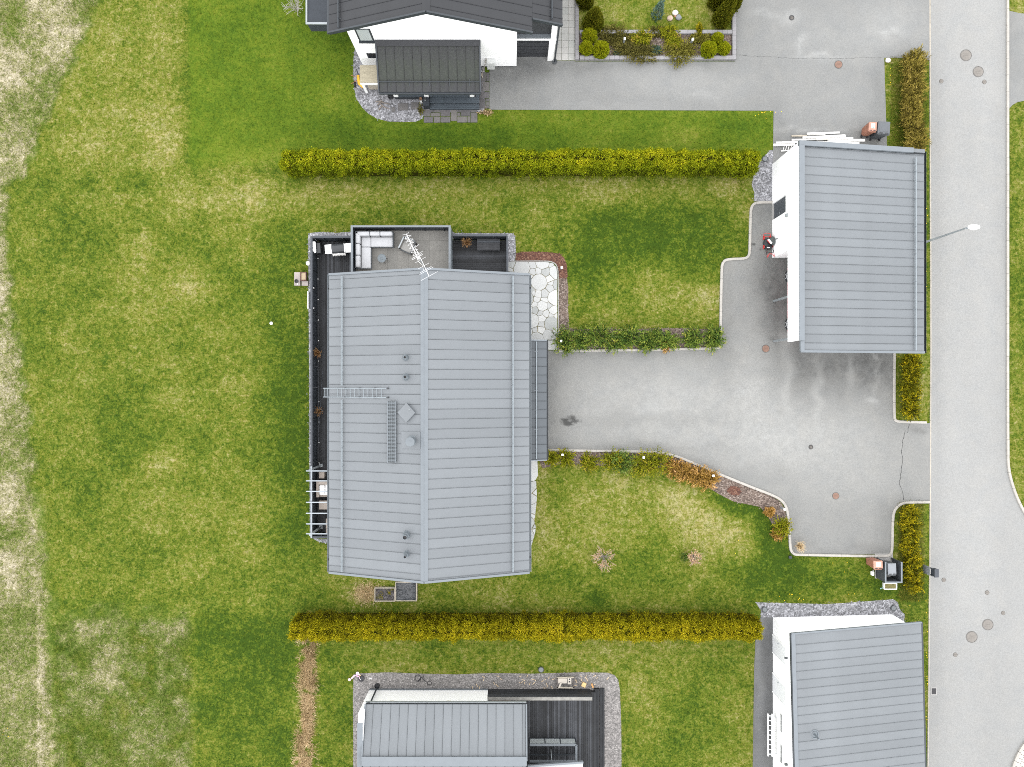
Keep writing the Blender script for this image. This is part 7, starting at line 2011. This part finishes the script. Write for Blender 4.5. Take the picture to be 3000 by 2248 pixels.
# ================================================================== NORTH HOUSE SMALL THINGS
t = thing('wood_shed', 'low lean-to with worn plywood top and white frame', 'shed', (PX(1080,.7),18.0,0))
sx0, sx1, sy0, sy1, sz = PX(1054,1.42), -7.35, 17.60, 18.62, 1.42
obj('top_board', MB().box(sx0,sy0,sz-.04,sx1,sy1,sz), pm('worn_plywood',(0.285,0.255,0.185),.85,.18,2.5,.18,20,stretch=(1,6,1)), t)
obj('front_beam', MB().box(sx0+.02,sy0-.06,sz-.22,sx1,sy0-.002,sz-.05), M_WPAINT, t)
obj('post', MB().box(sx0+.06,sy0-.05,0,sx0+.22,sy0+.03,sz-.221), M_WPAINT, t)
obj('post', MB().box(sx0+.06,sy1-.12,0,sx0+.18,sy1-.02,sz-.05), M_WPAINT, t)
obj('shelf', MB().box(sx0+.3,sy0+.05,.55,sx1,sy1-.05,.60).box(sx0+.3,sy0+.1,.2,sx1-.2,sy1-.3,.24), M_WOOD, t)
t = thing('wheelbarrow', 'yellow wheelbarrow tipped against the wood shed', 'wheelbarrow', at(1052,245))
def S4(x, y, z): return at(1020+x/4.809, 100+y/4.809, z)
M_YEL = pm('yellow_paint', (0.62,0.33,0.03), .5, .06)
tray = [S4(118,582,.75),S4(150,575,.75),S4(160,655,.62),S4(215,755,.35),S4(190,755,.30),S4(135,705,.35)]
mb = MB(); mb.add([Vector(p) for p in tray]+[Vector(p)+Vector((.03,.0,-.12)) for p in tray], [tuple(range(6)), tuple(reversed(range(6,12)))]+[(i,6+i,6+(i+1)%6,(i+1)%6) for i in range(6)])
obj('tray', mb, M_YEL, t)
for a, b in (((115,495,.7),(150,590,.6)),((150,590,.6),(170,690,.35)),((45,700,.2),(150,640,.5)),((40,580,.3),(120,610,.5))): obj('handle', MB().tube(S4(*a),S4(*b),.017), M_DKMET if a[0] > 100 else pm('rust_handle',(0.25,0.10,0.05),.7,.1), t)
w = S4(95,710,.18); obj('wheel', MB().torus((w[0],w[1],.18),.15,.04,'X'), M_BLACK, t)
c = S4(600,885,.0)
t = thing('tyre', 'small black tyre lying beside the porch', 'tyre', c)
obj('rubber', MB().torus((c[0],c[1],.06),.13,.055), M_BLACK, t); obj('hub', MB().lathe((c[0],c[1],.02),[(.09,0),(.09,.05),(.02,.06)],14), M_DKMET, t)
c = S4(1087,930,.5)
t = thing('lantern', 'round dark lantern on the porch pedestal', 'lantern', (c[0],c[1],.5))
obj('base', MB().lathe((c[0],c[1],.5),[(.10,0),(.10,.04),(.06,.05)],16), M_DKMET, t); obj('lamp_glass', MB().lathe((c[0],c[1],.55),[(.06,0),(.06,.12)],14), M_PALEGLASS, t); obj('cap', MB().lathe((c[0],c[1],.67),[(.09,0),(.02,.06)],14), M_DKMET, t)
c = S4(1036,945,0)
t = thing('plant_stand', 'brown pot on a slim white stand by the pedestal', 'pot', c)
obj('stand', MB().box(c[0]-.06,c[1]-.14,0,c[0]+.06,c[1]-.02,.42), M_WPAINT, t); obj('pot', MB().lathe((c[0],c[1]-.08,.42),[(.07,0),(.10,.14),(.08,.14),(.01,.10)],14), pm('terracotta_brown',(0.15,0.085,0.05),.8,.1), t)
t = thing('driftwood', 'grey driftwood sculpture lying in the round gravel', 'driftwood', S4(500,1000,0))
for a, b in (((390,955,.08),(490,945,.2)),((420,1000,.05),(470,930,.25)),((460,960,.1),(590,990,.06)),((470,1010,.06),(590,1060,.05)),((430,1065,.05),(470,1020,.1)),((440,970,.1),(520,1040,.12))): obj('branch', MB().tube(S4(*a),S4(*b),.04,.02,7), pm('grey_driftwood',(0.17,0.145,0.125),.9,.15), t)
t = thing('garden_tools', 'wire plant hoops leaning on the wall behind the shed', 'hoops', S4(320,430,0))
for k in range(3): obj('hoop', MB().path([S4(255+k*55,440,.1),S4(262+k*55,405,.5),S4(290+k*50,400,.52),S4(300+k*55,440,.1)],.010), M_DKMET, t)
bush('low_plant', 'dry leafy weeds beside the slate paving', 'plant', 1234, 324, 8, .18, M_OLJ, nb=14, per=10, ry=16)
bush('low_plant', 'withered flower clump at the driveway corner by slate', 'plant', 1426, 332, 22, .18, M_TANGR, nb=22, per=10, ry=9, t0=.35)

# ================================================================== SOUTH HOUSE SMALL THINGS
def B6(x, y, z): return at(1000+x/16.58, 1940+y/16.58, z)
M_PNK = pm('pink_paint', (0.66,0.30,0.45), .4, .05); M_LPNK = pm('pale_pink_plastic', (0.72,0.55,0.66), .5, .05)
t = thing('kids_bike', 'pink toddler bike lying at the gravel corner', 'bicycle', B6(750,700,0))
w = B6(985,780,0); wh = obj('wheel', MB().torus((w[0],w[1],.09),.15,.04,n=24), M_BLACK, t); obj('rim', MB().lathe((w[0],w[1],.07),[(.13,0),(.13,.03),(.02,.05)],20), M_DKMET, wh)
w = B6(805,520,0); wh = obj('wheel', MB().torus((w[0],w[1],.10),.075,.028,n=20), M_LPNK, t); obj('hub', MB().lathe((w[0],w[1],.08),[(.04,0),(.04,.05)],12), M_PNK, wh)
w = B6(410,825,0); wh = obj('wheel', MB().torus((w[0],w[1],.08),.055,.03,n=20), M_LPNK, t); obj('hub', MB().lathe((w[0],w[1],.06),[(.04,0),(.04,.04)],12), M_LPNK, wh)
obj('frame', MB().path([B6(460,830,.12),B6(660,640,.18),B6(700,640,.2),B6(800,710,.2),B6(860,700,.18),B6(900,820,.14)],.026), M_PNK, t)
obj('seat_board', MB().bar(B6(480,810,.2),B6(650,640,.22),.07,.04), M_LPNK, t)
obj('handlebar', MB().path([B6(790,640,.22),B6(890,580,.24)],.02), M_LPNK, t)
obj('fork', MB().path([B6(850,690,.2),B6(890,800,.16),B6(960,880,.14)],.016), M_ALU, t)
obj('grip', MB().ball(B6(910,650,.2),.035), pm('yellow_grip',(0.7,0.5,0.25),.6,.05), t)
def Cc(x, y, z=.03): return at(1010+x/7.135, 1960+y/7.135, z)
pts = [Cc(1460,240)]
for i in range(30): a = 2.6-i*.36; pts.append(Cc(1530+60*math.cos(a)+(i//18)*-8,195-68*math.sin(a)))
pts += [Cc(1600,175),Cc(1640,215),Cc(1690,262),Cc(1720,290)]
for i in range(18): a = 2.8+i*.36; pts.append(Cc(1770+48*math.cos(a),297+40*math.sin(a)))
pts += [Cc(1720,280),Cc(1650,240),Cc(1630,180),Cc(1665,120)]
tag(obj('cable', MB().path(pts,.014,5), M_BLACK, loc=pts[0]), 'black cable loops lying on the south gravel', 'cable')
t = thing('sawhorse', 'weathered wooden work frame with planks on the gravel', 'work frame', at(1657,2000))
M_DWD = pm('dark_old_wood',(0.085,0.075,0.07),.85,.2)
def K6(x, y, z): return at(1000+x/2.458, 1900+y/2.458, z)
for a, b in (((1555,210),(1555,285)),((1678,208),(1672,285)),((1550,212),(1680,208)),((1552,280),(1675,283))): obj('frame_bar', MB().bar(K6(*a,.35),K6(*b,.35),.07,.07), M_WOOD if a[1] > 270 or a[1] == 212 else M_DWD, t)
for x, y in ((1556,214),(1676,212),(1556,280),(1672,282)): obj('leg', MB().bar(K6(x,y,.0),K6(x,y,.32),.06,.06), M_DWD, t)
M_PPL = pm('pale_plank',(0.34,0.31,0.27),.8,.12)
obj('plank', MB().bar(K6(1592,222,.42),K6(1592,268,.42),.40,.04,up=(0,0,1)) if False else MB().box(K6(1562,0,.42)[0],K6(0,252,.42)[1],.39,K6(1625,0,.42)[0],K6(0,218,.42)[1],.42), M_PPL, t)
pk = obj('plank', MB().box(K6(1630,0,.42)[0],K6(0,258,.42)[1],.39,K6(1656,0,.42)[0],K6(0,212,.42)[1],.43), M_PPL, t)
for y in (222,240): obj('hole', MB().lathe(K6(1643,y,.43),[(.05,0),(.05,.002)],10), M_BLACK, pk)
obj('plank', MB().bar(K6(1568,282,.45),K6(1582,248,.45),.10,.03), M_PPL, t)
for (x, y, w, l, a, m_, lab) in ((1745,258,.24,.26,-25,pm('fresh_cut_wood',(0.60,0.42,0.20),.8,.08),'freshly cut pale wood block on the gravel'),(1807,265,.10,.24,20,pm('orange_cut_wood',(0.40,0.22,0.085),.8,.1),'narrow orange wood piece on the gravel')):
    c = K6(x,y,0); o = obj('wood_block', MB().box(c[0]-w/2,c[1]-l/2,.005,c[0]+w/2,c[1]+l/2,.12), m_, loc=c, bevel=.008); o.rotation_euler = (0,0,R(a)); tag(o, lab, 'wood block')
random.seed(5)
mb = MB()
for _ in range(46):
    x, y = random.gauss(1545,75), random.uniform(1980,2016)
    if random.random() < .3: x = random.gauss(1700,40)
    p = at(x,y,.02); a = random.uniform(0,3.14); l = random.uniform(.04,.11)
    mb.bar((p[0]-l*math.cos(a),p[1]-l*math.sin(a),.03),(p[0]+l*math.cos(a),p[1]+l*math.sin(a),.03),.03,.012)
tag(obj('wood_chips', mb, pm('pale_chips',(0.48,0.37,0.24),.9,.15)), 'pale wood chips scattered on the south gravel', 'wood chips', kind='stuff')
tag(obj('stick', MB().bar(B6(1375,770,.03),B6(1460,810,.03),.05,.02), M_WPAINT, loc=B6(1410,790,0)), 'short white stick on the gravel by the pink bike', 'stick')
